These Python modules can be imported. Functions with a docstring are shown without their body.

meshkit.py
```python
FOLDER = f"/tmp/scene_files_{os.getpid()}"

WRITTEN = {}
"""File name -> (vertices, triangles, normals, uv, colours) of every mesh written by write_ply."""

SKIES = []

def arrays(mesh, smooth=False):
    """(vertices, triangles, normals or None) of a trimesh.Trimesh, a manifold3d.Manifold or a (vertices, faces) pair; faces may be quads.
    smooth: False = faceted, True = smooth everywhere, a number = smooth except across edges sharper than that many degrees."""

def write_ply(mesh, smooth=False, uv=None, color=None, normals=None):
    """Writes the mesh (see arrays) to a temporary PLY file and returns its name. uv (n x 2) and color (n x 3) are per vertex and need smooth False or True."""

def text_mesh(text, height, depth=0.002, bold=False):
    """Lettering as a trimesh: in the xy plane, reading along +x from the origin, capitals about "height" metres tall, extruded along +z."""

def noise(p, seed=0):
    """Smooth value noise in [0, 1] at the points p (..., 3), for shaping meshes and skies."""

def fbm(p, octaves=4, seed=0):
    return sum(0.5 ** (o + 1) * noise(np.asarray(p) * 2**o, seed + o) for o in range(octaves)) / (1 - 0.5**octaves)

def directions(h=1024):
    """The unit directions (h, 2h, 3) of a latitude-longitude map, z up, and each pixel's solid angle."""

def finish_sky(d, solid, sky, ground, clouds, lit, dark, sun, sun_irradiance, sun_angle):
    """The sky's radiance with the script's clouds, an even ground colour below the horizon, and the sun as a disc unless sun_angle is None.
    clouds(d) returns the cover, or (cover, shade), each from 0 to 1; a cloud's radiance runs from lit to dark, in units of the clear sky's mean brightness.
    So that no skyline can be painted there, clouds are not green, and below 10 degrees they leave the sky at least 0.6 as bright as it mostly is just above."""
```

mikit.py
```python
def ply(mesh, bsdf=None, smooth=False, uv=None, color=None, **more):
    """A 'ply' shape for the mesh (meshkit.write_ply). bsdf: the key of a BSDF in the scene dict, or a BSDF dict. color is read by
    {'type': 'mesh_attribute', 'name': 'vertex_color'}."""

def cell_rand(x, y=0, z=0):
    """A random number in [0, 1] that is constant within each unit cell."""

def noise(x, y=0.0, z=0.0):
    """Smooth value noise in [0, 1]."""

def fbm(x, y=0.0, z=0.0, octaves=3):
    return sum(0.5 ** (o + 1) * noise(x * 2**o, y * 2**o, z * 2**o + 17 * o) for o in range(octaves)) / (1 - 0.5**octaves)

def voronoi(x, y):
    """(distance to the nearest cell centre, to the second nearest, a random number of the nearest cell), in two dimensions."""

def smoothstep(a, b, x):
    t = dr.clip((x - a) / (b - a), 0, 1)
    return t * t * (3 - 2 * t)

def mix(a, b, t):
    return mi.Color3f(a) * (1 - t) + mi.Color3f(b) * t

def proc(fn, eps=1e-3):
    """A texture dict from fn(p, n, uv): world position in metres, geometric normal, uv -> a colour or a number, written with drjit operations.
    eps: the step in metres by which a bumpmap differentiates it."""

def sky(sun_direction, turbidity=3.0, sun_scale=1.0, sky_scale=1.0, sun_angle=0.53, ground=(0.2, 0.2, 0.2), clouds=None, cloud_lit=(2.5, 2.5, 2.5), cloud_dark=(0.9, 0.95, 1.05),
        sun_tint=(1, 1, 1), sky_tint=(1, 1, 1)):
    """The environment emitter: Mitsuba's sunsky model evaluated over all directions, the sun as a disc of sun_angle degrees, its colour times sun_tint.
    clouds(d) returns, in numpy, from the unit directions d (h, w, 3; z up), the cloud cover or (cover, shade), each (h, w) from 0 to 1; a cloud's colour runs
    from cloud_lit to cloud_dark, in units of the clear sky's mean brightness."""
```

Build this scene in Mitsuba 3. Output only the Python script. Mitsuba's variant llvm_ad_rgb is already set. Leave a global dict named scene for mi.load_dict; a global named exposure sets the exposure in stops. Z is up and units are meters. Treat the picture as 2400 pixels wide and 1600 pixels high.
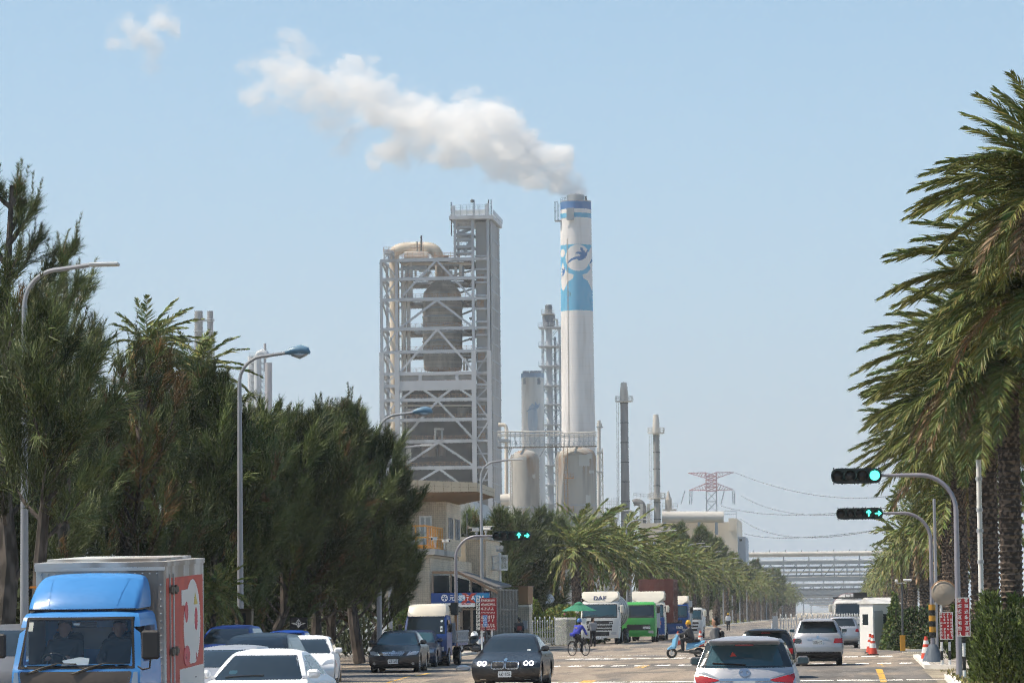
import math, random
import numpy as np
import trimesh, manifold3d as m3, shapely
import shapely.geometry as sg
import shapely.affinity as sa
from scipy.interpolate import PchipInterpolator
import drjit as dr
import mitsuba as mi
import mikit, meshkit
from mikit import noise, fbm, smoothstep, mix, cell_rand

rnd = random.Random(7)
T = mi.ScalarTransform4f
scene, labels, place = {'type': 'scene'}, {}, {}
exposure = 1.95

# ---------------------------------------------------------------- camera (world: +y runs along the road, z up, metres)
F_PX, YAW, PITCH, ROLL, EYE = 8000.0, math.radians(5.64), math.atan(639 / 8000.0), math.radians(0.6), np.array([0, 0, 2.0])
_f = np.array([-math.sin(YAW) * math.cos(PITCH), math.cos(YAW) * math.cos(PITCH), math.sin(PITCH)])
_r0 = np.array([math.cos(YAW), math.sin(YAW), 0.0])
_u0 = np.cross(_r0, _f)
_up = math.cos(ROLL) * _u0 + math.sin(ROLL) * _r0
_rt = math.cos(ROLL) * _r0 - math.sin(ROLL) * _u0
scene['camera'] = {'type': 'perspective', 'fov': 2 * math.degrees(math.atan(1200 / F_PX)), 'fov_axis': 'x', 'near_clip': 1.0, 'far_clip': 9000.0,
                   'to_world': T().look_at(origin=EYE.tolist(), target=(EYE + _f).tolist(), up=_up.tolist()),
                   'medium': {'type': 'ref', 'id': 'air'}}
SUN = np.array([-0.552, -0.085, 0.830])
VEIL = (0.976, 1.19, 1.487)
def _veil(d):
    el = np.degrees(np.arcsin(np.clip(d[..., 2], 0, 1)))
    return .95 * np.exp(-(el / 6.0) ** 1.4)
scene['sky'] = mikit.sky(SUN.tolist(), turbidity=3.0, sky_tint=(1.22, 1.22, 1.06), clouds=_veil, cloud_lit=VEIL, sun_tint=(.95, 1.0, 1.08), ground=(0.22, 0.21, 0.19))

def ray(px, py):
    return _f + (px - 1200) / F_PX * _rt - (py - 800) / F_PX * _up
def P(px, py, Y):
    """The point of the plane y = Y that the photograph (2400 x 1600) shows at that place."""
    d = ray(px, py)
    return EYE + d * (Y / d[1])
def G(px, py, z=0.0):
    d = ray(px, py)
    return EYE + d * ((z - 2.0) / d[2])
def mpp(Y):
    return Y / F_PX / math.cos(YAW)

# ---------------------------------------------------------------- entries
def numbered(name):
    if name not in scene and name not in place:
        return name
    k = 1
    while f'{name}_{k:03d}' in scene or f'{name}_{k:03d}' in place:
        k += 1
    return f'{name}_{k:03d}'
def frame(loc=(0, 0, 0), rz=0.0, s=1.0, rx=0.0, ry=0.0):
    t = T().translate([float(x) for x in loc]).rotate([0, 0, 1], rz).rotate([1, 0, 0], rx).rotate([0, 1, 0], ry)
    return t.scale(s) if not isinstance(s, tuple) else t.scale(list(s))
def thing(name, label, cat, M=None, group=None):
    key = numbered(name)
    place[key] = M
    labels[key] = {'label': label, 'category': cat}
    if group: labels[key]['group'] = group
    return key
class MB:
    """Collects pieces of one mesh."""
    def __init__(self): self.v, self.f, self.c, self.n = [], [], [], 0
    def add(self, v, f, col=None):
        v, f = np.asarray(v, float), np.asarray(f, int)
        if len(f) == 0: return self
        if f.shape[1] == 4: f = np.vstack([f[:, [0, 1, 2]], f[:, [0, 2, 3]]])
        self.v.append(v); self.f.append(f + self.n); self.n += len(v)
        if col is not None: self.c.append(np.broadcast_to(col, (len(v), 3)))
        return self
    def mesh(self, m, col=None): return self.add(m.vertices, m.faces, col)
    def man(self, m):
        k = m.to_mesh(); return self.add(k.vert_properties[:, :3], k.tri_verts)
    def box(self, c, s, R=None, bev=0.0):
        if bev > 0:
            x, y, z = [a / 2 for a in s]; b = min(bev, x * .9, y * .9, z * .9)
            pts = [(sx * (x - (b if k != 0 else 0)), sy * (y - (b if k != 1 else 0)), sz * (z - (b if k != 2 else 0))) for sx in (-1, 1) for sy in (-1, 1) for sz in (-1, 1) for k in range(3)]
            h = trimesh.convex.convex_hull(np.array(pts)); v, f = h.vertices, h.faces
        else:
            v = np.array([[x, y, z] for x in (-.5, .5) for y in (-.5, .5) for z in (-.5, .5)]) * np.asarray(s)
            f = BOXF
        if R is not None: v = v @ np.asarray(R).T
        return self.add(v + np.asarray(c), f)
    def box2(self, a, b): 
        a, b = np.asarray(a, float), np.asarray(b, float); return self.box((a + b) / 2, np.abs(b - a))
    def beam(self, a, b, w, h=None):
        a, b = np.asarray(a, float), np.asarray(b, float); d = b - a; L = np.linalg.norm(d); h = h or w
        y = d / L; z = np.array([0, 0, 1.0]) if abs(y[2]) < .9 else np.array([0, 1.0, 0])
        x = np.cross(y, z); x /= np.linalg.norm(x); z = np.cross(x, y)
        return self.box((a + b) / 2, (w, L, h), np.stack([x, y, z], 1))
    def tube(self, path, r, n=8, cap=True):
        p = np.asarray(path, float); r = np.broadcast_to(r, (len(p),)).astype(float)
        t = np.gradient(p, axis=0); t /= np.linalg.norm(t, axis=1, keepdims=True) + 1e-12
        a = np.zeros_like(t); up = np.array([0, 0, 1.0]) if abs(t[0, 2]) < .9 else np.array([1.0, 0, 0])
        for i in range(len(p)):
            up = up - t[i] * (up @ t[i]); up /= np.linalg.norm(up) + 1e-12; a[i] = up
        b = np.cross(t, a); g = np.arange(n) * 2 * np.pi / n
        v = p[:, None] + r[:, None, None] * (np.cos(g)[None, :, None] * a[:, None] + np.sin(g)[None, :, None] * b[:, None])
        v = v.reshape(-1, 3); i, j = np.meshgrid(np.arange(len(p) - 1), np.arange(n), indexing='ij')
        q = np.stack([i * n + j, i * n + (j + 1) % n, (i + 1) * n + (j + 1) % n, (i + 1) * n + j], -1).reshape(-1, 4)
        q = np.vstack([q[:, [0, 1, 2]], q[:, [0, 2, 3]]])
        if cap:
            k = np.arange(n); m = len(v); v = np.vstack([v, p[:1], p[-1:]])
            q = np.vstack([q, np.stack([k * 0 + m, (k + 1) % n, k], 1), np.stack([k * 0 + m + 1, k + (len(p) - 1) * n, (k + 1) % n + (len(p) - 1) * n], 1)])
        return self.add(v, q)
    def cyl(self, a, b, r0, r1=None, n=16): return self.tube([a, b], [r0, r0 if r1 is None else r1], n)
    def lathe(self, prof, c=(0, 0, 0), n=32, axis='z'):
        prof = np.asarray(prof, float); g = np.arange(n) * 2 * np.pi / n
        v = np.stack([prof[:, :1] * np.cos(g), prof[:, :1] * np.sin(g), np.repeat(prof[:, 1:2], n, 1)], -1).reshape(-1, 3)
        i, j = np.meshgrid(np.arange(len(prof) - 1), np.arange(n), indexing='ij')
        q = np.stack([i * n + j, i * n + (j + 1) % n, (i + 1) * n + (j + 1) % n, (i + 1) * n + j], -1).reshape(-1, 4)
        if axis == 'x': v = v[:, [2, 0, 1]]
        if axis == 'y': v = v[:, [1, 2, 0]]
        return self.add(v + np.asarray(c), q)
    def prism(self, poly, depth, R=None, c=(0, 0, 0)):
        """A polygon in (x, z) extruded along +y from y = 0."""
        for g in getattr(poly, 'geoms', [poly]):
            if g.is_empty or g.area < 1e-7: continue
            m = trimesh.creation.extrude_polygon(g, depth, engine='earcut'); v = m.vertices[:, [0, 2, 1]]; f = m.faces[:, ::-1]
            if R is not None: v = v @ np.asarray(R).T
            self.add(v + np.asarray(c), f)
        return self
    def get(self): return trimesh.Trimesh(np.vstack(self.v), np.vstack(self.f), process=False)
    def col(self): return np.vstack(self.c) if self.c else None
BOXF = np.array([[0, 1, 3], [0, 3, 2], [4, 6, 7], [4, 7, 5], [0, 4, 5], [0, 5, 1], [2, 3, 7], [2, 7, 6], [0, 2, 6], [0, 6, 4], [1, 5, 7], [1, 7, 3]])
def entry(m, mat, smooth=False):
    if isinstance(m, MB):
        c = m.col()
        return mikit.ply((np.vstack(m.v), np.vstack(m.f)), mat, smooth=smooth, color=c) if c is not None else mikit.ply(m.get(), mat, smooth=smooth)
    return mikit.ply(m, mat, smooth=smooth)
def part(parent, name, m, mat, smooth=False, label=None, kind=None, emit=None):
    """One child entry of a thing (or of a part)."""
    key = numbered(f'{parent}__{name}')
    d = dict(m) if isinstance(m, dict) else entry(m, mat, smooth)
    root = parent.split('__')[0]
    if place.get(root) is not None: d['to_world'] = place[root]
    if emit is not None: d['emitter'] = {'type': 'area', 'radiance': {'type': 'rgb', 'value': list(emit)}}
    scene[key] = d
    if label or kind: labels[key] = {**({'label': label} if label else {}), **({'kind': kind} if kind else {})}
    return key
def piece(parent, name, d, M):
    """A child that shares a ready shape dict under its own transform."""
    key = numbered(f'{parent}__{name}'); scene[key] = {**d, 'to_world': M}; return key
def obj(name, m, mat, label=None, cat=None, smooth=False, group=None, kind=None, M=None):
    key = numbered(name); d = dict(m) if isinstance(m, dict) else entry(m, mat, smooth)
    if M is not None: d['to_world'] = M
    scene[key] = d; labels[key] = {}
    for k, x in (('label', label), ('category', cat), ('group', group), ('kind', kind)):
        if x: labels[key][k] = x
    place[key] = M
    return key
def dup(src, M, label=None, group=None):
    name = src.rsplit('_', 1)[0] if src[-3:].isdigit() else src
    key = thing(name, label or labels[src]['label'], labels[src]['category'], M, group or labels[src].get('group'))
    for k in [k for k in scene if k.startswith(src + '__')]:
        scene[key + k[len(src):]] = {**scene[k], 'to_world': M}
        if k in labels: labels[key + k[len(src):]] = dict(labels[k])
    return key

# ---------------------------------------------------------------- materials
def rgb(c): return {'type': 'rgb', 'value': [float(x) for x in c]}
def mat(name, c, rough=0.6, metal=0.0, spec=0.5, coat=0.0, two=True, **more):
    b = {'type': 'principled', 'base_color': c if isinstance(c, dict) else rgb(c), 'roughness': rough, 'metallic': metal, 'specular': spec, **more}
    if coat: b.update(clearcoat=coat, clearcoat_gloss=0.95)
    scene[name] = {'type': 'twosided', 'bsdf': b} if two else b
    return name
def vc(): return {'type': 'mesh_attribute', 'name': 'vertex_color'}
def stained(base, dark, s=1.0, zs=0.15, amt=0.6, lo=0.45, hi=0.75):
    """Weathered colour: streaks run down, so the noise is stretched along z."""
    def fn(p, n, uv):
        a = fbm((p.x + 0.7 * p.y) * s, p.z * s * zs, (p.y - .6 * p.x) * s, 3); b = fbm(p.x * .13 * s, p.y * .13 * s, p.z * .16 * s, 2)
        return mix(base, dark, amt * smoothstep(lo, hi, 0.55 * a + 0.45 * b))
    return mikit.proc(fn)
mat('m_white_steel', (0.50, 0.53, 0.56), .5)
mat('m_grey_steel', (0.30, 0.33, 0.36), .5)
mat('m_dark_steel', (0.08, 0.085, 0.09), .5)
mat('m_galv', (0.42, 0.44, 0.46), .42, .35)
mat('m_rail_orange', (0.38, 0.20, 0.10), .7)
mat('m_cream', (0.62, 0.57, 0.48), .6)
mat('m_black', (0.012, 0.012, 0.013), .45)
mat('m_rubber', (0.018, 0.018, 0.018), .85)
mat('m_chrome', (0.75, 0.76, 0.78), .12, 1.0)
mat('m_glass', (0.016, 0.024, 0.03), .04, 0, .9)
mat('m_glass_sky', (0.03, 0.075, 0.095), .05, 0, .9)
mat('m_white', (0.74, 0.74, 0.72), .45)
mat('m_offwhite', (0.66, 0.62, 0.52), .5)
mat('m_red', (0.42, 0.025, 0.03), .5)
mat('m_blue_sign', (0.02, 0.06, 0.22), .4)
mat('m_plate', (0.7, 0.73, 0.74), .5)
mat('m_dark_green', (0.02, 0.06, 0.045), .5)
mat('m_concrete', stained((0.40, 0.39, 0.36), (0.17, 0.155, 0.14), .8, .2, .8), .85)
# ---------------------------------------------------------------- ground, road, markings
def _asphalt(p, n, uv):
    a = fbm(p.x * 1.1, p.y * 0.12, 0.0, 3); b = fbm(p.x * .11, p.y * .05, 3.0, 3); c = noise(p.x * 9, p.y * 3, 1.0)
    base = mix((0.125, 0.118, 0.112), (0.25, 0.205, 0.16), smoothstep(.36, .6, .62 * b + .38 * a))
    px_, py_ = p.x / 3.3, p.y / 9.0; r1 = cell_rand(px_, py_, 5.0)                      # repair patches
    base = mix(base, (0.115, 0.11, 0.105), .75 * dr.select(r1 > .8, 1.0, 0.0))
    lane = dr.abs(p.x / 3.3 - dr.round(p.x / 3.3)) * 3.3                                  # wheel tracks
    base = base * (1 - .22 * (1 - smoothstep(.15, .5, dr.abs(lane - .78))) * noise(p.x * .5, p.y * .03, 9.0))
    s = smoothstep(.57, .68, fbm(p.x * .9, p.y * .25, 21.0, 3)); base = mix(base, (0.07, 0.065, 0.06), .5 * s)
    return mi.Color3f(base) * (0.82 + 0.36 * c)
def _soil(p, n, uv):
    a = fbm(p.x * .5, p.y * .2, 0.0, 3); b = noise(p.x * 5, p.y * 2, 0.0)
    return mix((0.16, 0.14, 0.11), (0.27, 0.23, 0.17), smoothstep(.35, .65, a)) * (0.85 + .3 * b)
def _grass(p, n, uv):
    a = fbm(p.x * .7, p.y * .3, 0.0, 3); b = noise(p.x * 12, p.y * 6, 0.0)
    return mix((0.21, 0.155, 0.07), (0.10, 0.115, 0.035), smoothstep(.42, .62, a)) * (0.8 + .4 * b)
def _pave(p, n, uv):
    gx, gy = p.x / .4, p.y / .4
    e = dr.minimum(dr.abs(gx - dr.round(gx)), dr.abs(gy - dr.round(gy)))
    return mix((0.13, 0.12, 0.11), (0.33, 0.30, 0.27), smoothstep(.01, .05, e)) * (0.8 + .3 * cell_rand(gx, gy) ) * (.85 + .3 * fbm(p.x * .4, p.y * .2, 0., 2))
def _paint(c):
    def fn(p, n, uv):
        w = fbm(p.x * 3.0, p.y * .8, 2.0, 3)
        return mix(c, (0.2, 0.18, 0.15), .75 * smoothstep(.5, .72, w))
    return fn
mat('m_asphalt', mikit.proc(_asphalt), .8)
mat('m_soil', mikit.proc(_soil), .95)
mat('m_dry_grass', mikit.proc(_grass), .95)
mat('m_paving', mikit.proc(_pave), .85)
mat('m_line_white', mikit.proc(_paint((0.72, 0.70, 0.66))), .6)
mat('m_line_yellow', mikit.proc(_paint((0.62, 0.34, 0.05))), .6)
mat('m_kerb', stained((0.62, 0.60, 0.56), (0.28, 0.25, 0.22), 1.5, 1.0, .7), .8)
def sheet(x0, y0, x1, y1, z, nx=1, ny=1):
    gx, gy = np.linspace(x0, x1, nx + 1), np.linspace(y0, y1, ny + 1); X, Y = np.meshgrid(gx, gy, indexing='ij')
    v = np.stack([X.ravel(), Y.ravel(), np.full(X.size, z)], 1); i, j = np.meshgrid(np.arange(nx), np.arange(ny), indexing='ij'); k = ny + 1
    return v, np.stack([i * k + j, (i + 1) * k + j, (i + 1) * k + j + 1, i * k + j + 1], -1).reshape(-1, 4)
obj('ground', MB().add(*sheet(-1500, -30, 1500, 4200, 0.0, 12, 20)), 'm_soil', 'sandy ground around the road and the plant', kind='structure')
XL, XR = -18.6, 2.3
rd = MB().add(*sheet(XL, -20, XR, 2600, 0.004, 2, 60))
obj('road', rd, 'm_asphalt', 'dusty sunlit avenue leading into the plant', kind='structure')
cr = MB().add(*sheet(-150, 112, XL, 166, 0.004, 6, 4)); cr.add(*sheet(XR, 118, 160, 152, 0.004, 6, 4))
obj('side_street', cr, 'm_asphalt', 'side street crossing the avenue in front of the plant gate', kind='structure')
def flat(name, rects, mt, label, z=0.008):
    t = numbered(name); place[t] = None; labels[t] = {'label': label, 'kind': 'structure'}
    for q in rects:
        m = MB().add(np.array([[x, y, z] for x, y in q]), [[0, 1, 2, 3]])
        part(t, 'painted_bar', m, mt)
def bars(y, d, x0, x1, w, g):
    out = []; x = x0
    while x < x1:
        out.append([(x, y), (x + w, y), (x + w, y + d), (x, y + d)]); x += w + g
    return out
flat('crosswalk', bars(149.5, 3.4, -12.6, 1.6, 0.62, 0.14), 'm_line_white', 'far zebra crossing in front of the plant gate')
flat('crosswalk', bars(129.5, 2.6, -13.4, 1.8, 0.52, 0.32), 'm_line_white', 'middle zebra crossing across the junction')
flat('stop_line', bars(99.0, 1.3, -12.5, 1.8, 1.9, 0.10), 'm_line_white', 'worn white stop line nearest the camera')
flat('stop_line', bars(161.0, .5, -15.0, -8.2, 3.2, 0.02), 'm_line_white', 'white stop line before the far crossing')
def q4(*pts): return [tuple(G(px, py)[:2]) for px, py in pts]
flat('yellow_marking', [q4((1484, 1564), (1496, 1564), (1520, 1557), (1508, 1557)), q4((1500, 1564), (1508, 1564), (1526, 1557), (1518, 1557))], 'm_line_yellow', 'pair of yellow centre dashes in the middle of the junction')
flat('yellow_marking', [q4((1352, 1601), (1385, 1601), (1398, 1594), (1368, 1594))], 'm_line_yellow', 'yellow centre dash at the lower edge near the silver hatchback')
flat('yellow_marking', [q4((2064, 1598), (2079, 1598), (2068, 1567), (2052, 1567)), q4((2068, 1561), (2074, 1561), (2066, 1555), (2062, 1555))], 'm_line_yellow', 'short yellow lane line left of the white kerb')
flat('yellow_marking', [q4((905, 1599), (912, 1599), (965, 1584), (957, 1584)), q4((966, 1584), (976, 1584), (1010, 1577), (1000, 1577))], 'm_line_yellow', 'slanted yellow line in front of the parked black sedan')
# kerbs and raised islands
def island(name, poly, h, top, label):
    k = numbered(name); place[k] = None; labels[k] = {'label': label, 'kind': 'structure'}
    P0 = sg.Polygon(poly); inner = P0.buffer(-.22, join_style=2)
    ring = P0.difference(inner)
    m = MB()
    for g in getattr(ring, 'geoms', [ring]):
        e = trimesh.creation.extrude_polygon(g, h, engine='earcut'); m.mesh(e)
    part(k, 'kerb', m, 'm_kerb')
    m = MB()
    for g in getattr(inner, 'geoms', [inner]):
        e = trimesh.creation.extrude_polygon(g, h - .02, engine='earcut'); m.mesh(e)
    part(k, 'top_surface', m, top)
    return k
island('median_verge', [(2.3, 60), (5.6, 60), (30, 64), (30, 108), (8, 108), (4.4, 104), (2.6, 100)], .16, 'm_dry_grass', 'dry grass verge with white kerb under the palms')
island('traffic_island', [(2.4, 118), (4.0, 116.5), (40, 120), (40, 150), (5, 150), (2.5, 146)], .14, 'm_paving', 'paved corner island carrying the red signs')
island('median_verge', [(2.3, 166), (30, 166), (30, 900), (2.3, 900)], .14, 'm_dry_grass', 'long grass verge beyond the gate')
island('pavement', [(-60, 40), (-19.0, 40), (-19.0, 104), (-19.6, 107), (-24, 111), (-60, 112)], .14, 'm_soil', 'dusty pavement under the dark trees')
island('pavement', [(-60, 166), (-19.2, 166), (-19.2, 262), (-60, 262)], .13, 'm_paving', 'pavement in front of the bank building and sliding gate')
island('pavement', [(-60, 264), (-20.0, 264), (-20.0, 1000), (-60, 1000)], .13, 'm_dry_grass', 'grassy strip under the long palm row')
# ---------------------------------------------------------------- the plant, about a kilometre away
mat('m_tower_paint', stained((0.44, 0.455, 0.48), (0.24, 0.235, 0.235), .25, .3, .8), .55); mat('m_side_wall', stained((0.29, 0.30, 0.31), (0.20, 0.195, 0.19), .3, .12, .8), .8)
mat('m_tower_shaft', stained((0.30, 0.30, 0.295), (0.17, 0.165, 0.16), .3, .12, .9), .8)
def _panel(p, n, uv):
    a = fbm(p.x * .4, p.y * .4, p.z * .08, 3)
    z = p.z / 1.05; j = dr.abs(z - dr.round(z))
    return mix((0.24, 0.215, 0.19), mix((0.42, 0.385, 0.335), (0.27, 0.25, 0.225), smoothstep(.4, .7, a)), .35 + .65 * smoothstep(.03, .09, j)) * (.85 + .3 * cell_rand(z, 0, 0))
mat('m_brick_vessel', mikit.proc(_panel), .85)
mat('m_duct_cream', stained((0.66, 0.58, 0.47), (0.40, 0.31, 0.22), .4, .25, .6), .6)
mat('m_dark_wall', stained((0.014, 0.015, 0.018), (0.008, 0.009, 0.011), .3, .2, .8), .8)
mat('m_floor_rust', stained((0.13, 0.125, 0.12), (0.14, 0.09, 0.06), .6, 1., .8), .8)
mat('m_pipe_pale', stained((0.56, 0.53, 0.48), (0.33, 0.27, 0.22), .5, .3, .6), .55)
def rail(mb, a, b, h=1.15, step=1.6, t=.09):
    a, b = np.asarray(a, float), np.asarray(b, float); n = max(1, int(np.linalg.norm(b - a) / step))
    for i in range(n + 1):
        q = a + (b - a) * i / n; mb.box(q + [0, 0, h / 2], (t, t, h))
    for k in (1.0, .5): mb.beam(a + [0, 0, h * k], b + [0, 0, h * k], t)
YT = 1000.0
tw = thing('preheater_tower', 'huge white steel frame tower with caged vessels, tallest structure left of the chimney', 'tower')
def tp(px, py, y=YT): return P(px, py, y)
def tx(px): return tp(px, 1000)[0]
LV = [609, 653, 701, 770, 824, 875, 903, 936.6, 983.5, 1034, 1096, 1158, 1215]
LZ = [tp(1010, y)[2] for y in LV]; ZG = 0.0
XO, XM, XRm, XE, XS = tx(896), tx(932), tx(1112), tx(1148), tx(1160)
DEP = 26.0
ZT = tp(1100, 513)[2]
mat('m_tower_grey', stained((0.33, 0.36, 0.40), (0.22, 0.20, 0.185), .25, .3, .8), .55)
def pbeam(name, a, b, w, h=None, m=None):
    part(tw, name, MB().beam(a, b, w, h), m or ('m_tower_grey' if min(a[2], b[2]) >= LZ[4] - .2 else 'm_tower_paint'))
for x in (XO, XM, XRm):
    for y, w in ((YT, 1.0), (YT + DEP / 2, .9), (YT + DEP, .9)):
        top = LZ[0] if x != XRm or y != YT else ZT
        pbeam('column', (x, y, ZG), (x, y, LZ[4]), 1.35 if y == YT else w); pbeam('column', (x, y, LZ[4]), (x, y, top), w * .8)
pbeam('column', (XE, YT, ZG), (XE, YT, LZ[4]), 1.3); pbeam('column', (XE, YT, LZ[4]), (XE, YT, ZT), .8)
for i, z in enumerate(LZ):
    h = 2.9 if i == 6 else 1.0
    pbeam('beam', (XM, YT, z), (XRm, YT, z), .8, h); pbeam('beam', (XO, YT, z), (XM, YT, z), .7, .9)
    pbeam('beam', (XRm, YT, z), (XE, YT, z), .6, .7)
    pbeam('beam', (XO, YT, z), (XO, YT + DEP, z), .6, .8); pbeam('beam', (XO, YT + DEP, z), (XRm, YT + DEP, z), .6, .8)
    pbeam('beam', (XM, YT + DEP / 2, z), (XRm, YT + DEP / 2, z), .6, .8)
    fl = MB().box2((XM + .3, YT + .4, z - .25), (XRm - .3, YT + 4.4, z + .15)); fl.box2((XM + .3, YT + DEP - 9, z - .25), (XRm - .3, YT + DEP - .5, z + .15)); fl.box2((XO + .4, YT + .4, z - .2), (XM, YT + 2.4, z + .12))
    fl.box2((XM + .3, YT + 4.4, z - .25), (XM + 3.8, YT + DEP - 9, z + .15)); fl.box2((XRm - 3.4, YT + 4.4, z - .25), (XRm - .3, YT + DEP - 9, z + .15))
    part(tw, 'floor_deck', fl, 'm_floor_rust')
    r = MB(); rail(r, (XM + .6, YT + .25, z + .45), (XRm - .6, YT + .25, z + .45)); rail(r, (XM + .6, YT + DEP - .2, z + .45), (XRm - .6, YT + DEP - .2, z + .45)); 
    part(tw, 'handrail', r, 'm_rail_orange')
def brace(px0, py0, px1, py1, w=.62, y=YT - .1): pbeam('brace', tp(px0, py0, y), tp(px1, py1, y), w)
xc = 1021
brace(xc, 612, 943, 694); brace(xc + 4, 612, 1106, 698)
brace(xc + 2, 704, 938, 768); brace(xc + 4, 704, 1108, 766)
brace(xc + 3, 773, 938, 872); brace(xc + 5, 773, 1108, 866)
brace(941, 934, 977, 908); brace(985, 908, 1024, 934); brace(1028, 934, 1063, 908); brace(1073, 908, 1109, 932)
brace(1026, 939, 942, 1030); brace(1026, 939, 1111, 1029)
brace(1027, 1037, 943, 1093); brace(1029, 1037, 1112, 1092)
brace(1029, 1099, 960, 1140); brace(1031, 1099, 1112, 1158)
for i in range(len(LV) - 1):
    brace(898 + 2, LV[i] + 3, 930, LV[i + 1] - 3, .4) if i % 2 == 0 else brace(930, LV[i] + 3, 898 + 2, LV[i + 1] - 3, .4)
    if i >= 4: (brace(1116, LV[i] + 3, 1145, LV[i + 1] - 4, .38) if i % 2 else brace(1145, LV[i] + 3, 1117, LV[i + 1] - 4, .38))
    pbeam('brace', (XO, YT + 1, LZ[i]), (XO, YT + DEP - 1, LZ[i + 1]), .45); pbeam('brace', (XRm, YT + DEP, LZ[i]), (XM, YT + DEP, LZ[i + 1]), .5)
# enclosed lower storeys
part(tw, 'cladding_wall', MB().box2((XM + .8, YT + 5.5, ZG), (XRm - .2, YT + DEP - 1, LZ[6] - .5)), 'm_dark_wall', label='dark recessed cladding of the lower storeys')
part(tw, 'girder_infill', MB().box2((XM + .6, YT + .5, LZ[6] + 1.4), (XRm - .6, YT + .9, LZ[5] - .5)), 'm_tower_shaft')
for px in (985, 1071): part(tw, 'girder_post', MB().box2(tp(px - 4, 899, YT - .25), tp(px + 4, 876, YT + .3)), 'm_tower_paint')
# lift and stair shaft at the right
sh = MB().box2((XRm + .7, YT + 1.6, ZG), (XE - .6, YT + 22, ZT - .8))
part(tw, 'shaft_wall', sh, 'm_tower_shaft', label='grey lift shaft up the right side')
k = int((ZT - 20) / 3.9)
for i in range(k):
    z = 14 + i * 3.9
    part(tw, 'shaft_ledge', MB().box2((XRm + .5, YT + .6, z), (XE - .5, YT + 1.7, z + .5)), 'm_tower_paint')
    if i % 2 == 0 and z < LZ[1]:
        gx0, gx1 = XRm + 1.2, XE - 1.6; g = MB()
        for j in range(6): g.box(((gx0 + (gx1 - gx0) * j / 5), YT + 1.5, z + 1.6), (.12, .12, 2.2))
        for j in range(4): g.box(((gx0 + gx1) / 2, YT + 1.5, z + .6 + j * .7), (gx1 - gx0, .12, .12))
        part(tw, 'cage_panel', g, 'm_rail_orange')
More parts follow.
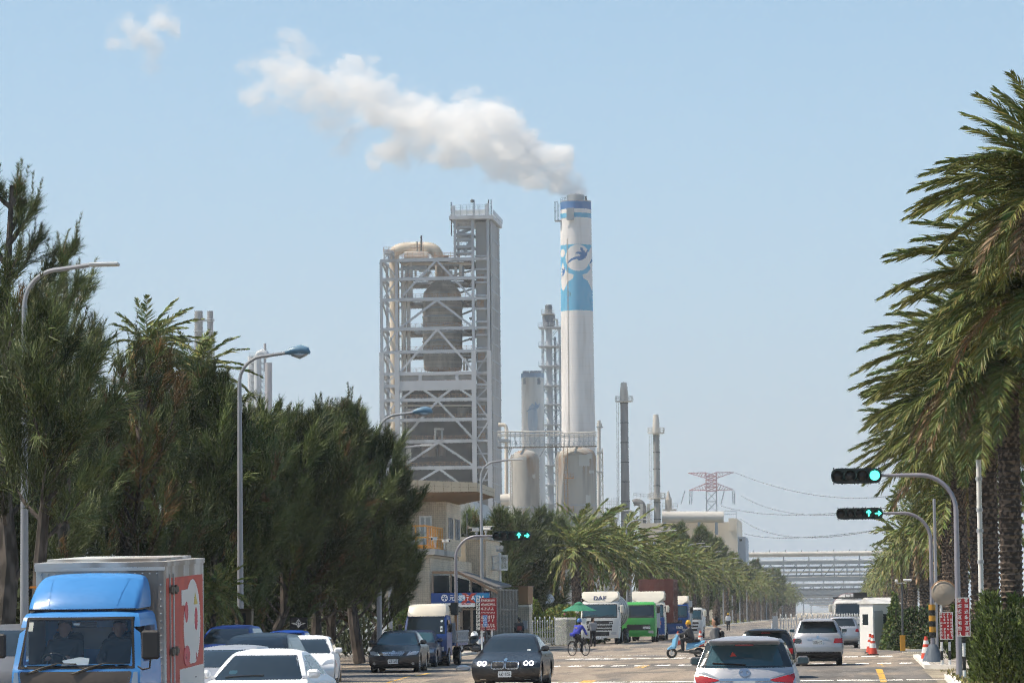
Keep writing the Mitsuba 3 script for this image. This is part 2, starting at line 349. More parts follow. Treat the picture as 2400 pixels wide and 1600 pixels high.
part(tw, 'side_wall', MB().box2((XE + .55, YT + .3, ZG), (XE + .85, YT + 25, ZT - .5)), 'm_side_wall', label='pale side wall at the right edge')
for i in range(int(ZT / 5.2)):
    part(tw, 'wall_joint', MB().box2((XE + .8, YT + .2, 4 + i * 5.2), (XE + 1.0, YT + 25.1, 4.35 + i * 5.2)), 'm_grey_steel')
# stair frame left of the shaft top, roof deck, parapet
XA = tx(1070)
for y in (YT, YT + 9): pbeam('column', (XA, y, LZ[0]), (XA, y, ZT), .7)
ysl = [532, 549, 561, 577, 592]
for i, py in enumerate(ysl):
    z = tp(1090, py)[2]; part(tw, 'stair_landing', MB().box2((XA, YT + .2, z - .35), (XRm, YT + (9 if i % 2 else 4), z + .35)), 'm_grey_steel')
    r = MB(); rail(r, (XA + .3, YT, z + .3), (XRm - .3, YT, z + .3), 1.1, 1.4); part(tw, 'handrail', r, 'm_grey_steel')
part(tw, 'stair_flight', MB().beam(tp(1088, 590, YT + 2), tp(1107, 563, YT + 2), 1.6, 1.1), 'm_grey_steel')
part(tw, 'stair_flight', MB().beam(tp(1107, 534, YT + 3), tp(1076, 548, YT + 3), 1.6, .8), 'm_grey_steel')
X0, X1 = tx(1058), tx(1163)
part(tw, 'roof_deck', MB().box2((X0, YT - 1.5, ZT - .2), (X1 - .2, YT + 25.2, ZT + .9)), 'm_tower_paint')
n = 5; a, b = tx(1071), tx(1143)
for i in range(n):
    part(tw, 'parapet_panel', MB().box2((a + (b - a) * (i + .06) / n, YT - .9, ZT + 1.1), (a + (b - a) * (i + .94) / n, YT - .7, ZT + 2.6)), 'm_white')
for i in range(n + 1): part(tw, 'parapet_post', MB().box((a + (b - a) * i / n, YT - 1.0, ZT + 2.3), (.16, .16, 3.0)), 'm_grey_steel')
part(tw, 'parapet_post', MB().box((a - .5, YT - 1, ZT + 2.4), (.9, .5, 3.0)), 'm_white_steel'); part(tw, 'parapet_post', MB().box((b + .6, YT - 1, ZT + 2.6), (.9, .5, 3.4)), 'm_white_steel')
part(tw, 'parapet_panel', MB().box2((X1 - .3, YT - .6, ZT + 1.1), (X1, YT + 25, ZT + 2.4)), 'm_white_steel')
r = MB(); rail(r, (a, YT - 1, ZT + 2.7), (b, YT - 1, ZT + 2.7), 1.3, 2.0); part(tw, 'handrail', r, 'm_galv')
m = MB(); 
for px, h in ((1058.5, 9.5), (1112, 1.5), (1146, 1.6), (1152, 1.4)): q = tp(px, 507); m.cyl((q[0], YT - .8, ZT + (1 if h < 9 else -5)), (q[0], YT - .8, ZT + (5.6 if h < 9 else 5.0)), .16, n=6)
m.lathe([(0, 4.8), (.5, 5), (.5, 5.6), (0, 6.2)], (tx(1112), YT - .8, ZT - .2), 8)
part(tw, 'roof_mast', m, 'm_dark_steel')
# vessels and ducts inside the frame
cv, yv = tx(1027), YT + 13
zt, zb = tp(1027, 668, yv)[2], tp(1027, 868, yv)[2]; R = 46.5 * mpp(yv)
m = MB().lathe([(0, zb + 0), (R * .93, zb), (R * .97, zb + 1), (R, zb + 8), (R, zt - 4.5), (R * .93, zt - 2.2), (R * .55, zt + .5), (R * .36, zt + 1.5), (R * .34, tp(1027, 600, yv)[2]), (0, tp(1027, 600, yv)[2])], (cv, yv, 0), 40)
part(tw, 'vessel', m, 'm_brick_vessel', smooth=25, label='large grey brown banded vessel in the middle bays')
m = MB()
for i in range(7): m.lathe([(R + .03, 0), (R + .22, .1), (R + .22, .4), (R + .03, .5)], (cv, yv, zb + 6 + i * (zt - zb - 11) / 6), 40)
part(tw, 'vessel_band', m, 'm_grey_steel')
xl, yl = tx(920.5), YT + 6; Rl = 11.5 * mpp(yl)
part(tw, 'riser_duct', MB().cyl((xl, yl, tp(920, 1010, yl)[2]), (xl, yl, tp(920, 600, yl)[2]), Rl, n=24), 'm_duct_cream', smooth=30, label='tall cream duct in the left bay')
# ribbed gooseneck
pth = [tp(x, y, yl + 3) for x, y in ((921, 604), (922, 596), (928, 588), (940, 582.5), (955, 580.5), (975, 580), (995, 580), (1008, 581.5), (1018, 586), (1024, 594), (1027, 604), (1027.5, 616))]
pp = np.array(pth); cs = PchipInterpolator(np.arange(len(pp)), pp); q = cs(np.linspace(0, len(pp) - 1, 60))
part(tw, 'gooseneck_duct', MB().tube(q, 1.55, 20), 'm_duct_cream', smooth=30, label='ribbed cream duct arching over the top deck')
for i in range(3, 57, 2):
    d = q[i + 1] - q[i - 1]; d /= np.linalg.norm(d)
    part(tw, 'duct_rib', MB().cyl(q[i] - d * .16, q[i] + d * .16, 1.74, n=16), 'm_duct_cream')
m = MB(); m.box2(tp(950, 606, YT + 3), tp(1000, 593, YT + 9)); m.cyl(tp(948, 597, YT + 2.5), tp(1003, 597, YT + 2.5), .9, n=10); m.cyl(tp(948, 603, YT + 2), tp(1003, 603, YT + 2), .8, n=10)
part(tw, 'fan_housing', m, 'm_pipe_pale', smooth=30)
part(tw, 'vent_pipe', MB().cyl(tp(987, 592, YT + 4), tp(987.5, 552, YT + 4), .28, n=8), 'm_dark_steel'); part(tw, 'vent_pipe', MB().cyl(tp(978, 592, YT + 4), tp(978, 566, YT + 4), .2, n=8), 'm_dark_steel')
m = MB(); rail(m, tp(899, 591.5, YT), tp(924, 591.5, YT), 1.5, 1.1, .14); rail(m, tp(930, 606, YT + .2), tp(1068, 606, YT + .2), 1.8, 1.5, .12); rail(m, tp(963, 590, YT + 2), tp(992, 590, YT + 2), 2.2, 1.2, .14)
part(tw, 'handrail', m, 'm_rail_orange')
m = MB(); m.box2(tp(899, 594, YT), tp(925, 591, YT + 6)); 
for px in (900.5, 911, 922): m.cyl(tp(px, 609, YT + .5), tp(px, 593, YT + .5), .3, n=6)
m.beam(tp(901, 608, YT), tp(911, 594, YT), .3); m.beam(tp(911, 608, YT), tp(921, 594, YT), .3)
part(tw, 'upper_platform', m, 'm_tower_paint')
pipes = [((940, 618), (1108, 618), .5), ((945, 628), (1000, 628), .7), ((952, 650), (952, 612), .45), ((963, 700), (963, 612), .6), ((958, 870), (958, 655), .55), ((947, 870), (947, 655), .7), ((974, 648), (974, 624), .35), ((982, 634), (1000, 634), .5), ((1040, 619), (1080, 619), .45), ((1080, 648), (1080, 619), .55), ((1068, 648), (1068, 626), .4), ((1000, 634), (1003, 648), .5), ((1045, 640), (1060, 640), .8), ((990, 650), (1010, 636), .5), ((1085, 652), (1085, 625), .4), ((945, 1090), (945, 940), .4), ((953, 1090), (953, 940), .3), ((960, 1075), (960, 1045), .5), ((1020, 1032), (1020, 1003), .3), ((1036, 1032), (1036, 1003), .3), ((1018, 1005), (1040, 1005), .3), ((945, 960), (985, 960), .35), ((940, 950), (1105, 950), .3), ((1095, 840), (1095, 868), .35), ((1088, 838), (1088, 868), .35), ((1082, 832), (1105, 832), .4)]
for (a, b), (c, d), rr in pipes: part(tw, 'pipe', MB().cyl(tp(a, b, YT + 3.2), tp(c, d, YT + 3.2), rr, n=8), rnd.choice(['m_pipe_pale', 'm_grey_steel', 'm_duct_cream', 'm_pipe_pale']), smooth=40)
for px, py0, py1, rr in ((1005, 1070, 1040, 2.2), (1036, 1068, 1042, 1.2), (1085, 976, 955, 1.6), (962, 1000, 975, 1.4)): part(tw, 'small_vessel', MB().cyl(tp(px, py0, YT + 4), tp(px, py1, YT + 4), rr, n=14), 'm_floor_rust', smooth=40)
m = MB()
for py in (668, 713, 745, 793, 830): m.box2(tp(1100, py + 3, YT + 2), tp(1110, py, YT + 5))
part(tw, 'lift_landing', m, 'm_dark_steel')

# ---------------------------------------------------------------- chimneys
def _chim(p, n, uv):
    a = fbm(p.x * .5, p.y * .5, p.z * .06, 3); z = p.z / 2.4; j = dr.abs(z - dr.round(z))
    return mix((0.70, 0.685, 0.68), (0.52, 0.49, 0.47), .5 * smoothstep(.45, .75, a) + .25 * (1 - smoothstep(.0, .05, j)))
mat('m_chimney_white', mikit.proc(_chim), .65)
mat('m_chim_blue', stained((0.12, 0.40, 0.62), (0.10, 0.32, 0.50), .4, .3, .6), .6); mat('m_chim_navy', (0.045, 0.15, 0.36), .6); mat('m_faded_blue', (0.30, 0.42, 0.56), .7)
YC = 1000.0
def on_cyl(poly, cx, cy, rfun, az0, zc, off):
    """A flat outline wrapped round a chimney: x becomes arc length, y height."""
    m = MB()
    for g in getattr(poly, 'geoms', [poly]):
        if g.is_empty: continue
        v, f = trimesh.creation.triangulate_polygon(g, engine='earcut'); v3 = np.column_stack([v, np.zeros(len(v))])
        v3, f = trimesh.remesh.subdivide_to_size(v3, f, 1.1)
        r = rfun(zc + v3[:, 1]) + off; th = az0 + v3[:, 0] / r
        m.add(np.stack([cx + r * np.cos(th), cy + r * np.sin(th), zc + v3[:, 1]], 1), f)
    return m
BIRD = [(805, 733), (792, 726), (782, 735), (778, 746), (765, 750), (752, 735), (737, 713), (722, 710), (716, 722), (722, 735), (730, 748), (700, 746), (682, 752), (668, 765), (690, 764), (705, 768), (722, 776), (712, 783), (690, 787), (640, 803), (615, 822), (600, 840), (588, 853), (604, 845), (630, 834), (645, 822), (668, 815), (690, 810), (700, 821), (716, 823), (740, 814), (762, 802), (780, 780), (788, 760), (793, 742)]
def bird(s, ox=0, oy=0): return sg.Polygon([((x - 700) * s + ox, (790 - y) * s + oy) for x, y in BIRD]).buffer(0)
cb = P(1358, 1210, YC); CX = cb[0]; u = mpp(YC)
cz = lambda py: P(1355, py, YC)[2]
crad = lambda z: 36.3 * u + (120 - np.asarray(z, float)) * .0062 
ch = thing('main_chimney', 'tall white and blue chimney with a bird emblem and smoke pouring from its top', 'chimney')
def ring(z0, z1, off=0.0, n=56): return MB().lathe([(crad(z0) + off, z0)] + [(crad(z) + off, z) for z in np.linspace(z0, z1, 4)[1:]], (CX, YC, 0), n)
def az(px): return math.atan2(-YC, 0 - CX) + math.asin(np.clip((px - 1355) / 37.0, -1, 1))
zz = [0, cz(730), cz(576), cz(513), cz(502), cz(492.5), cz(474.5)]
for i, (m, nm) in enumerate((('m_chimney_white', 'shaft'), ('m_chim_blue', 'blue_band'), ('m_chimney_white', 'shaft'), ('m_chim_blue', 'blue_band'), ('m_chimney_white', 'shaft'), ('m_chim_navy', 'crown'))):
    part(ch, nm, ring(zz[i], zz[i + 1]), m, smooth=40)
part(ch, 'rim', MB().lathe([(2.4, zz[6] - .2), (crad(zz[6]), zz[6]), (crad(zz[6]) + .05, zz[6] + .25), (2.4, zz[6] + .3)], (CX, YC, 0), 40), 'm_concrete')
zf = cz(457); part(ch, 'flue', MB().lathe([(2.62, zz[6] - .3), (2.62, zf), (2.3, zf), (2.3, zz[6])], (CX - .0, YC, 0), 32), 'm_grey_steel', smooth=40)
zc0 = cz(607.5)
for kk in range(-1, 4):
    A0 = az(1355 + 4) + kk * math.pi / 2.0 * 1.0
    if kk in (-1, 3): dz = -6.0
    else: dz = 0
    if dz == 0:
        part(ch, 'emblem_disc', on_cyl(sg.Point(0, 0).buffer(1, 48).simplify(0) if 0 else sa.scale(sg.Point(0, 0).buffer(1, 40), 4.0, 3.9), CX, YC, crad, A0, zc0, .03), 'm_chimney_white')
        part(ch, 'bird_emblem', on_cyl(bird(.034, .1, .3), CX, YC, crad, A0, zc0, .07), 'm_chim_navy')
    # pale gaps between the ring and the dome, right and left of the neck
    g = sg.box(-3.6, -10.5, 3.6, -3.2)
    gap = g.difference(sa.scale(sg.Point(0, 0).buffer(1, 40), 4.9, 5.0)).difference(sg.box(-1.1, -20, 1.1, 0)).difference(sa.scale(sg.Point(0, -11.0).buffer(1, 40), 4.2, 4.7))
part(ch, 'pale_gap', on_cyl(sg.Polygon([(1.25, -5.0), (1.6, -6.1), (3.0, -6.7), (4.4, -8.6), (5.2, -9.4), (6.0, -8.6), (6.6, -6.4), (6.2, -4.4), (5.4, -2.2), (4.6, -2.8), (3.2, -4.4)]), CX, YC, crad, az(1359), zc0, .03), 'm_chimney_white')
part(ch, 'pale_gap', on_cyl(sg.Polygon([(-1.25, -5.0), (-1.6, -6.1), (-3.0, -6.9), (-4.6, -9.2), (-5.2, -9.6), (-6.4, -8.6), (-6.9, -5), (-6.2, -2.2), (-5.2, -1.2), (-4.6, -2.6), (-3.2, -4.4)]), CX, YC, crad, az(1359), zc0, .03), 'm_chimney_white')
part(ch, 'bird_emblem', on_cyl(sa.rotate(bird(.02, -5.6, -4.6), 25, origin=(-5.6, -4.6)), CX, YC, crad, az(1359), zc0, .07), 'm_chim_navy')
part(ch, 'pale_gap', on_cyl(sa.scale(sg.Point(-5.6, 1.6).buffer(1, 30), 1.5, 1.2), CX, YC, crad, az(1359), zc0, .03), 'm_chimney_white')
m = MB(); A = az(1350)
p0 = (CX + (crad(100) + .3) * math.cos(A), YC + (crad(100) + .3) * math.sin(A))
part(ch, 'access_hood', MB().box2((p0[0] - 2.0, p0[1] - .5, cz(520)), (p0[0] + .1, p0[1] + .5, cz(492))), 'm_grey_steel')
m.box2((CX - crad(100) - 1.5, YC - 2.5, cz(517) - .15), (CX - crad(100) + .4, YC + 1, cz(517)))
for yy in (-2.4, 0.9):
    for xx in (-1.4, -.6): m.box((CX - crad(110) + xx, YC + yy, cz(496)), (.14, .14, cz(474) - cz(517)))
for z in (cz(474), cz(495)): m.box((CX - crad(110) - 1.0, YC - 2.4, z), (1.2, .12, .12)); m.box((CX - crad(110) - 1.4, YC - .7, z), (.12, 3.3, .12))
m.beam(P(1316, 511.5, YC - 4.5), P(1341, 511.5, YC - 5.2), .2)
part(ch, 'ladder_cage', m, 'm_grey_steel')
m = MB()
for k in range(2):
    th = az(1334) + k * .05; m.tube([(CX + (crad(z) + .12) * math.cos(th), YC + (crad(z) + .12) * math.sin(th), z) for z in np.linspace(10, 112, 10)], .045, 5)
part(ch, 'ladder', m, 'm_pipe_pale')
m = MB(); rail(m, (CX - 4.3, YC - 1.2, zz[6] + .2), (CX - 2.6, YC - 3.4, zz[6] + .2), 1, .8); m.cyl((CX + 3.2, YC - 2, zz[6]), (CX + 3.2, YC - 2, zz[6] + 1.6), .3, n=6); part(ch, 'rim_rail', m, 'm_dark_steel')
part(ch, 'number_mark', on_cyl(shapely.union_all([sg.box(-.35, -.1, .35, .1), sg.box(-.35, .5, .35, .62), sg.box(-.35, .5, -.2, 1.1), sg.box(.2, .3, .35, 1.0)]), CX, YC, crad, az(1339), cz(695), .06), 'm_dark_steel')

YS = 1040.0
sc = thing('short_chimney', 'shorter weathered white chimney with a faded blue bird, left of the tall one', 'chimney')
sx = P(1249, 1000, YS)[0]; su = mpp(YS); sz = lambda py: P(1249, py, YS)[2]; srad = lambda z: 26.2 * su + (70 - np.asarray(z, float)) * .008
mat('m_short_chimney', stained((0.70, 0.70, 0.68), (0.42, 0.39, 0.35), .45, .25, .9), .7)
part(sc, 'shaft', MB().lathe([(srad(z), z) for z in np.linspace(0, sz(885), 5)], (sx, YS, 0), 40), 'm_short_chimney', smooth=40)
part(sc, 'blue_band', MB().lathe([(srad(60), sz(885)), (srad(60), sz(876)), (srad(60) + .1, sz(875)), (1.5, sz(874.5))], (sx, YS, 0), 40), 'm_faded_blue', smooth=40)
for dx in (-2.0, .2, 1.8): part(sc, 'flue', MB().cyl((sx + dx, YS, sz(876)), (sx + dx, YS, sz(869)), 1.0, n=12), 'm_grey_steel', smooth=40)
for px in (1231, 1262): part(sc, 'access_hood', MB().box2(P(px - 4.5, 900, YS - 2.9), P(px + 4.5, 886, YS - 2.2)), 'm_grey_steel')
part(sc, 'bird_emblem', on_cyl(bird(.022, 0, 0), sx, YS, srad, math.atan2(-YS, -sx) + .05, sz(957), .04), 'm_faded_blue')
part(sc, 'faded_patch', on_cyl(sa.scale(sg.Point(0, 0).buffer(1, 20), 1.6, 5.0), sx, YS, srad, math.atan2(-YS, -sx) - .0, sz(985), .03), mat('m_patch_blue', (.48, .57, .66), .7))

# ---------------------------------------------------------------- flare derrick, stacks, tanks
def lattice(mb, x0, x1, y0, y1, z0, z1, n, w, taper=0.0):
    for i in range(n):
        a, b = z0 + (z1 - z0) * i / n, z0 + (z1 - z0) * (i + 1) / n
        ta, tb = taper * i / n, taper * (i + 1) / n
        A = [(x0 + ta, y0 + ta), (x1 - ta, y0 + ta), (x1 - ta, y1 - ta), (x0 + ta, y1 - ta)]; B = [(x0 + tb, y0 + tb), (x1 - tb, y0 + tb), (x1 - tb, y1 - tb), (x0 + tb, y1 - tb)]
        for k in range(4):
            l = (k + 1) % 4
            mb.beam((*A[k], a), (*B[k], b), w * 1.3); mb.beam((*A[k], a), (*A[l], a), w)
            mb.beam((*A[k], a), (*B[l], b), w * .8); mb.beam((*A[l], a), (*B[k], b), w * .8)
YF = 1060.0; fx = lambda px: P(px, 1000, YF)[0]; fz = lambda py: P(1293, py, YF)[2]
fd = thing('derrick_tower', 'slim white lattice derrick with ringed platforms behind the tall chimney', 'tower')
m = MB(); lattice(m, fx(1270), fx(1318), YF - 3, YF + 3, 0, fz(765), 14, .26, .6); part(fd, 'lattice_frame', m, 'm_white_steel')
part(fd, 'riser_pipe', MB().cyl((fx(1289), YF, 0), (fx(1289), YF, fz(770)), 1.0, n=16), 'm_white_steel', smooth=40); part(fd, 'riser_pipe', MB().cyl((fx(1303), YF, 0), (fx(1303), YF, fz(790)), .4, n=10), 'm_grey_steel', smooth=40)
for py in (768, 812, 858, 904, 948, 995, 1040, 1090, 1136, 1180):
    z = fz(py); m = MB().box2((fx(1266), YF - 3.6, z - .25), (fx(1321), YF + 3.6, z + .1)); rail(m, (fx(1266), YF - 3.6, z), (fx(1321), YF - 3.6, z), 1.3, 1.2, .1); part(fd, 'platform', m, 'm_white_steel')
part(fd, 'burner_vessel', MB().lathe([(0, fz(766)), (1.9, fz(764)), (2.0, fz(740)), (1.6, fz(737)), (1.6, fz(734)), (1.1, fz(733)), (1.15, fz(716)), (0.9, fz(714)), (0, fz(714))], (fx(1289), YF, 0), 20), mat('m_slate', (.16, .18, .21), .6), smooth=30)
m = MB(); m.tube([(fx(1297), YF - 1, fz(752)), (fx(1303), YF - 1, fz(749)), (fx(1309), YF - 1, fz(750)), (fx(1310), YF - 1, fz(765))], .35, 8); rail(m, (fx(1273), YF - 2.4, fz(736)), (fx(1303), YF - 2.4, fz(736)), 1.2, 1, .1); m.box2((fx(1273), YF - 2.4, fz(736) - .3), (fx(1303), YF + 2.4, fz(736))); part(fd, 'top_platform', m, 'm_pipe_pale')
def _tank(p, n, uv):
    a = fbm(p.x * .5, p.y * .5, p.z * .05, 3); b = smoothstep(16.5, 24.5, p.z - 26. + 8 * a)
    return mix(mix((0.36, 0.345, 0.315), (0.25, 0.245, 0.235), smoothstep(.4, .65, a)), (0.27, 0.165, 0.095), .75 * b * smoothstep(.42, .6, a))
mat('m_tank', mikit.proc(_tank), .75)
def tank(px0, px1, ptop, Y, label, patches):
    c = P((px0 + px1) / 2, 1200, Y); R = (px1 - px0) / 2 * mpp(Y); zt = P((px0 + px1) / 2, ptop, Y)[2]
    t = thing('storage_silo', label, 'silo')
    part(t, 'shell', MB().lathe([(R, 0), (R, zt - 3.2), (R * .97, zt - 2.3), (R * .86, zt - 1.3), (R * .6, zt - .5), (0, zt)], (c[0], Y, 0), 48), 'm_tank', smooth=40)
    for k in (.35, .7): part(t, 'hoop', MB().lathe([(R + .01, 0), (R + .08, .05), (R + .08, .3), (R + .01, .35)], (c[0], Y, (zt - 3) * k), 48), 'm_grey_steel')
    for (px, py, w, h) in patches:
        th = math.atan2(-Y, -c[0]) + math.asin(np.clip((px - (px0 + px1) / 2) / ((px1 - px0) / 2), -.98, .98)); part(t, 'patch_plate', on_cyl(sg.box(-w / 2, -h / 2, w / 2, h / 2), c[0], Y, lambda z: R + 0 * z, th, P(px, py, Y)[2], .03), mat('m_patch_grey', (.42, .43, .42), .7))
    m = MB()
    for s in (-1, -.86): m.tube([(c[0] + s * R * 1.03, Y - 2, zt - 18), (c[0] + s * R * 1.03, Y - 2, zt - 3.2), (c[0] + s * R * .9, Y - 2, zt - 1.4)], .2, 6)
    part(t, 'side_pipe', m, 'm_pipe_pale', smooth=40)
    return t, c, R, zt
t1, c1, R1, z1 = tank(1199, 1265, 1053, 960, 'left grey concrete silo under the railed pipe bridge', [(1225, 1075, 2.4, .9), (1252, 1116, 1.0, 1.2)])
t2, c2, R2, z2 = tank(1308, 1399, 1046, 955, 'wider rust streaked silo under the pipe bridge, right of the other silo', [(1383, 1070, 1.6, 1.4), (1388, 1106, 2.2, .8), (1379, 1170, 1.6, 2.2), (1371, 1080, 3.2, 3.2)])
m = MB(); lx = P(1330, 1100, 955)[0]; 
for s in (-.5, .5): m.cyl((lx + s, 955 - R2 - .4, 0), (lx + s, 955 - R2 - .4, z2), .1, n=5)
for i in range(24): m.box((lx, 955 - R2 - .4, 1 + i * z2 / 25), (1.0, .1, .1))
for py in (1120, 1196): q = P(1334, py, 955 - R2 - 1.4); m.box((q[0], q[1], q[2]), (2.6, 1.8, .2)); rail(m, q + np.array([-1.3, -.9, 0]), q + np.array([1.3, -.9, 0]), 1.2, .7)
part(t2, 'ladder', m, 'm_rail_orange'); 
pb = thing('pipe_bridge', 'railed pipe bridge running across both silo tops', 'pipe bridge'); Yb = 948.0
for py, rr in ((1012, .22), (1018, .2), (1022, .16)): part(pb, 'pipe', MB().tube([P(1166, py, Yb), P(1310, py - 1, Yb), P(1322, py + 3, Yb), P(1398, py, Yb)], rr, 6), 'm_pipe_pale', smooth=40)
part(pb, 'deck', MB().box2(P(1166, 1049, Yb - 1.5), P(1399, 1045, Yb + 2)), 'm_floor_rust')
m = MB(); rail(m, P(1168, 1045, Yb - 1.4), P(1398, 1045, Yb - 1.4), 1.3, 1.3, .1); part(pb, 'handrail', m, 'm_grey_steel')
for px in np.arange(1196, 1398, 11.5): part(pb, 'post', MB().beam(P(px, 1046, Yb - 1), P(px, 1011 + 6 * (px > 1300), Yb - 1), .22), 'm_grey_steel')
for a, b in (((1196, 1048), (1190, 1062)), ((1265, 1070), (1277, 1050)), ((1199, 1050), (1193, 1066)), ((1250, 1040), (1262, 1024)), ((1205, 1024), (1212, 1044))): part(pb, 'strut', MB().beam(P(*a, Yb), P(*b, Yb), .25), 'm_grey_steel')
part(pb, 'leg', MB().beam((c1[0], Yb, z1 - 2), P(1232, 1046, Yb), .6), 'm_grey_steel'); part(pb, 'leg', MB().beam((c2[0], Yb, z2 - 2), P(1353, 1046, Yb), .6), 'm_grey_steel')
gp = thing('gooseneck_pipe', 'cream vertical pipe with bent top right of the frame tower', 'pipe')
part(gp, 'pipe', MB().tube([P(1187, 1210, 970), P(1187, 1005, 970), P(1185, 998, 970), P(1180, 995, 970), P(1168, 995, 970)], 8 * mpp(970) * .55, 14), 'm_duct_cream', smooth=40)
part(gp, 'drum', MB().cyl(P(1174, 1172, 962), P(1198, 1170, 962), 1.7, n=18), 'm_pipe_pale', smooth=40)
m = MB(); lattice(m, P(1171, 1100, 975)[0], P(1180, 1100, 975)[0], 974, 975.2, 3, 22, 10, .14); part(gp, 'ladder_frame', m, 'm_grey_steel')
for py in (1032, 1188, 1203): part(gp, 'support_deck', MB().box2(P(1168, py + 2, 962), P(1198, py, 972)), 'm_grey_steel')
def stack(px0, px1, pt, pb0, pb1, Y, label, dark):
    t = thing('slim_stack', label, 'stack'); c = P((px0 + px1) / 2, 1200, Y); uu = mpp(Y); zt = P((px0 + px1) / 2, pt, Y)[2]; r0, r1 = (pb1 - pb0) / 2 * uu, (px1 - px0) / 2 * uu
    z = zt - 6.0; n = 11
    for i in range(n):
        a, b = z * i / n, z * (i + 1) / n; ra, rb = r0 + (r1 - r0) * min(1, i / n * 1.3), r0 + (r1 - r0) * min(1, (i + 1) / n * 1.3)
        part(t, 'shaft_ring', MB().cyl((c[0], Y, a), (c[0], Y, b - .12), ra, rb, n=24), dark, smooth=40); part(t, 'flange', MB().cyl((c[0], Y, b - .22), (c[0], Y, b + .06), rb + .1, n=24), 'm_dark_steel')
    part(t, 'cap', MB().lathe([(r1, z), (r1 * 1.1, z + .3), (r1 * 1.08, z + 2.8), (r1 * 1.0, z + 3.8), (r1 * .86, z + 5.2), (r1 * .74, zt), (0, zt)], (c[0], Y, 0), 20), 'm_pipe_pale', smooth=30)
    for k, zz in enumerate((z + .6, z * .36, z * .02 + 6) if Y > 990 else (z + .8, z * .66, z * .42)):
        m = MB().cyl((c[0], Y, zz - .3), (c[0], Y, zz), r1 + 1.5, n=16)
        g = [(c[0] + (r1 + 1.5) * math.cos(a), Y + (r1 + 1.5) * math.sin(a), zz) for a in np.linspace(0, 2 * np.pi, 13)]
        for a, b in zip(g[:-1], g[1:]): rail(m, a, b, 1.3, 1.4, .11)
        part(t, 'platform', m, 'm_pipe_pale')
    m = MB(); xx = c[0] - r0 - .5
    for s in (0, .5): m.cyl((xx - s, Y - .4, 4), (xx - s + (r0 - r1), Y - .4, z), .08, n=5)
    for i in range(30): m.box((xx - .25 + (r0 - r1) * i / 30, Y - .4, 5 + i * (z - 6) / 30), (.5, .08, .08))
    part(t, 'ladder', m, 'm_pipe_pale')
mat('m_stack_dark', stained((0.22, 0.22, 0.225), (0.14, 0.135, 0.13), .4, .2, .8), .7)
stack(1457, 1475, 896, 1458, 1484, 1000, 'taller slim grey stack with ringed platforms right of the chimney', 'm_stack_dark')
stack(1533, 1548, 971, 1534, 1553, 985, 'shorter slim pale stack with two ringed platforms, right of its taller twin', 'm_tower_shaft')
lc = thing('ladder_column', 'thin laddered column rising just right of the tall chimney', 'column')
part(lc, 'pipe', MB().cyl(P(1404, 1210, 990), P(1404, 985, 990), .5, n=10), 'm_pipe_pale', smooth=40)
m = MB(); lattice(m, P(1400, 1100, 992)[0], P(1412, 1100, 992)[0], 992, 993.5, 0, P(1404, 1050, 992)[2], 12, .16); m.box2(P(1399, 999, 990), P(1411, 992, 992)); part(lc, 'ladder_frame', m, 'm_pipe_pale')
for py in (1000, 1060, 1105): part(lc, 'platform', MB().box2(P(1398, py + 1, 989), P(1414, py, 993)), 'm_grey_steel')
sf = thing('scaffold', 'thin scaffold poles between the silo and the taller slim stack', 'scaffold')
for py in (1175, 1181, 1190, 1198): part(sf, 'rail', MB().beam(P(1412, py, 980), P(1450, py, 980), .12), 'm_pipe_pale')
for px in range(1414, 1451, 5): part(sf, 'upright', MB().beam(P(px, 1215, 980), P(px, 1163 + (px * 7) % 9, 980), .1), 'm_pipe_pale')
el = thing('elbow_duct', 'fat ribbed elbow duct at the foot of the slim stacks', 'duct'); q = [P(x, y, 985) for x, y in ((1484, 1178), (1492, 1176), (1500, 1178), (1505, 1184), (1507, 1194), (1507, 1245))]
part(el, 'duct', MB().tube(PchipInterpolator(np.arange(6), np.array(q))(np.linspace(0, 5, 24)), 1.0, 16), 'm_stack_dark', smooth=40)
for px, py0, py1 in ((1503, 1180, 1245), (1520, 1180, 1245), (1566, 1185, 1245)): part(el, 'support_leg', MB().beam(P(px, py1, 984), P(px, py0, 984), .9), 'm_pipe_pale')
m = MB(); rail(m, P(1484, 1165, 983), P(1525, 1168, 983), 1.2, 1, .1); rail(m, P(1552, 1190, 983), P(1588, 1190, 983), 1.3, 1, .1); m.box2(P(1552, 1196, 983), P(1586, 1193, 986)); m.lathe([(0, 0), (1, 0), (1, 3), (.6, 4), (.2, 5.5), (0, 5.5)], P(1567, 1195, 984), 10); part(el, 'walkway', m, 'm_pipe_pale')

# ---------------------------------------------------------------- far left plant seen over the trees
tsx = thing('twin_stacks', 'pair of distant hazy grey stacks above the left-hand trees', 'stack')
Yd = 1500.0
for px, r in ((466, 10), (493, 7)):
    c = P(px, 900, Yd); uu = mpp(Yd)
    part(tsx, 'stack', MB().cyl((c[0], Yd, 0), (c[0], Yd, P(px, 729, Yd)[2]), r * uu, n=16), 'm_stack_dark', smooth=40)
    for py in (748, 752, 776): part(tsx, 'platform', MB().cyl(P(px, py + 1, Yd), P(px, py, Yd), (r + 4) * uu, n=12), 'm_white_steel')
m = MB(); lattice(m, P(459, 900, Yd)[0], P(500, 900, Yd)[0], Yd - 2, Yd + 2, 0, P(480, 790, Yd)[2], 12, .4); m.box2(P(462, 752, Yd), P(502, 750, Yd + 3)); part(tsx, 'lattice_frame', m, 'm_white_steel')
dv = thing('distillation_column', 'pale vessel and pipe column behind the trees and the blue-headed lamp', 'column'); Ye = 900.0
part(dv, 'pipe_column', MB().cyl(P(629, 1200, Ye), P(629, 850, Ye), 1.0, n=12), mat('m_mauve_grey', (.40, .39, .41), .6), smooth=40)
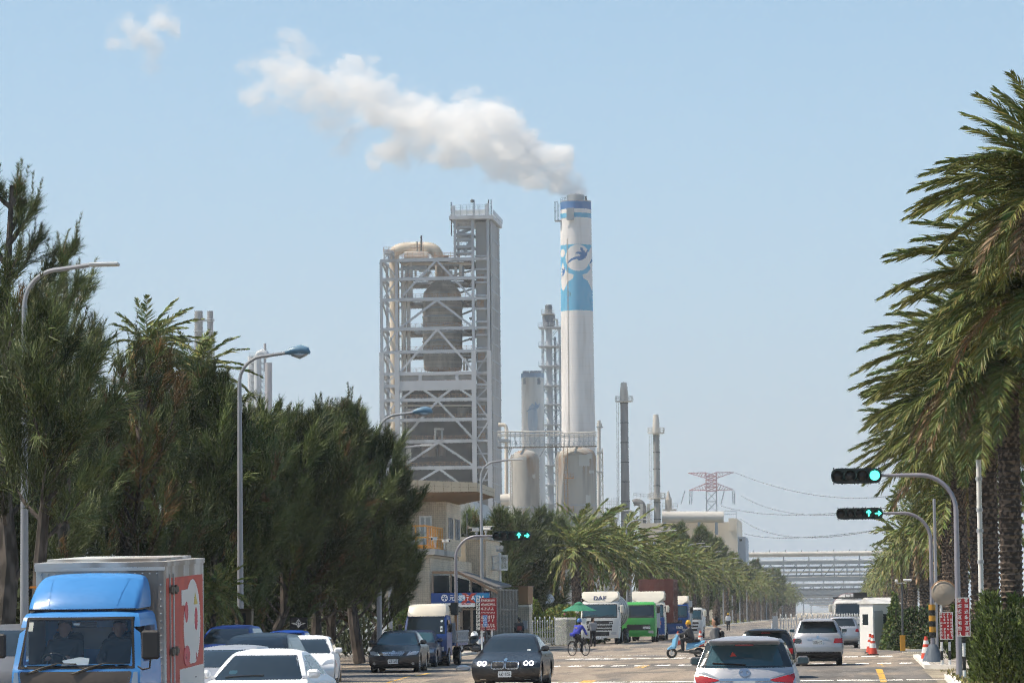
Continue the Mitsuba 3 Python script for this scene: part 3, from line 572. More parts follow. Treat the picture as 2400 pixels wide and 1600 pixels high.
q = [P(x, y, Ye) for x, y in ((604, 1150), (604, 835), (607, 829), (614, 826), (622, 829), (626, 838))]; part(dv, 'loop_pipe', MB().tube(q, 1.0, 12), 'm_white_steel', smooth=40)
part(dv, 'vessel', MB().cyl(P(596, 1200, Ye + 4), P(596, 930, Ye + 4), 2.6, n=20), 'm_white_steel', smooth=40)
part(dv, 'vessel', MB().cyl(P(592, 925, Ye + 4), P(592, 835, Ye + 4), 1.3, n=16), 'm_white_steel', smooth=40)
for py in range(836, 1010, 14): m = MB().box2(P(584, py + 1, Ye + 1), P(618, py, Ye + 5)); rail(m, P(584, py, Ye), P(618, py, Ye), 1.1, 1, .08); part(dv, 'platform', m, 'm_white_steel')
part(dv, 'thin_mast', MB().cyl(P(621, 870, Ye), P(621, 805, Ye), .35, n=8), 'm_mauve_grey')

# ---------------------------------------------------------------- low plant buildings
mat('m_wall_grey', stained((0.44, 0.44, 0.43), (0.33, 0.32, 0.31), .4, .2, .7), .8); mat('m_wall_blue', stained((0.42, 0.47, 0.54), (0.34, 0.37, 0.42), .5, .1, .6), .7); mat('m_wall_cream', stained((0.74, 0.66, 0.55), (0.55, 0.47, 0.38), .4, .2, .6), .8)
pw = thing('plant_hall', 'long low grey hall with flat parapet below the silos', 'building')
part(pw, 'wall', MB().box2((P(1135, 1208, 760)[0], 760, 0), (P(1425, 1208, 760)[0], 790, P(1280, 1210, 760)[2])), 'm_wall_grey')
part(pw, 'parapet', MB().box2((P(1133, 1208, 759)[0], 759, P(1280, 1212, 760)[2]), (P(1427, 1208, 760)[0], 791, P(1280, 1206, 760)[2])), 'm_wall_grey')
for px in range(1150, 1425, 32): part(pw, 'wall_joint', MB().box2(P(px, 1250, 759.9), P(px + .8, 1212, 759.95)), 'm_grey_steel')
part(pw, 'window', MB().box2(P(1279, 1242, 759.5), P(1286, 1233, 759.9)), 'm_glass')
pe = thing('plant_annex', 'pale blue panelled annex in front of the grey hall', 'building')
part(pe, 'wall', MB().box2((P(1136, 1240, 600)[0], 600, 0), (P(1277, 1240, 600)[0], 620, P(1200, 1223, 600)[2])), 'm_wall_blue')
part(pe, 'coping', MB().box2(P(1135, 1223.5, 599.5), P(1278, 1221, 620)), 'm_white_steel')
for px in (1166, 1210, 1255): part(pe, 'wall_joint', MB().box2(P(px, 1300, 599.9), P(px + .9, 1224, 599.96)), 'm_grey_steel')
gw = thing('gable_building', 'grey white gabled shed wall behind the bank building', 'building')
q = [P(x, y, 420) for x, y in ((1060, 1300), (1060, 1172), (1102, 1172), (1124, 1218), (1124, 1300))]; m = MB().prism(sg.Polygon([(a[0], a[2]) for a in q]), 20, c=(0, 420, 0)); part(gw, 'wall', m, 'm_wall_grey')
part(gw, 'roof_edge', MB().beam(P(1101, 1170, 420), P(1126, 1220, 420), .5, .5), 'm_white_steel')
cbd = thing('cream_building', 'sunlit cream block with a big roof duct behind the palm row', 'building'); Yk = 800.0
x0, x1 = P(1500, 1240, Yk)[0], P(1727, 1240, Yk)[0]; zt1 = P(1600, 1224, Yk)[2]
part(cbd, 'wall', MB().box2((x0, Yk, 0), (x1, Yk + 40, zt1)), 'm_wall_cream')
part(cbd, 'parapet_block', MB().box2((P(1708, 1240, Yk)[0], Yk - .3, zt1 - 2), (x1, Yk + 40, P(1700, 1214, Yk)[2])), 'm_wall_cream')
part(cbd, 'side_block', MB().box2((x1, Yk + 6, 0), (P(1745, 1250, Yk)[0], Yk + 30, P(1735, 1256, Yk)[2])), 'm_wall_blue'); part(cbd, 'window', MB().box2(P(1733, 1268, Yk + 5.9), P(1739, 1262, Yk + 6)), 'm_glass')
part(cbd, 'roof_duct', MB().cyl(P(1552, 1211, Yk - 3), P(1696, 1211, Yk - 3), 13.2 * mpp(Yk), n=28), 'm_pipe_pale', smooth=40)
for px in (1560, 1600, 1640, 1680): part(cbd, 'duct_saddle', MB().box2((P(px - 3, 1224, Yk)[0], Yk - 3.6, zt1 - 3), (P(px + 3, 1224, Yk)[0], Yk - 1.0, P(px, 1219, Yk)[2])), 'm_grey_steel')
m = MB(); rail(m, P(1696, 1212, Yk + 1), P(1726, 1212, Yk + 1), 1.4, 1.5, .12); part(cbd, 'roof_rail', m, 'm_grey_steel')

# ---------------------------------------------------------------- pylon and its wires
mat('m_pylon_red', (0.46, 0.24, 0.25), .6)
py = thing('power_pylon', 'red and white lattice power pylon with two pairs of arms', 'pylon'); Yp = 1250.0; ux = mpp(Yp)
px_ = lambda a: P(a, 1200, Yp)[0]; pz_ = lambda b: P(1668, b, Yp)[2]
m = MB(); lattice(m, px_(1655), px_(1681), Yp - 2, Yp + 2, 0, pz_(1150), 12, .2, .2); part(py, 'mast', m, 'm_galv')
m = MB(); lattice(m, px_(1656), px_(1680), Yp - 2, Yp + 2, pz_(1150), pz_(1107), 5, .2); part(py, 'mast', m, 'm_pylon_red')
for (yt, yb, sgn, tip) in ((1107, 1120, 1, 54), (1148, 1132, 1, 52)):
    for s in (-1, 1):
        m = MB(); X0 = px_(1668 + s * 12); X1 = px_(1668 + s * tip); ztp = pz_(yt); 
        for yy in (-1.5, 1.5):
            m.beam((X0, Yp + yy, ztp), (X1, Yp, ztp), .22); m.beam((X0, Yp + yy, pz_(yb)), (X1, Yp, ztp), .2)
            for i in range(7):
                a, b = i / 7, (i + 1) / 7; A = np.array([X0 + (X1 - X0) * a, Yp + yy * (1 - a), ztp]); B = np.array([X0 + (X1 - X0) * b, Yp + yy * (1 - b), ztp + (pz_(yb) - ztp) * (1 - b)]); m.beam(A, B, .12)
        part(py, 'arm', m, 'm_pylon_red')
for s, o in ((-1, -52), (-1, -47), (1, 50), (1, 54), (-1, -64), (1, 30)):
    part(py, 'insulator', MB().beam(P(1668 + o * .98, 1150, Yp), P(1668 + o - (8 if o in (-64, 30) else 0), 1181, Yp), .3), 'm_grey_steel')
mat('m_wire', (.10, .11, .12), .6)
for i, (a, b, sag, c) in enumerate((((1722, 1107), (1948, 1164), 26, 2300), ((1735, 1160), (1900, 1206), 60, 2300), ((1690, 1185), (1860, 1206), 40, 2300), ((1735, 1215), (1880, 1259), 70, 2300), ((1745, 1250), (1880, 1259), 30, 2300))):
    A, Bm = P(*a, Yp), P(*b, Yp - 120); E = P(c, 1100 + 25 * i, Yp - 330)
    ts = np.linspace(0, 1, 26); s0 = 0.42; cpt = (Bm - (1 - s0) ** 2 * A - s0 ** 2 * E) / (2 * s0 * (1 - s0))
    q = [(1 - t) ** 2 * A + 2 * t * (1 - t) * cpt + t * t * E for t in ts]
    obj('power_line', MB().tube(q, .085, 4), 'm_wire', ['uppermost faint power line leaving the tip of the pylon top arm', 'power line sagging from the right end of the lower pylon arm', 'power line sagging from the middle of the pylon', 'lower power line sagging just above the roof of the cream block', 'lowest faint power line above the big pipe rack'][i], 'power line')

# ---------------------------------------------------------------- pipe racks across the avenue
def pipe_rack(Y, ztop, zlow, label, first, n):
    t = thing('pipe_rack', label, 'pipe rack'); xa, xb = (P(1739, 1300, 900)[0] if first else -27.0), 34.0
    h = ztop - zlow
    part(t, 'large_pipe', MB().tube([(xa - 9, Y, ztop - 5.0), (xa - 5, Y, ztop - 4.2), (xa - 1.5, Y, ztop - 1.4), (xa + 1.5, Y, ztop - .65), (xb, Y, ztop - .65)] if first else [(xa, Y, ztop - .5), (xb, Y, ztop - .5)], .66 if first else .5, 14), 'm_pipe_pale', smooth=40)
    for k, (dz, rr) in enumerate(((2.4, .34), (2.5, .26), (4.1, .22), (4.2, .3), (5.3, .24), (5.4, .2), (6.3, .25))[:n]):
        part(t, 'pipe', MB().cyl((xa + 2 + k, Y - .8 + .5 * (k % 4), ztop - dz), (xb, Y - .8 + .5 * (k % 4), ztop - dz), rr, n=8), ['m_white_steel', 'm_pipe_pale', 'm_galv'][k % 3], smooth=40)
    for dz, hh in ((2.95, .75), (h, 1.1)): part(t, 'beam', MB().box2((xa, Y - 1.2, ztop - dz - hh / 2), (xb, Y - .9, ztop - dz + hh / 2)), 'm_grey_steel'); part(t, 'beam', MB().box2((xa, Y + 1.2, ztop - dz - hh / 2), (xb, Y + 1.5, ztop - dz + hh / 2)), 'm_grey_steel')
    for i, x in enumerate(np.arange(xa + 1, xb, 3.3)):
        part(t, 'strut', MB().beam((x, Y - 1.05, ztop - h), (x, Y - 1.05, ztop - (1.2 if i % 2 else 2.9)), .26), 'm_grey_steel')
        part(t, 'strut', MB().beam((x, Y - 1.05, ztop - h), (x + 3.3, Y - 1.05, ztop - 3.2), .22), 'm_grey_steel')
    for x in (xa + 1, xb - 1):
        for yy in (-1, 1.4): part(t, 'column', MB().box2((x - .3, Y + yy - .3, 0), (x + .3, Y + yy + .3, ztop - 3)), 'm_grey_steel')
    if first:
        for x in np.arange(xa + 3, xb, 4.2): part(t, 'vent_stub', MB().cyl((x, Y, ztop - .05), (x, Y, ztop + .45), .12, n=6), 'm_grey_steel')
words = ['nearest pipe rack spanning the avenue, topped by one fat pale pipe', 'second pipe rack spanning the avenue, just below the first', 'third pipe rack back along the avenue', 'fourth pipe rack back, low and hazy', 'fifth pipe rack back, pale strips in the haze', 'farthest pipe rack at the end of the avenue']
for i, (Y, zt_, zl_) in enumerate(((900, 17.6, 10.4), (1130, 13.4, 8.2), (1330, 12.6, 8), (1560, 11.2, 7), (1820, 10.4, 6.4), (2150, 9.6, 6))): pipe_rack(Y, zt_, zl_, words[i], i == 0, 7 if i < 3 else 5)
# ---------------------------------------------------------------- bank building at the corner (front faces the camera)
def _tile(p, n, uv):
    h = dr.select(dr.abs(n.x) > .5, p.y, p.x) / .12; v = p.z / .12
    e = dr.minimum(dr.abs(h - dr.round(h)), dr.abs(v - dr.round(v)))
    s = fbm(p.x * .8, p.y * .8, p.z * .25, 3)
    c = mix((0.56, 0.475, 0.35), (0.46, 0.39, 0.29), smoothstep(.4, .7, s)) * (.9 + .2 * cell_rand(dr.floor(h + .5), dr.floor(v + .5), 0))
    return mix((0.26, 0.22, 0.17), c, smoothstep(.03, .09, e))
mat('m_wall_tile', mikit.proc(_tile), .5)
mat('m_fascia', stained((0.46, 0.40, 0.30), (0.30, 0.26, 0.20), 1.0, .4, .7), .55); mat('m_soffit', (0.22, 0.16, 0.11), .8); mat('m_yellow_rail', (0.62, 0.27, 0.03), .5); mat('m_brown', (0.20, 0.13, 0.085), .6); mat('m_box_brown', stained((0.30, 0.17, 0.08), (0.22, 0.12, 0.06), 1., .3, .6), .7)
mat('m_slat', (0.20, 0.185, 0.16), .6); mat('m_slat_light', (0.34, 0.32, 0.28), .6); mat('m_roof_dark', (0.13, 0.12, 0.11), .7); mat('m_frame_brown', (0.22, 0.17, 0.13), .5); mat('m_curtain', (0.42, 0.44, 0.44), .9)
def Q(cx, cy, Y): return P(880 + cx / 3.733, 1080 + cy / 3.733, Y)
bk = thing('bank_building', 'beige tiled two storey corner building with a wide flat canopy and a bank sign', 'building')
YB, YU = 182.0, 189.0
gx = Q(482, 1200, YB)[0]; zsl0, zsl1 = Q(400, 842, YB)[2], Q(400, 768, YB)[2]
part(bk, 'ground_wall', MB().box2((gx - 9, YB, 0), (gx, YB + 20, zsl0)), 'm_wall_tile')
part(bk, 'balcony_slab', MB().box2((gx - 9.2, YB - .35, zsl1 - .32), (gx + .3, YB + 10, zsl1)), 'm_concrete'); part(bk, 'slab_edge', MB().box2((gx - 9.1, YB - .1, zsl0), (gx + .1, YB + 9.8, zsl1 - .33)), 'm_fascia')
w0, w1 = Q(150, 1105, YB), Q(352, 970, YB)
wd = part(bk, 'window', MB().box2((w0[0], YB - .012, w0[2]), (w1[0], YB + .02, w1[2])), 'm_glass'); part(wd, 'sill', MB().box2((w0[0] - .05, YB - .14, w0[2] - .07), (w1[0] + .05, YB + .02, w0[2])), 'm_white'); part(wd, 'mullion', MB().box2((w0[0], YB - .05, w0[2] + .42), (w1[0], YB - .013, w0[2] + .46)), 'm_galv')
ux1 = Q(622, 600, YU)[0]; zc0 = Q(700, 330, YU)[2]
part(bk, 'upper_wall', MB().box2((ux1 - 9, YU, zsl1 - .2), (ux1, YU + 7, zc0 + .5)), 'm_wall_tile')
a, b = Q(392, 740, YU), Q(487, 490, YU)
wd = part(bk, 'window', MB().box2((a[0], YU - .02, a[2]), (b[0], YU + .02, b[2])), 'm_curtain'); m = MB()
for x in (a[0], a[0] + .28, b[0]): m.box2((x - .04, YU - .08, a[2]), (x + .04, YU - .021, b[2]))
m.box2((a[0] - .04, YU - .07, b[2]), (b[0] + .04, YU - .022, b[2] + .07)); part(wd, 'frame', m, 'm_white')
for y0, y1 in ((YU + .9, YU + 2.6), (YU + 4.2, YU + 5.9)):
    z0, z1 = Q(680, 680, YU + 2)[2], Q(680, 496, YU + 2)[2]; wd = part(bk, 'window', MB().box2((ux1 - .02, y0, z0), (ux1 + .012, y1, z1)), 'm_glass'); m = MB()
    for y in (y0, (y0 + y1) / 2, y1): m.box((ux1 + .04, y, (z0 + z1) / 2), (.06, .09, z1 - z0))
    part(wd, 'frame', m, 'm_white_steel')
# canopy with tiled fascia
cxr = Q(888, 230, YU - 3)[0]; yc0, yc1 = YU - 3.0, YU + 6.5; zk0, zk1 = Q(800, 268, yc0)[2], Q(800, 192, yc0)[2]
pts = [(cxr - 14, 1.35), (cxr - 9, 1.02), (cxr - 4, .72), (cxr, .5)]
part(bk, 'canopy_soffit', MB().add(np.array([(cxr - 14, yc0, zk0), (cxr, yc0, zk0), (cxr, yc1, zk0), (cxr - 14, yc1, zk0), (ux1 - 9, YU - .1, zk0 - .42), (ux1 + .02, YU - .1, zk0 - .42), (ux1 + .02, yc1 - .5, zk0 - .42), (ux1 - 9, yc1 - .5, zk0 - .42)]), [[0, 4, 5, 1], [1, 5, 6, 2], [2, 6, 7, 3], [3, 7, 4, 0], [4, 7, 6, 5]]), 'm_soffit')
part(bk, 'canopy_top', MB().box2((cxr - 14, yc0 + .3, zk0 + .1), (cxr - .25, yc1, zk0 + .44)), 'm_concrete')
htop = lambda x: np.interp(x, [p[0] for p in pts], [p[1] for p in pts])
n = 30
for i in range(n):
    x0, x1 = cxr - 14 + 14 * i / n, cxr - 14 + 14 * (i + 1) / n; h0, h1 = htop(x0), htop(x1)
    for lo_, hi_ in ((0, .5), (.5, 1)):
        v = np.array([(x, y, zk0 + h * f) for y in (yc0, yc0 + .25) for x, h in ((x0 + .012, h0), (x1 - .012, h1)) for f in (lo_ + .012, hi_ - .012)]); part(bk, 'fascia_tile', trimesh.convex.convex_hull(v), 'm_fascia')
for i in range(14):
    y0, y1 = yc0 + .27 + (yc1 - yc0 - .3) * i / 14, yc0 + .27 + (yc1 - yc0 - .3) * (i + 1) / 14
    for lo_, hi_ in ((0, .5), (.5, 1)): part(bk, 'fascia_tile', MB().box2((cxr - .25, y0 + .015, zk0 + .5 * lo_ + .01), (cxr, y1 - .015, zk0 + .5 * hi_ - .01)), 'm_fascia')
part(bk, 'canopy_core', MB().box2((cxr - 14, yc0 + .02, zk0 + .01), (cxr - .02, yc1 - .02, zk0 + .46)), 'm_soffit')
# balcony rail
zr0, zr1 = zsl1, Q(400, 566, YB)[2]; rx = Q(455, 700, YB)[0]; ye = YU - .2
def bar(a, b, w=.05, nm='baluster'): part(bk, nm, MB().beam(a, b, w), 'm_yellow_rail')
for z in (zr1, (zr0 + zr1) / 2, zr0 + .12): bar((rx - 4, YB - .1, z), (rx, YB - .1, z), .07, 'balcony_rail'); bar((rx, YB - .1, z), (rx, ye, z), .07, 'balcony_rail')
part(bk, 'rail_panel', MB().box2((rx - 4, YB - .08, zr0 + .03), (rx, YB - .04, zr0 + .22)), 'm_yellow_rail')
for i in range(10): y = YB - .1 + (ye - YB) * i / 9; bar((rx, y, zr0), (rx, y, zr1), .05)
for x in (rx - 3.2, rx - 1.9, rx - .62): bar((x, YB - .1, zr0), (x, YB - .1, zr1), .05)
part(bk, 'air_conditioner', MB().box2(Q(275, 755, YB + 3), Q(415, 690, YB + 4)), 'm_grey_steel')
# wing, lean-to, shop front
YW = 203.0
a, b = Q(742, 1000, YW), Q(966, 685, YW); part(bk, 'wing_wall', MB().box2((a[0], YW, 0), (b[0], YW + 8, b[2])), 'm_wall_tile'); part(bk, 'wing_coping', MB().box2((a[0] - .1, YW - .15, b[2]), (b[0] + .15, YW + 8.1, b[2] + .16)), 'm_concrete')
part(bk, 'wing_pier', MB().box2((Q(738, 900, YW)[0], YW - .6, 2.5), (Q(800, 900, YW)[0], YW - .02, Q(800, 715, YW)[2])), 'm_fascia')
part(bk, 'downpipe', MB().tube([Q(640, 865, YB + 9), Q(644, 930, YB + 9), Q(654, 975, YB + 9)], .04, 6), 'm_dark_steel')
YSH = 181.6
def shp(cx, cy): return Q(cx, cy, YSH)
x0, x1 = shp(492, 1100)[0], shp(1003, 1100)[0]
part(bk, 'shop_back', MB().box2((x0, YSH + .5, 0), (x1, YSH + 9, shp(600, 990)[2] - .9)), 'm_black')
zs0, zs1 = shp(600, 1240)[2], shp(600, 1152)[2]
sg_ = part(bk, 'sign_board', MB().box2((x0, YSH - .35, zs0), (x1, YSH, zs1)), 'm_blue_sign', label='blue bank sign board with white lettering')
zr = lambda cx: shp(cx, np.interp(cx, [492, 720, 1003], [985, 985, 1105]))[2]
for i, (ca, cb_) in enumerate(((500, 645), (660, 822), (836, 925))):
    xa, xb = shp(ca, 1100)[0], shp(cb_, 1100)[0]; poly = sg.Polygon([(xa, zs1 + .06), (xb, zs1 + .06), (xb, zr(cb_) - .1), (xa, zr(ca) - .1)]); part(bk, 'window', MB().prism(poly, .04, c=(0, YSH - .06, 0)), 'm_glass')
for cx in (492, 652, 829, 930): part(bk, 'window_post', MB().box2((shp(cx, 1)[0] - .05, YSH - .12, zs1), (shp(cx, 1)[0] + .05, YSH, zr(cx) - .02)), 'm_frame_brown')
v = []
for cx in (492, 720, 1060): v += [(shp(cx, 1)[0], YSH - .4, zr(min(cx, 1060)) + (0 if cx < 1003 else -.35)), (shp(cx, 1)[0], YSH - .4, zr(min(cx, 1060)) + .14 + (0 if cx < 1003 else -.35))]
m = MB(); q = np.array(v); q2 = q + [0, .25, 0]
for i in (0, 2): m.mesh(trimesh.convex.convex_hull(np.vstack([q[i:i + 4], q2[i:i + 4]])))
part(bk, 'roof_fascia', m, 'm_brown')
A, B, C_, D = Q(715, 985, YSH), Q(1060, 1118, YSH), Q(1190, 1100, YSH + 14), Q(800, 985, YSH + 9); up = np.array([0, 0, .12])
part(bk, 'lean_to_roof', trimesh.convex.convex_hull(np.array([A, B, C_, D, A + up, B + up, C_ + up, D + up])), 'm_roof_dark')
part(bk, 'sign_strip', MB().box2((x0, YSH - .33, shp(600, 1277)[2]), (x1 - .8, YSH, zs0 - .01)), 'm_white', label='white strip under the bank sign with small red characters')
for cx in (492, 740, 830, 1000): part(bk, 'shop_post', MB().box2((shp(cx, 1)[0] - .07, YSH - .1, .1), (shp(cx, 1)[0] + .07, YSH + .1, shp(600, 1278)[2])), 'm_frame_brown')
part(bk, 'shop_glass', MB().box2((shp(835, 1)[0], YSH + .0, .4), (shp(995, 1)[0], YSH + .04, shp(600, 1290)[2])), 'm_glass'); part(bk, 'shop_wall', MB().box2((x0, YSH - .02, .1), (shp(738, 1)[0], YSH + .3, shp(600, 1278)[2])), 'm_wall_tile')
part(bk, 'transom', MB().box2((shp(740, 1)[0], YSH - .1, shp(1, 1310)[2]), (x1, YSH - .01, shp(1, 1296)[2])), 'm_frame_brown')
# lettering made of strokes
GL = {'yuan': [[(.25, .88), (.75, .88)], [(.1, .62), (.9, .62)], [(.38, .62), (.36, .3), (.1, .05)], [(.62, .62), (.62, .15), (.68, .06), (.9, .06), (.92, .22)]],
      'da': [[(.08, .65), (.92, .65)], [(.5, .95), (.48, .55), (.1, .05)], [(.5, .55), (.92, .05)]],
      'yin': [[(.25, .95), (.05, .7)], [(.25, .95), (.46, .72)], [(.12, .66), (.4, .66)], [(.08, .48), (.44, .48)], [(.26, .66), (.26, .12)], [(.12, .38), (.17, .22)], [(.4, .38), (.35, .22)], [(.05, .1), (.46, .12)], [(.55, .92), (.9, .92), (.9, .52), (.55, .52)], [(.55, .72), (.9, .72)], [(.55, .92), (.55, .08), (.72, .18)], [(.62, .5), (.95, .05)], [(.92, .4), (.72, .28)]],
      'hang': [[(.3, .95), (.08, .72)], [(.34, .7), (.06, .42)], [(.22, .54), (.22, .05)], [(.5, .85), (.92, .85)], [(.42, .6), (.97, .6)], [(.75, .6), (.75, .1), (.65, .14)]]}
def glyph(strokes, s, x, z, w=.09): return sa.translate(sa.scale(shapely.union_all([sg.LineString(l).buffer(w / 2, cap_style=2, join_style=2) for l in strokes]), s, s, origin=(0, 0)), x, z)
def rglyph(r, s, x, z, w=.1):
    """One small block character too small to read."""
    L = []; n = r.randint(3, 4)
    for i in range(n): y = .1 + .8 * i / (n - 1); a = r.choice((.05, .05, .3)); L.append([(a, y), (r.choice((.95, .95, .7)), y)])
    for i in range(r.randint(2, 3)): xx = r.choice((.15, .35, .5, .65, .85)); L.append([(xx, r.choice((.05, .3))), (xx, r.choice((.95, .7)))])
    if r.random() < .5: L.append([(.5, .5), (.1, .05)])
    return glyph(L, s, x, z, w)
def flatp(polys, Y, d=.012): return MB().prism(shapely.union_all(polys), d, c=(0, Y - d, 0))
YG = YSH - .352; s = .34; z = (zs0 + zs1) / 2 - s / 2
ems = [sg.Polygon([(.5 * math.cos(t), .5 * math.sin(t)) for t in np.linspace(0, 2 * np.pi, 30)]).difference(sg.Point(0, 0).buffer(.40))]
for k in range(5): t = math.pi / 2 + k * 2 * math.pi / 5; ems.append(sg.Polygon([(.08 * math.cos(t), .08 * math.sin(t)), (.46 * math.cos(t + .34), .46 * math.sin(t + .34)), (.46 * math.cos(t - .34), .46 * math.sin(t - .34))]))
part(sg_, 'emblem', flatp([sa.translate(sa.scale(e, .36, .36, origin=(0, 0)), shp(600, 1)[0], z + s / 2) for e in ems], YG), 'm_white')
for nm, cx in (('yuan', 638), ('da', 682), ('yin', 722), ('hang', 764)): part(sg_, 'letter', flatp([glyph(GL[nm], .32, shp(cx, 1)[0], z + .01)], YG), 'm_white')
tm = meshkit.text_mesh('ATM', .22, .012, True); tm.vertices = np.stack([tm.vertices[:, 0] + shp(832, 1)[0], YG - tm.vertices[:, 2], tm.vertices[:, 1] + z + .05], 1); part(sg_, 'letter', tm, 'm_white')
def cpoly(pts): return sg.Polygon([(shp(a, b)[0], shp(a, b)[2]) for a, b in pts])
part(sg_, 'red_mark', flatp([cpoly([(758, 1154), (800, 1154), (826, 1178), (850, 1154), (892, 1154), (842, 1198), (885, 1238), (845, 1238), (822, 1215), (795, 1238), (752, 1238), (800, 1196)])], YG + .006), mat('m_sign_red', (.42, .05, .03), .4))
part(sg_, 'blue_patch', flatp([cpoly([(895, 1154), (1001, 1154), (1001, 1238), (888, 1238), (846, 1198)])], YG + .008), mat('m_sign_cyan', (.02, .20, .42), .4)); part(sg_, 'blue_patch', flatp([cpoly([(735, 1154), (756, 1154), (798, 1196), (750, 1238), (735, 1238)])], YG + .008), 'm_sign_cyan')
r5 = random.Random(3); part(bk, 'small_lettering', flatp([rglyph(r5, .11, shp(738 + 15 * i, 1)[0], shp(1, 1264)[2], .13) for i in range(6)], YSH - .331), 'm_red')
# louvred screen, brown box room, low tiled wall
lv = thing('louvre_screen', 'screen of upright grey brown slats beside the bank shop front', 'screen'); n = 26
for i in range(n):
    f = i / (n - 1); cx = 1004 + 236 * f; Y = 182.2 + 9 * f; a = Q(cx, 1116 + 14 * f, Y); part(lv, 'slat', MB().box2((a[0] - .035, Y, .1), (a[0] + .035, Y + .14, a[2])), 'm_slat_light' if i % 3 == 0 else 'm_slat')
for cy in (1122, 1294, 1445): part(lv, 'cross_rail', MB().beam(Q(1003, cy, 182.3) + [0, .2, 0], Q(1241, cy + 6, 191.3) + [0, .2, 0], .08), 'm_slat')
part(lv, 'backing', MB().add(np.array([Q(1003, 1135, 182.6), Q(1241, 1145, 191.6), (*Q(1241, 1145, 191.6)[:2], .1), (*Q(1003, 1135, 182.6)[:2], .1)]), [[0, 1, 2, 3]]), 'm_roof_dark')
gb = thing('guard_box', 'brown panelled box room on a low tiled wall', 'hut')
part(gb, 'cabin', MB().box2((Q(1238, 1, 196)[0], 196, Q(1, 1264, 196)[2]), (Q(1322, 1, 196)[0], 199, Q(1, 1110, 196)[2])), 'm_box_brown'); part(gb, 'roof', MB().box2((Q(1190, 1, 196)[0], 195.8, Q(1, 1110, 196)[2]), (Q(1326, 1, 196)[0], 199.2, Q(1, 1104, 196)[2])), 'm_brown')
part(gb, 'tiled_wall', MB().box2((Q(1240, 1, 194)[0], 194, 0), (Q(1330, 1, 194)[0], 195.9, Q(1, 1290, 194)[2])), 'm_wall_tile'); part(gb, 'wall_top', MB().box2((Q(1238, 1, 194)[0], 193.9, Q(1, 1290, 194)[2]), (Q(1330, 1, 194)[0], 195.95, Q(1, 1270, 194)[2])), 'm_offwhite')
ub = obj('utility_box', MB().box2(Q(1292, 1470, 193.6), Q(1326, 1398, 193.3)).box(Q(1309, 1396, 193.45), (.3, .36, .03)), 'm_galv', 'small grey utility box before the low tiled wall', 'utility box')
# cameras on the building
def camera_head(name, c, yaw, label, s=1.0, base=None):
    t = thing(name, label, 'camera', frame(c, yaw, s))
    part(t, 'housing', MB().box((0, -.1, .12), (.16, .46, .15), bev=.03), 'm_white'); part(t, 'sun_shield', MB().box((0, -.14, .215), (.2, .56, .025)), 'm_white'); part(t, 'lens', MB().cyl((0, -.34, .12), (0, -.31, .12), .06, n=12), 'm_black'); part(t, 'bracket', MB().cyl((0, 0, -.35 if base is None else base), (0, 0, .06), .035, n=8).box((0, 0, -.02), (.1, .12, .06)), 'm_galv')
    return t
camera_head('security_camera', Q(522, 700, YB - .2), -25, 'white camera on the balcony corner, left one of the pair by the orange rail', 1.0); camera_head('security_camera', Q(605, 718, YB + 4), 62, 'white camera beside the balcony rail, right one of the pair, turned right', 1.0)
camera_head('security_camera', Q(884, 624, 203), -40, 'white camera left of the lamp post on the wing roof', 1.3); camera_head('security_camera', Q(965, 612, 203), 60, 'white camera right of the lamp post on the wing roof', 1.3)
rm = thing('roof_mast', 'thin dark mast with a small box on the wing roof', 'mast'); part(rm, 'pole', MB().cyl(Q(800, 682, 204), Q(800, 460, 204), .035, n=6), 'm_dark_steel'); part(rm, 'box', MB().box(Q(810, 578, 204), (.13, .1, .2)), 'm_frame_brown'); part(rm, 'loop', MB().tube([Q(x, y, 204) for x, y in ((745, 672), (752, 640), (765, 632), (785, 645), (798, 665))], .03, 6), 'm_dark_steel')
# floodlight basket on its pole
fb = thing('floodlight_mast', 'white mast with a railed basket and two round floodlights under the signal', 'mast'); Yq = 206.0; c = Q(1088, 900, Yq)
part(fb, 'pole', MB().cyl((c[0], Yq, 0), (c[0], Yq, Q(1088, 800, Yq)[2]), .09, n=12), 'm_white'); z0, z1 = Q(1088, 950, Yq)[2], Q(1088, 828, Yq)[2]
part(fb, 'basket_floor', MB().cyl((c[0], Yq, z0 - .05), (c[0], Yq, z0 + .03), .47, n=20), 'm_white')
for zz_ in (z1, (z0 + z1) / 2, z0 + .03): part(fb, 'basket_ring', MB().tube([(c[0] + .47 * math.cos(t), Yq + .47 * math.sin(t), zz_) for t in np.linspace(0, 2 * np.pi, 21)], .025, 5), 'm_white')
for k in range(16): t = k * math.pi / 8; part(fb, 'basket_bar', MB().cyl((c[0] + .47 * math.cos(t), Yq + .47 * math.sin(t), z0), (c[0] + .47 * math.cos(t), Yq + .47 * math.sin(t), z1), .018, n=5), 'm_white')
for dx in (-.12, .13): part(fb, 'floodlight', MB().lathe([(0, 0), (.09, .02), (.15, .1), (.16, .2), (.12, .2), (0, .12)], (0, 0, 0), 16).box((0, 0, -.1), (.04, .04, .2)) if 0 else MB().cyl((c[0] + dx, Yq - .16, Q(1, 768, Yq)[2]), (c[0] + dx * 1.3, Yq + .05, Q(1, 768, Yq)[2] + .04), .13, .06, 14), 'm_white', smooth=40)
part(fb, 'lamp_bracket', MB().box((c[0], Yq, Q(1, 795, Yq)[2]), (.42, .14, .12)), 'm_galv')
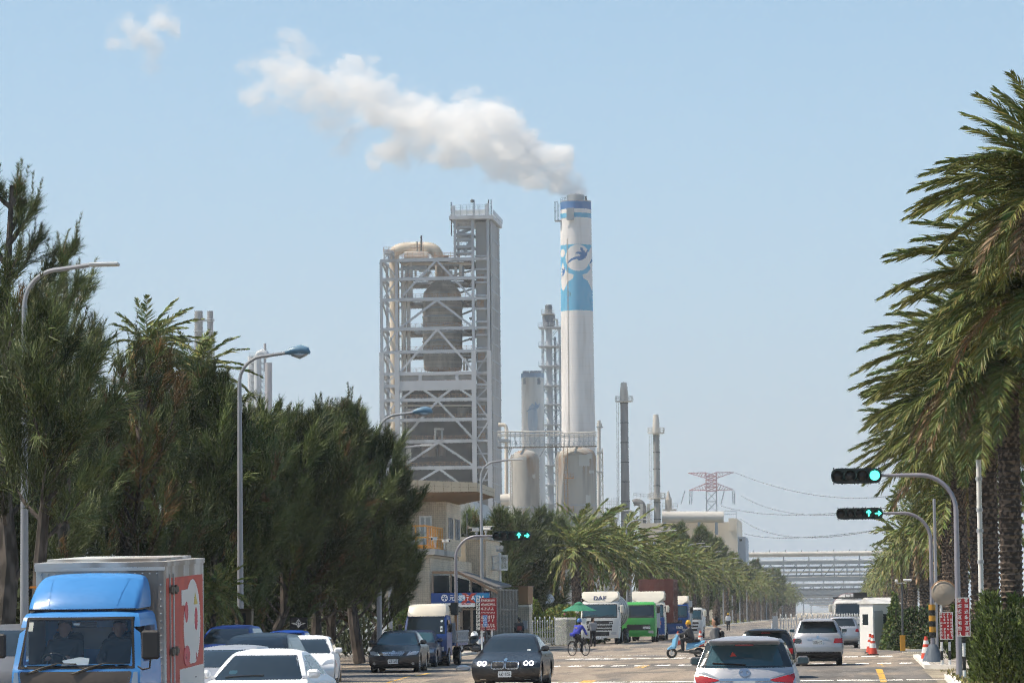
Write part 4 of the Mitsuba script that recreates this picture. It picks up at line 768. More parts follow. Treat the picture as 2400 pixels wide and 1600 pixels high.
# ---------------------------------------------------------------- trees
scene['m_leaf'] = {'type': 'twosided', 'bsdf': {'type': 'principled', 'base_color': vc(), 'roughness': .55, 'specular': .35}}
def _bark(p, n, uv):
    a = noise(p.x * 9, p.y * 9, p.z * 2.2); return mix((0.05, 0.042, 0.035), (0.12, 0.10, 0.085), smoothstep(.35, .7, a))
mat('m_bark', mikit.proc(_bark), .9)
def _palmbark(p, n, uv):
    a = noise(p.x * 14, p.y * 14, p.z * 9.0); return mix((0.045, 0.035, 0.03), (0.17, 0.125, 0.095), smoothstep(.4, .75, a))
mat('m_palm_bark', mikit.proc(_palmbark), .9)
def norm(v): return v / (np.linalg.norm(v, axis=-1, keepdims=True) + 1e-12)
def needles(r, org, dirs, length, width, cols):
    """Many thin two-triangle blades at once."""
    n = len(org); side = norm(np.cross(dirs, r.normal(size=(n, 3)))) * width[:, None]
    mid = org + dirs * length[:, None] * .45; tip = org + dirs * length[:, None] + np.stack([np.zeros(n), np.zeros(n), -.12 * length], 1)
    v = np.stack([org - side * .4, org + side * .4, mid + side, mid - side, tip], 1).reshape(-1, 3); b = np.arange(n)[:, None] * 5
    f = np.concatenate([b + [0, 1, 2], b + [0, 2, 3], b + [3, 2, 4]], 0)
    return v, f, np.repeat(cols, 5, 0)
def hairs(r, org, dirs, length, width, cols):
    n = len(org); side = norm(np.cross(dirs, r.normal(size=(n, 3)))) * width[:, None]; tip = org + dirs * length[:, None] + np.stack([np.zeros(n), np.zeros(n), -.10 * length], 1)
    return np.stack([org - side, org + side, tip], 1).reshape(-1, 3), np.arange(n * 3).reshape(-1, 3), np.repeat(cols, 3, 0)
def casuarina(seed, H, R, nb=46, tuft=15, up=.75, shape='round', low=.12, wl=(.30, .52), ww=.020, brown=.05):
    """Feathery tree: limbs sweep up, each carries side shoots hung with long thin needles, wind from the left."""
    r = np.random.default_rng(seed); tr = MB(); lean = r.normal(size=2) * .03
    trunk = np.array([[lean[0] * z * (z / H), lean[1] * z, z] for z in np.linspace(0, H * .93, 9)]); trunk[1:-1, :2] += r.normal(size=(7, 2)) * .12
    tr.tube(trunk, np.linspace(.26, .04, 9) * (H / 11), 8); ORG, DIR, LEN, COL = [], [], [], []
    for b in range(nb):
        t = low + (1 - low) * ((b + r.uniform(0, 1)) / nb) ** .9; z = t * H * .92; a = b * 2.399 + r.normal() * .3
        prof = math.sin(math.pi * min(1, (t * .86 + .14)) ** .8) if shape == 'round' else (1 - t) ** .7
        btone = r.uniform(.55, 1.55); L = R * (0.18 + .92 * prof) * r.uniform(.75, 1.2); el = r.uniform(.15, .6) + .5 * t
        p = np.array([np.interp(z, trunk[:, 2], trunk[:, 0]), np.interp(z, trunk[:, 2], trunk[:, 1]), z]); d = np.array([math.cos(a) * math.cos(el), math.sin(a) * math.cos(el), math.sin(el)])
        pts = [p]; n = 7
        for i in range(n): d = norm(d + np.array([.03, 0, up * .16]) + r.normal(size=3) * .09); p = p + d * L / n; pts.append(p)
        pts = np.array(pts); tr.tube(pts, np.linspace(.065, .012, n + 1) * (H / 11), 5, cap=False)
        if t > .35:                                  # thin upright leader with short needles
            for q_ in range(2):
                o0 = pts[-1 - q_]; hh = r.uniform(.5, 1.25); K = 9; ld = norm(np.array([.12, 0, 1.0]) + r.normal(size=3) * .12)
                for k in range(K):
                    m = 8; ORG.append(np.repeat((o0 + ld * hh * k / K)[None], m, 0)); DIR.append(norm(ld * 1.2 + r.normal(size=(m, 3)) * .4)); LEN.append(r.uniform(.16, .34, size=m) * (1.1 - .5 * k / K)); COL.append(np.array([.115, .125, .05])[None] * btone * r.uniform(.7, 1.3, size=(m, 1)))
        ns = int(8 + 9 * L / R)
        for sidx in range(ns):
            f = r.uniform(.22, 1.0) if sidx else 1.0; i = min(int(f * n), n - 1); o = pts[i] + (pts[i + 1] - pts[i]) * (f * n - i); bd = norm(pts[i + 1] - pts[i])
            sd = norm(bd * .8 + r.normal(size=3) * .5 + [.05, 0, .75 * up]); sl = L * r.uniform(.2, .46) * (1.2 - .35 * f); K = max(3, int(sl / .13)); tone = btone * r.uniform(.75, 1.3); br = r.random() < brown
            for k in range(K):
                o2 = o + sd * sl * k / K + np.array([0, 0, .02 * k]); m = tuft; dd = norm(sd * 1.1 + r.normal(size=(m, 3)) * .36 + np.array([.14, 0, .06]))
                ORG.append(np.repeat(o2[None], m, 0) + r.normal(size=(m, 3)) * .05); DIR.append(dd); LEN.append(r.uniform(*wl, size=m))
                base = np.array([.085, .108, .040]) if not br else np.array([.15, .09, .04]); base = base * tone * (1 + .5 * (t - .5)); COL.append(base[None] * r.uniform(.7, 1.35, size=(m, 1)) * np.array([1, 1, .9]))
    O, D, Ln, C = np.vstack(ORG), np.vstack(DIR), np.concatenate(LEN), np.vstack(COL)
    v, f, c = hairs(r, O, D, Ln, np.full(len(O), ww) * r.uniform(.7, 1.3, len(O)), C); cr = MB(); cr.add(v, f, c)
    return tr, cr
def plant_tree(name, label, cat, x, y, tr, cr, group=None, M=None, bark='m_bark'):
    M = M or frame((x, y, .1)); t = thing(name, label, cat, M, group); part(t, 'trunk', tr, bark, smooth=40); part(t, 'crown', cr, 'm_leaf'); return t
CAS = [('sparse feathery tree standing before the leftmost lamp post, behind the box truck', 92, 75, 9.2, 2.3, 14, 24), ('tallest feathery tree at the far left edge, its thin top bent by wind', 8, 88, 14.4, 2.7, 1, 22), ('feathery tree behind the leftmost lamp post', 150, 97, 13.4, 2.9, 2, 22), ('feathery tree with rusty brown shoots at its top', 320, 104, 10.6, 3.3, 3, 26), ('bushy dark tree right behind the box truck', 130, 112, 10.2, 3.8, 4, 40), ('yellow green feathery tree left of the blue-headed lamp post', 505, 112, 10.2, 3.2, 5, 38), ('dark feathery tree just right of the tall middle lamp post', 655, 122, 8.9, 3.4, 6, 44), ('upright feathery tree with spiky tops in the middle of the dark clump', 745, 130, 9.7, 3.4, 7, 50), ('upright feathery tree at the right end of the dark clump', 842, 137, 10.6, 2.9, 8, 54), ('low spreading feathery tree reaching over the bank canopy', 885, 147, 7.2, 2.3, 9, 40), ('shadowy tree behind the leftmost vehicles', 60, 103, 8.5, 3.6, 10, 34), ('shadowy tree filling the gap between the two nearer lamp posts', 400, 124, 9.4, 4.2, 11, 44), ('shadowy rear tree in the middle of the dark clump', 590, 140, 10.0, 4.2, 12, 44), ('shadowy rear tree behind the right end of the clump', 770, 150, 10.2, 4.0, 13, 44)]
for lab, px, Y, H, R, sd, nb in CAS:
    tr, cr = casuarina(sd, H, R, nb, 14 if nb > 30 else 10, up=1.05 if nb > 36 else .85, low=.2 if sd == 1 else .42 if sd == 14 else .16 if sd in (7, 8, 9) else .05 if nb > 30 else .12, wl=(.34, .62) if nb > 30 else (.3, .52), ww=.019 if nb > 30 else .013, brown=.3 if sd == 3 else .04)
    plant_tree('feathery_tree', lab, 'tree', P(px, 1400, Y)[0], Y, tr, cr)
# rear trees, paler with distance
BG = [('dark tree behind the bank wing and the floodlight mast', 1165, 262, 7.7, 4.6), ('dark tree left of the nearest crown of the palm row', 1235, 275, 8.3, 5.0), ('small pale tree top before the pale blue annex', 1172, 240, 9.2, 1.7), ('tall thin tree before the cream block', 1592, 480, 14.6, 3.4), ('tree with ragged top right of the roof duct', 1640, 500, 14.6, 3.6), ('tree at the right foot of the cream block', 1684, 560, 14.2, 3.4), ('dark tree below the small side block of the cream building', 1716, 620, 12.6, 3.6), ('hazy tree under the left end of the nearest pipe rack', 1768, 800, 13.4, 5), ('hazy tree standing further along under the pipe racks', 1800, 870, 12.0, 5)]
for i, (lab, px, Y, H, R) in enumerate(BG):
    tr, cr = casuarina(40 + i, H, R, 34, 9, up=.9, low=.08, wl=(.7, 1.3), ww=.045, brown=.03)
    plant_tree('rear_tree', lab, 'tree', P(px, 1400, Y)[0], Y, tr, cr)
# palms
def frond(r, L, droop, nl=46, lw=.030, ll=.52, n=10, tone=1.0, dead=False):
    """One arching feather leaf along +x from the origin."""
    t = np.linspace(0, 1, n); x = L * (t - .10 * droop * t ** 3); z = L * (-.55 * droop * t ** 2.2); ax = np.stack([x, .04 * np.sin(3 * t) * L * r.normal() * .5, z], 1)
    m = MB(); g = np.array([.14, .16, .042]) * tone if not dead else np.array([.26, .18, .10]) * tone
    m2 = MB().tube(ax, np.linspace(.028, .006, n) * (L / 3), 4, cap=False); m.add(m2.v[0], m2.f[0], np.array([.20, .19, .07]) * tone)
    T_ = norm(np.gradient(ax, axis=0)); O, D, Ln, C = [], [], [], []
    for s in (-1, 1):
        for k in range(nl):
            f = .10 + .9 * (k + r.uniform(0, .6)) / nl; o = np.array([np.interp(f, t, ax[:, i]) for i in range(3)]); tg = norm(np.array([np.interp(f, t, T_[:, i]) for i in range(3)])); side = norm(np.cross(tg, [0, 0, 1.0])) * s; upv = np.cross(side, tg) * s
            a = 1.12 - .50 * f + r.normal() * .10; d = norm(tg * math.cos(a) + side * math.sin(a) * .9 + upv * (.22 + r.normal() * .14) + np.array([0, 0, -.24])); O.append(o); D.append(d); Ln.append(ll * L / 3 * (.35 + 1.2 * math.sin(math.pi * min(1, f * .86 + .14)) ** .7) * r.uniform(.8, 1.15)); C.append(g * r.uniform(.7, 1.4) * np.array([1 + .15 * r.normal(), 1, 1]))
    v, f, c = needles(r, np.array(O), np.array(D), np.array(Ln), np.full(len(O), lw) * L / 3, np.array(C)); m.add(v, f, c); return m
def palm_trunk(r, h, rad=.30):
    tr = MB(); z = 0.0; prof = []
    while z < h: prof += [(rad * (1.12 - .12 * min(1, z / 1.5)), z), (rad * 1.16 * r.uniform(.94, 1.06), z + .10), (rad * .98, z + .14)]; z += .16
    tr.lathe(prof, n=14); tr.lathe([(rad * 1.0, h), (rad * 1.7, h + .35), (rad * 1.5, h + .8), (.1, h + 1.1)], n=14); return tr
def crown_angles(r, n, low=118):
    out = []
    for k in range(n):
        f = k / n; el = math.radians(80 - low * f ** .85 + r.normal() * 5); out.append((k * 137.5 + r.normal() * 10, el, f))
    return out
rp = np.random.default_rng(77)
FR = [entry(frond(rp, 1.0 * L, d, 96, .019, .40, tone=tn, dead=dd), 'm_leaf') for L, d, tn, dd in ((3.2, .6, 1.15, 0), (3.4, .9, .95, 0), (3.5, .95, .85, 0), (3.3, .85, 1.0, 0), (2.8, 1.2, .8, 1))]
def near_palm(x, y, h, label, n=46, s=1.0):
    r = np.random.default_rng(int(x * 10 + y)); t = thing('roadside_palm', label, 'palm', frame((x, y, .14))); part(t, 'trunk', palm_trunk(r, h), 'm_palm_bark')
    for az_, el, f in crown_angles(r, n, 86 if y < 90 else 92):
        k = 0 if f < .25 else 1 if f < .5 else 2 if f < .72 else 3 if r.random() < .8 else 4
        M = T().translate([x, y, h + 1.0]).rotate([0, 0, 1], az_).rotate([0, 1, 0], -math.degrees(el)).scale(s * r.uniform(.9, 1.1)); piece(t, 'frond', FR[k], M)
NP = [('nearest roadside palm, only its arching fronds enter at the upper right edge', 66, 8.8), ('second roadside palm, thick trunk cut by the right edge', 78, 8.2), ('third roadside palm, dark trunk just inside the right edge', 97, 7.9), ('fourth roadside palm behind the taller signal post', 110, 7.8), ('fifth roadside palm, its trunk left of the other near trunks', 122, 7.6), ('sixth roadside palm, its fronds hanging behind the two signals', 138, 7.3)]
for lab, y, h in NP: near_palm(4.35 + .25 * math.sin(y), y, h, lab, 92, .84 if y < 70 else .98 if y < 80 else 1.13)
def far_crown(seed, wind=.25, n=40, nl=24):
    r = np.random.default_rng(seed); m = MB()
    for az_, el, f in crown_angles(r, n):
        fm = frond(r, r.uniform(2.7, 3.3), .5 + .8 * f, nl, .05, .42, 7, tone=1.2 - .4 * f if f < .8 else 1.0, dead=f > .86 and r.random() < .5); v = np.vstack(fm.v); c = np.vstack(fm.c); ca, sa_ = math.cos(el), math.sin(el); v = np.stack([v[:, 0] * ca - v[:, 2] * sa_, v[:, 1], v[:, 0] * sa_ + v[:, 2] * ca], 1); a = math.radians(az_); v = np.stack([v[:, 0] * math.cos(a) - v[:, 1] * math.sin(a), v[:, 0] * math.sin(a) + v[:, 1] * math.cos(a), v[:, 2]], 1)
        d = np.hypot(v[:, 0], v[:, 1]); v[:, 0] += wind * .22 * d ** 1.3; m.add(v, np.vstack(fm.f), c)
    return m
VAR = [(entry(palm_trunk(np.random.default_rng(i), 5.0), 'm_palm_bark'), entry(far_crown(20 + i, .8), 'm_leaf')) for i in range(4)]
VARF = [entry(far_crown(30 + i, .8, 26, 11), 'm_leaf') for i in range(3)]
def far_palm(x, y, s, label, group, k, far):
    r = np.random.default_rng(k); M = frame((x, y, .1), float(r.uniform(-40, 40)), s); t = thing('avenue_palm', label, 'palm', None, group); scene[t + '__trunk'] = {**VAR[k % 4][0], 'to_world': M}; scene[t + '__crown'] = {**(VARF[k % 3] if far else VAR[k % 4][1]), 'to_world': M @ T().translate([0, 0, 5.9])}
first = ['nearest palm of the left row, full crown above the parked white tanker lorry', 'second palm of the left row, crown over the green lorry', 'third palm of the left row, crown over the maroon container', 'fourth palm of the left row, just right of the maroon container', 'fifth palm of the left row, above the small white lorry', 'sixth palm of the left row, right of the small white lorry']
ys = [252, 276, 298, 322, 348, 374] + [400 + 19 * i for i in range(44)]
for i, y in enumerate(ys): far_palm(-20.3 - 1.1 * (i % 2), y, (1.12 if i == 0 else 1.27) + .13 * math.sin(i * 2.7), first[i] if i < 6 else 'hazy palm farther back in the long left row beside the lamp posts', None if i < 6 else 'palms far back in the left row', i, y > 420)
for i, y in enumerate([156, 176, 198, 222] + [250 + 26 * i for i in range(40)]): far_palm(4.6 + .4 * math.sin(i), y, 1.2, ['palm behind the second signal in the right-hand row', 'palm above the white booth', 'palm with drooping fronds just beyond the white booth', 'palm behind the tanker truck at the gate'][i] if i < 4 else 'hazy palm farther back in the right-hand row', None if i < 4 else 'palms far back in the right row', i + 3, y > 300)
# palms mixed into the dark trees, only fronds peep out
for k, (px, py, Y, lab) in enumerate(((345, 812, 113, 'palm half hidden in the dark trees, long fronds above the rusty shoots'), (455, 872, 119, 'palm peeping out of the trees left of the tall lamp post'), (505, 1392, 104, 'low palm frond crown in the shade behind the box truck'), (290, 1075, 105, 'palm with pale drooping fronds deep in the dark trees'))):
    q = P(px, py, Y); t = thing('hidden_palm', lab, 'palm'); h = max(.5, q[2] - .8); M = frame((q[0], Y, .1), 40. * k, 1.0); place[t] = M
    part(t, 'trunk', palm_trunk(np.random.default_rng(k), max(.2, h - 1.0), .2 if k != 2 else .12), 'm_palm_bark'); scene[t + '__crown'] = {**VAR[k][1], 'to_world': frame((q[0], Y, q[2]), 50. * k, .62 if k != 2 else .42)}
# shrubs and hedges
def shrub(seed, rx, ry, rz, n, col, ls=.11, cone=False):
    r = np.random.default_rng(seed); u = norm(r.normal(size=(n, 3))); u[:, 2] = np.abs(u[:, 2]); rad = r.uniform(.72, 1.05, n)[:, None]; o = u * rad * [rx, ry, rz]
    if cone: k = np.clip(1 - o[:, 2] / rz * .8, .15, 1); o[:, 0] *= k * 1.1; o[:, 1] *= k * 1.1
    o += (meshkit.fbm(o * 2.3, 2, seed)[:, None] - .5) * .35 * min(rx, rz); d = norm(u + r.normal(size=(n, 3)) * .7); c = np.array(col)[None] * r.uniform(.6, 1.45, (n, 1)) * np.stack([1 + .2 * r.normal(size=n), np.ones(n), np.ones(n)], 1)
    v, f, cc = needles(r, o, d, np.full(n, ls) * r.uniform(.7, 1.4, n), np.full(n, ls * .3), np.abs(c)); return MB().add(v, f, cc)
def bush(name, label, cat, px, pbase, Y, rx, rz, col, seed, n=2600, ls=.14, cone=False, flowers=0, ry=None):
    q = P(px, pbase, Y); t = thing(name, label, cat, frame((q[0], Y, max(0, q[2])))); part(t, 'foliage', shrub(seed, rx, ry or rx * .8, rz, n, col, ls, cone), 'm_leaf'); m = MB().cyl((0, 0, -.1), (0, 0, rz * .7), .05, n=6)
    for k in range(4): m.cyl((0, 0, .1), (rx * .5 * math.cos(k * 1.6), rx * .4 * math.sin(k * 1.6), rz * .7), .025, n=5)
    part(t, 'stem', m, 'm_bark')
    if flowers: 
        r = np.random.default_rng(seed); m = MB()
        for k in range(flowers): u = norm(r.normal(size=3)); u[2] = abs(u[2]) + .4; u = norm(u); m.mesh(trimesh.creation.icosphere(1, .07).apply_translation(u * [rx, rx * .8, rz * 1.02]))
        part(t, 'flower', m, mat('m_pink', (.6, .12, .2), .6))
    return t
GLt, GDk = (.14, .17, .03), (.045, .07, .02)
bush('cone_shrub', 'bright green cone shrub behind the left end of the sliding gate', 'shrub', 1252, 1505, 222, 1.05, 2.7, GLt, 1, 3000, .2, True, 2)
bush('round_shrub', 'broad yellow green shrub behind the sliding gate', 'shrub', 1312, 1505, 226, 1.9, 2.35, GLt, 2, 4200, .2, False, 2); bush('round_shrub', 'darker rounded shrub under the green parasol', 'shrub', 1360, 1505, 228, 1.7, 2.1, (.07, .1, .03), 3, 3000, .2)
bush('low_hedge', 'low clipped hedge seen through the gate bars', 'hedge', 1275, 1512, 219, 1.6, 1.0, (.10, .13, .03), 4, 2400, .15)
bush('round_shrub', 'small round green shrub left of the blue flatbed truck', 'shrub', 930, 1490, 178, .75, 2.3, (.10, .15, .025), 5, 2600, .17)
bush('cone_shrub', 'slim pale green cypress shrub beside the white booth', 'shrub', 2100, 1525, 176, .75, 2.9, (.13, .18, .05), 6, 2600, .15, True)
bush('round_shrub', 'dark clipped shrub right of the yellow post', 'shrub', 2150, 1525, 172, 1.3, 2.1, GDk, 7, 2800, .16); bush('low_hedge', 'dark hedge along the wall behind the traffic cones', 'hedge', 2215, 1525, 168, 1.6, 1.5, GDk, 8, 2600, .16)
def upright_hedge(name, label, x, y, w, d, h, seed, n=42):
    r = np.random.default_rng(seed); t = thing(name, label, 'hedge', frame((x, y, .16))); m = MB()
    for k in range(n):
        cx, cy, hh = r.uniform(-w, w), r.uniform(-d, d), h * r.uniform(.6, 1.05); nn = 260; zz_ = r.uniform(0, 1, nn) ** .8 * hh; rad = .30 * (1 - (zz_ / hh) ** 1.5 * .85); a = r.uniform(0, 2 * np.pi, nn); o = np.stack([cx + rad * np.cos(a), cy + rad * np.sin(a), zz_], 1)
        dd = norm(np.stack([np.cos(a) * .5, np.sin(a) * .5, np.full(nn, .95)], 1) + r.normal(size=(nn, 3)) * .25); c = np.array([.075, .105, .022])[None] * r.uniform(.55, 1.5, (nn, 1)) * (.8 + .5 * r.random()); v, f, cc = needles(r, o, dd, r.uniform(.14, .26, nn), np.full(nn, .026), c); m.add(v, f, cc)
    part(t, 'foliage', m, 'm_leaf'); s = MB()
    for k in range(8): s.cyl((r.uniform(-w, w) * .7, r.uniform(-d, d) * .7, 0), (r.uniform(-w, w) * .7, 0, h * .5), .03, n=5)
    part(t, 'stem', s, 'm_bark')
upright_hedge('juniper_hedge', 'dark green spiky hedge in the lower right corner', P(2388, 1500, 84)[0], 85, .85, 1.6, 1.75, 1, 46); upright_hedge('juniper_hedge', 'taller spiky hedge bush against the palm trunks', P(2350, 1500, 97)[0], 97, .6, 1.3, 2.2, 2, 34); upright_hedge('juniper_hedge', 'shaded hedge bush behind the taller red sign', P(2275, 1500, 127)[0], 127, .7, 1.0, 1.9, 3, 30)
r = np.random.default_rng(21); mm = MB()
for k in range(130):
    x = r.uniform(-33, -22.5); y = r.uniform(70, 165); h = r.uniform(1.2, 3.2); nn = 150; a = r.uniform(0, 2 * np.pi, nn); rad = r.uniform(.2, 1.3, nn); o = np.stack([x + rad * np.cos(a), y + rad * np.sin(a), r.uniform(.1, 1, nn) * h], 1); dd = norm(r.normal(size=(nn, 3)) * .6 + [.1, 0, .6]); v, f, c = needles(r, o, dd, r.uniform(.3, .7, nn), np.full(nn, .06), np.array([.06, .075, .03])[None] * r.uniform(.5, 1.4, (nn, 1))); mm.add(v, f, c)
obj('undergrowth', mm, 'm_leaf', 'dense dark undergrowth below and behind the feathery trees', 'undergrowth', kind='stuff')
# grass tufts on the verges
r = np.random.default_rng(9); n = 9000; o = np.stack([r.uniform(2.6, 9, n), r.uniform(70, 150, n), np.full(n, .13)], 1); o[:, 1] = np.where((o[:, 1] > 106) & (o[:, 1] < 166), r.uniform(166, 260, n), o[:, 1]); d = norm(np.stack([r.normal(size=n) * .5, r.normal(size=n) * .5, np.ones(n)], 1)); v, f, c = needles(r, o, d, r.uniform(.06, .2, n), np.full(n, .02), np.array([.2, .17, .06])[None] * r.uniform(.5, 1.4, (n, 1)))
obj('grass', MB().add(v, f, c), 'm_leaf', 'dry short grass tufts on the verge', 'grass', kind='stuff')
r = np.random.default_rng(10); n = 9000; o = np.stack([r.uniform(-26, -20.3, n), r.uniform(266, 700, n), np.full(n, .1)], 1); d = norm(np.stack([r.normal(size=n) * .5, r.normal(size=n) * .5, np.ones(n)], 1)); v, f, c = needles(r, o, d, r.uniform(.3, .9, n), np.full(n, .07), np.array([.14, .15, .045])[None] * r.uniform(.5, 1.4, (n, 1)))
obj('undergrowth', MB().add(v, f, c), 'm_leaf', 'ragged undergrowth at the foot of the left palm row', 'undergrowth', kind='stuff')
# ---------------------------------------------------------------- vehicles (each built with its nose along +y, wheels on z = 0)
mat('m_car_white', (0.78, 0.79, 0.80), .35, 0, .5, .8); mat('m_car_silver', (0.50, 0.51, 0.54), .34, .55, .5, .8); mat('m_car_black', (0.012, 0.012, 0.014), .3, 0, .6, 1.0); mat('m_car_charcoal', (0.022, 0.022, 0.026), .3, .1, .6, 1.0); mat('m_car_grey', (0.16, 0.16, 0.165), .35, .3, .5, .8); mat('m_car_navy', (0.012, 0.022, 0.055), .3, 0, .6, 1.0)
mat('m_truck_blue', (0.055, 0.235, 0.55), .3, 0, .5, .9); mat('m_flatbed_blue', (0.012, 0.045, 0.20), .35, 0, .5, .7); mat('m_bright_blue', (0.02, 0.09, 0.42), .35, 0, .5, .7); mat('m_truck_white', stained((0.62, 0.62, 0.60), (0.42, 0.41, 0.39), 2.0, .4, .7), .45); mat('m_cab_cream', (0.72, 0.68, 0.58), .45); mat('m_truck_green', (0.06, 0.36, 0.075), .4, 0, .5, .5); mat('m_lorry_blue', (0.015, 0.07, 0.25), .4)
mat('m_tail_red', (0.36, 0.012, 0.014), .15, 0, .7, .8); mat('m_lamp_glass', (0.42, 0.45, 0.48), .12, .4, .8); mat('m_amber', (.6, .2, .02), .3); mat('m_plastic', (.028, .028, .03), .6); mat('m_tank_steel', stained((0.50, 0.49, 0.47), (0.30, 0.28, 0.26), 1.2, .3, .8), .4, .35); mat('m_container', stained((0.145, 0.045, 0.035), (0.09, 0.035, 0.03), 1.0, .3, .8), .6); mat('m_van_box', stained((0.52, 0.52, 0.50), (0.20, 0.15, 0.11), 2.2, .5, .75, .5, .72), .55); mat('m_print_red', stained((0.50, 0.085, 0.06), (0.36, 0.07, 0.06), 2.0, .4, .6), .6); mat('m_interior', (.02, .02, .022), .8); mat('m_seat', (.03, .034, .036), .9); mat('m_skin', (0.42, 0.24, 0.16), .6); mat('m_hair', (0.015, 0.012, 0.01), .5)
mat('m_print_pale', (.66, .64, .6), .6); mat('m_print_fruit', (.5, .06, .08), .5); mat('m_print_yellow', (.55, .42, .10), .5)
scene['m_pane'] = {'type': 'thindielectric', 'int_ior': 1.5, 'specular_transmittance': rgb((.80, .84, .86))}
class Loft:
    """A vehicle body given by level curves: at height z the plan runs from yr (rear) to yf (front), half as wide as 2w, with bowed ends."""
    def __init__(self, rows, L=1.0, W=1.0, H=1.0, p=3.0):
        a = np.array(rows, float); self.z0, self.z1, self.p = a[0, 0] * H, a[-1, 0] * H, p
        self.i = [PchipInterpolator(a[:, 0] * H, a[:, k] * s) for k, s in ((1, L), (2, L), (3, W), (4, L), (5, L))]
    def lv(self, z): return [f(z) for f in self.i]
    def front(self, x, z, off=0.0):
        yf, yr, w, bf, br = self.lv(z); q = np.stack([x, yf - bf * np.abs(np.clip(x / w, -1, 1)) ** self.p, z], -1); return q + off * self.nrm(self.front, x, z, 1) if off else q
    def rear(self, x, z, off=0.0):
        yf, yr, w, bf, br = self.lv(z); q = np.stack([x, yr + br * np.abs(np.clip(x / w, -1, 1)) ** self.p, z], -1); return q + off * self.nrm(self.rear, x, z, -1) if off else q
    def side(self, y, z, off=0.0, s=1):
        w = self.lv(z)[2]; return np.stack([s * (w + off), y, z], -1)
    def nrm(self, fn, x, z, s):
        e = .01; n = np.cross(fn(x + e, z) - fn(x - e, z), fn(x, np.minimum(z + e, self.z1)) - fn(x, np.maximum(z - e, self.z0))); n = norm(n); return n * np.where(n[..., 1:2] * s < 0, -1.0, 1.0)
    def body(self, nz=30, nx=15):
        zs = np.linspace(self.z0, self.z1, nz); rows = []
        s = np.linspace(-1, 1, nx); s = np.sign(s) * np.abs(s) ** .8
        for z in zs:
            w = self.lv(z)[2]; f = self.front(s * w, np.full(nx, z)); b = self.rear(s[::-1] * w, np.full(nx, z)); R = [np.array([[w, f[-1, 1] + (b[0, 1] - f[-1, 1]) * t, z]]) for t in (.25, .5, .75)]; Lf = [np.array([[-w, b[-1, 1] + (f[0, 1] - b[-1, 1]) * t, z]]) for t in (.25, .5, .75)]; rows.append(np.vstack([f, *R, b, *Lf]))
        n = len(rows[0]); v = np.vstack(rows); i, j = np.meshgrid(np.arange(nz - 1), np.arange(n), indexing='ij'); q = np.stack([i * n + j, i * n + (j + 1) % n, (i + 1) * n + (j + 1) % n, (i + 1) * n + j], -1).reshape(-1, 4); f = np.vstack([q[:, [0, 2, 1]], q[:, [0, 3, 2]]])
        c0, c1 = rows[0].mean(0), rows[-1].mean(0) + [0, 0, .012]; k = np.arange(n); m = len(v); v = np.vstack([v, c0, c1]); f = np.vstack([f, np.stack([k * 0 + m, k, (k + 1) % n], 1), np.stack([k * 0 + m + 1, (k + 1) % n + (nz - 1) * n, k + (nz - 1) * n], 1)])
        return v, f
    def patch(self, face, poly, off=.006, step=.14, mb=None):
        step = max(step * 1.6, .10)
        """A panel lying on the body: poly in (x, z) on the front or rear, (y, z) on a side."""
        m = mb or MB()
        for g in getattr(poly, 'geoms', [poly]):
            if g.is_empty: continue
            v, f = trimesh.creation.triangulate_polygon(g, engine='earcut'); v3, f = trimesh.remesh.subdivide_to_size(np.column_stack([v, np.zeros(len(v))]), f, step); a, z = v3[:, 0], v3[:, 1]
            if face == 'front': q = self.front(a, z, off); f = f[:, ::-1]
            elif face == 'rear': q = self.rear(a, z, off)
            else: q = self.side(a, z, off, 1 if face == 'right' else -1); f = f if face == 'right' else f[:, ::-1]
            m.add(q, f)
        return m
def pg(*p): return sg.Polygon(p)
def mir(poly): return sa.scale(poly, -1, 1, origin=(0, 0))
def rr(x0, z0, x1, z1, r=.03): return sg.box(x0 + r, z0 + r, x1 - r, z1 - r).buffer(r, quad_segs=3)
def wheel(t, x, y, r, w, s, rim='m_galv'):
    k = part(t, 'wheel', MB().lathe([(r * .6, -w / 2), (r * .93, -w / 2), (r, -w / 2 + .03), (r, w / 2 - .03), (r * .93, w / 2), (r * .6, w / 2)], (x - s * w / 2, y, r), 28, 'x'), 'm_rubber', smooth=30)
    m = MB().lathe([(0, .0), (r * .15, .01), (r * .2, -.02), (r * .58, -.01), (r * .62, -.03), (r * .62, .0)], (0, 0, 0), 20, 'x'); v = m.v[0] * [s, 1, 1] + [x - s * .012, y, r]; q = MB().add(v, m.f[0]); 
    for j in range(5): a = j * 2 * math.pi / 5; q.box((x - s * .018, y + r * .36 * math.cos(a), r + r * .36 * math.sin(a)), (.03, r * .12 + abs(math.cos(a)) * r * .4, r * .12 + abs(math.sin(a)) * r * .4))
    part(k, 'rim', q, rim)
def cut_wheels(v, f, ys, r, W, zc=None):
    b = m3.Manifold(m3.Mesh(np.asarray(v, np.float32), np.asarray(f, np.uint32)))
    if b.num_tri() == 0: return trimesh.Trimesh(v, f, process=False)
    for y in ys:
        for s in (-1, 1): b -= m3.Manifold.cylinder(.34, r + .06, r + .06, 28).rotate([0, 90, 0]).translate([(W / 2 - .30) if s > 0 else -(W / 2 + .04), y, r])
    k = b.to_mesh(); return trimesh.Trimesh(k.vert_properties[:, :3], k.tri_verts, process=False)
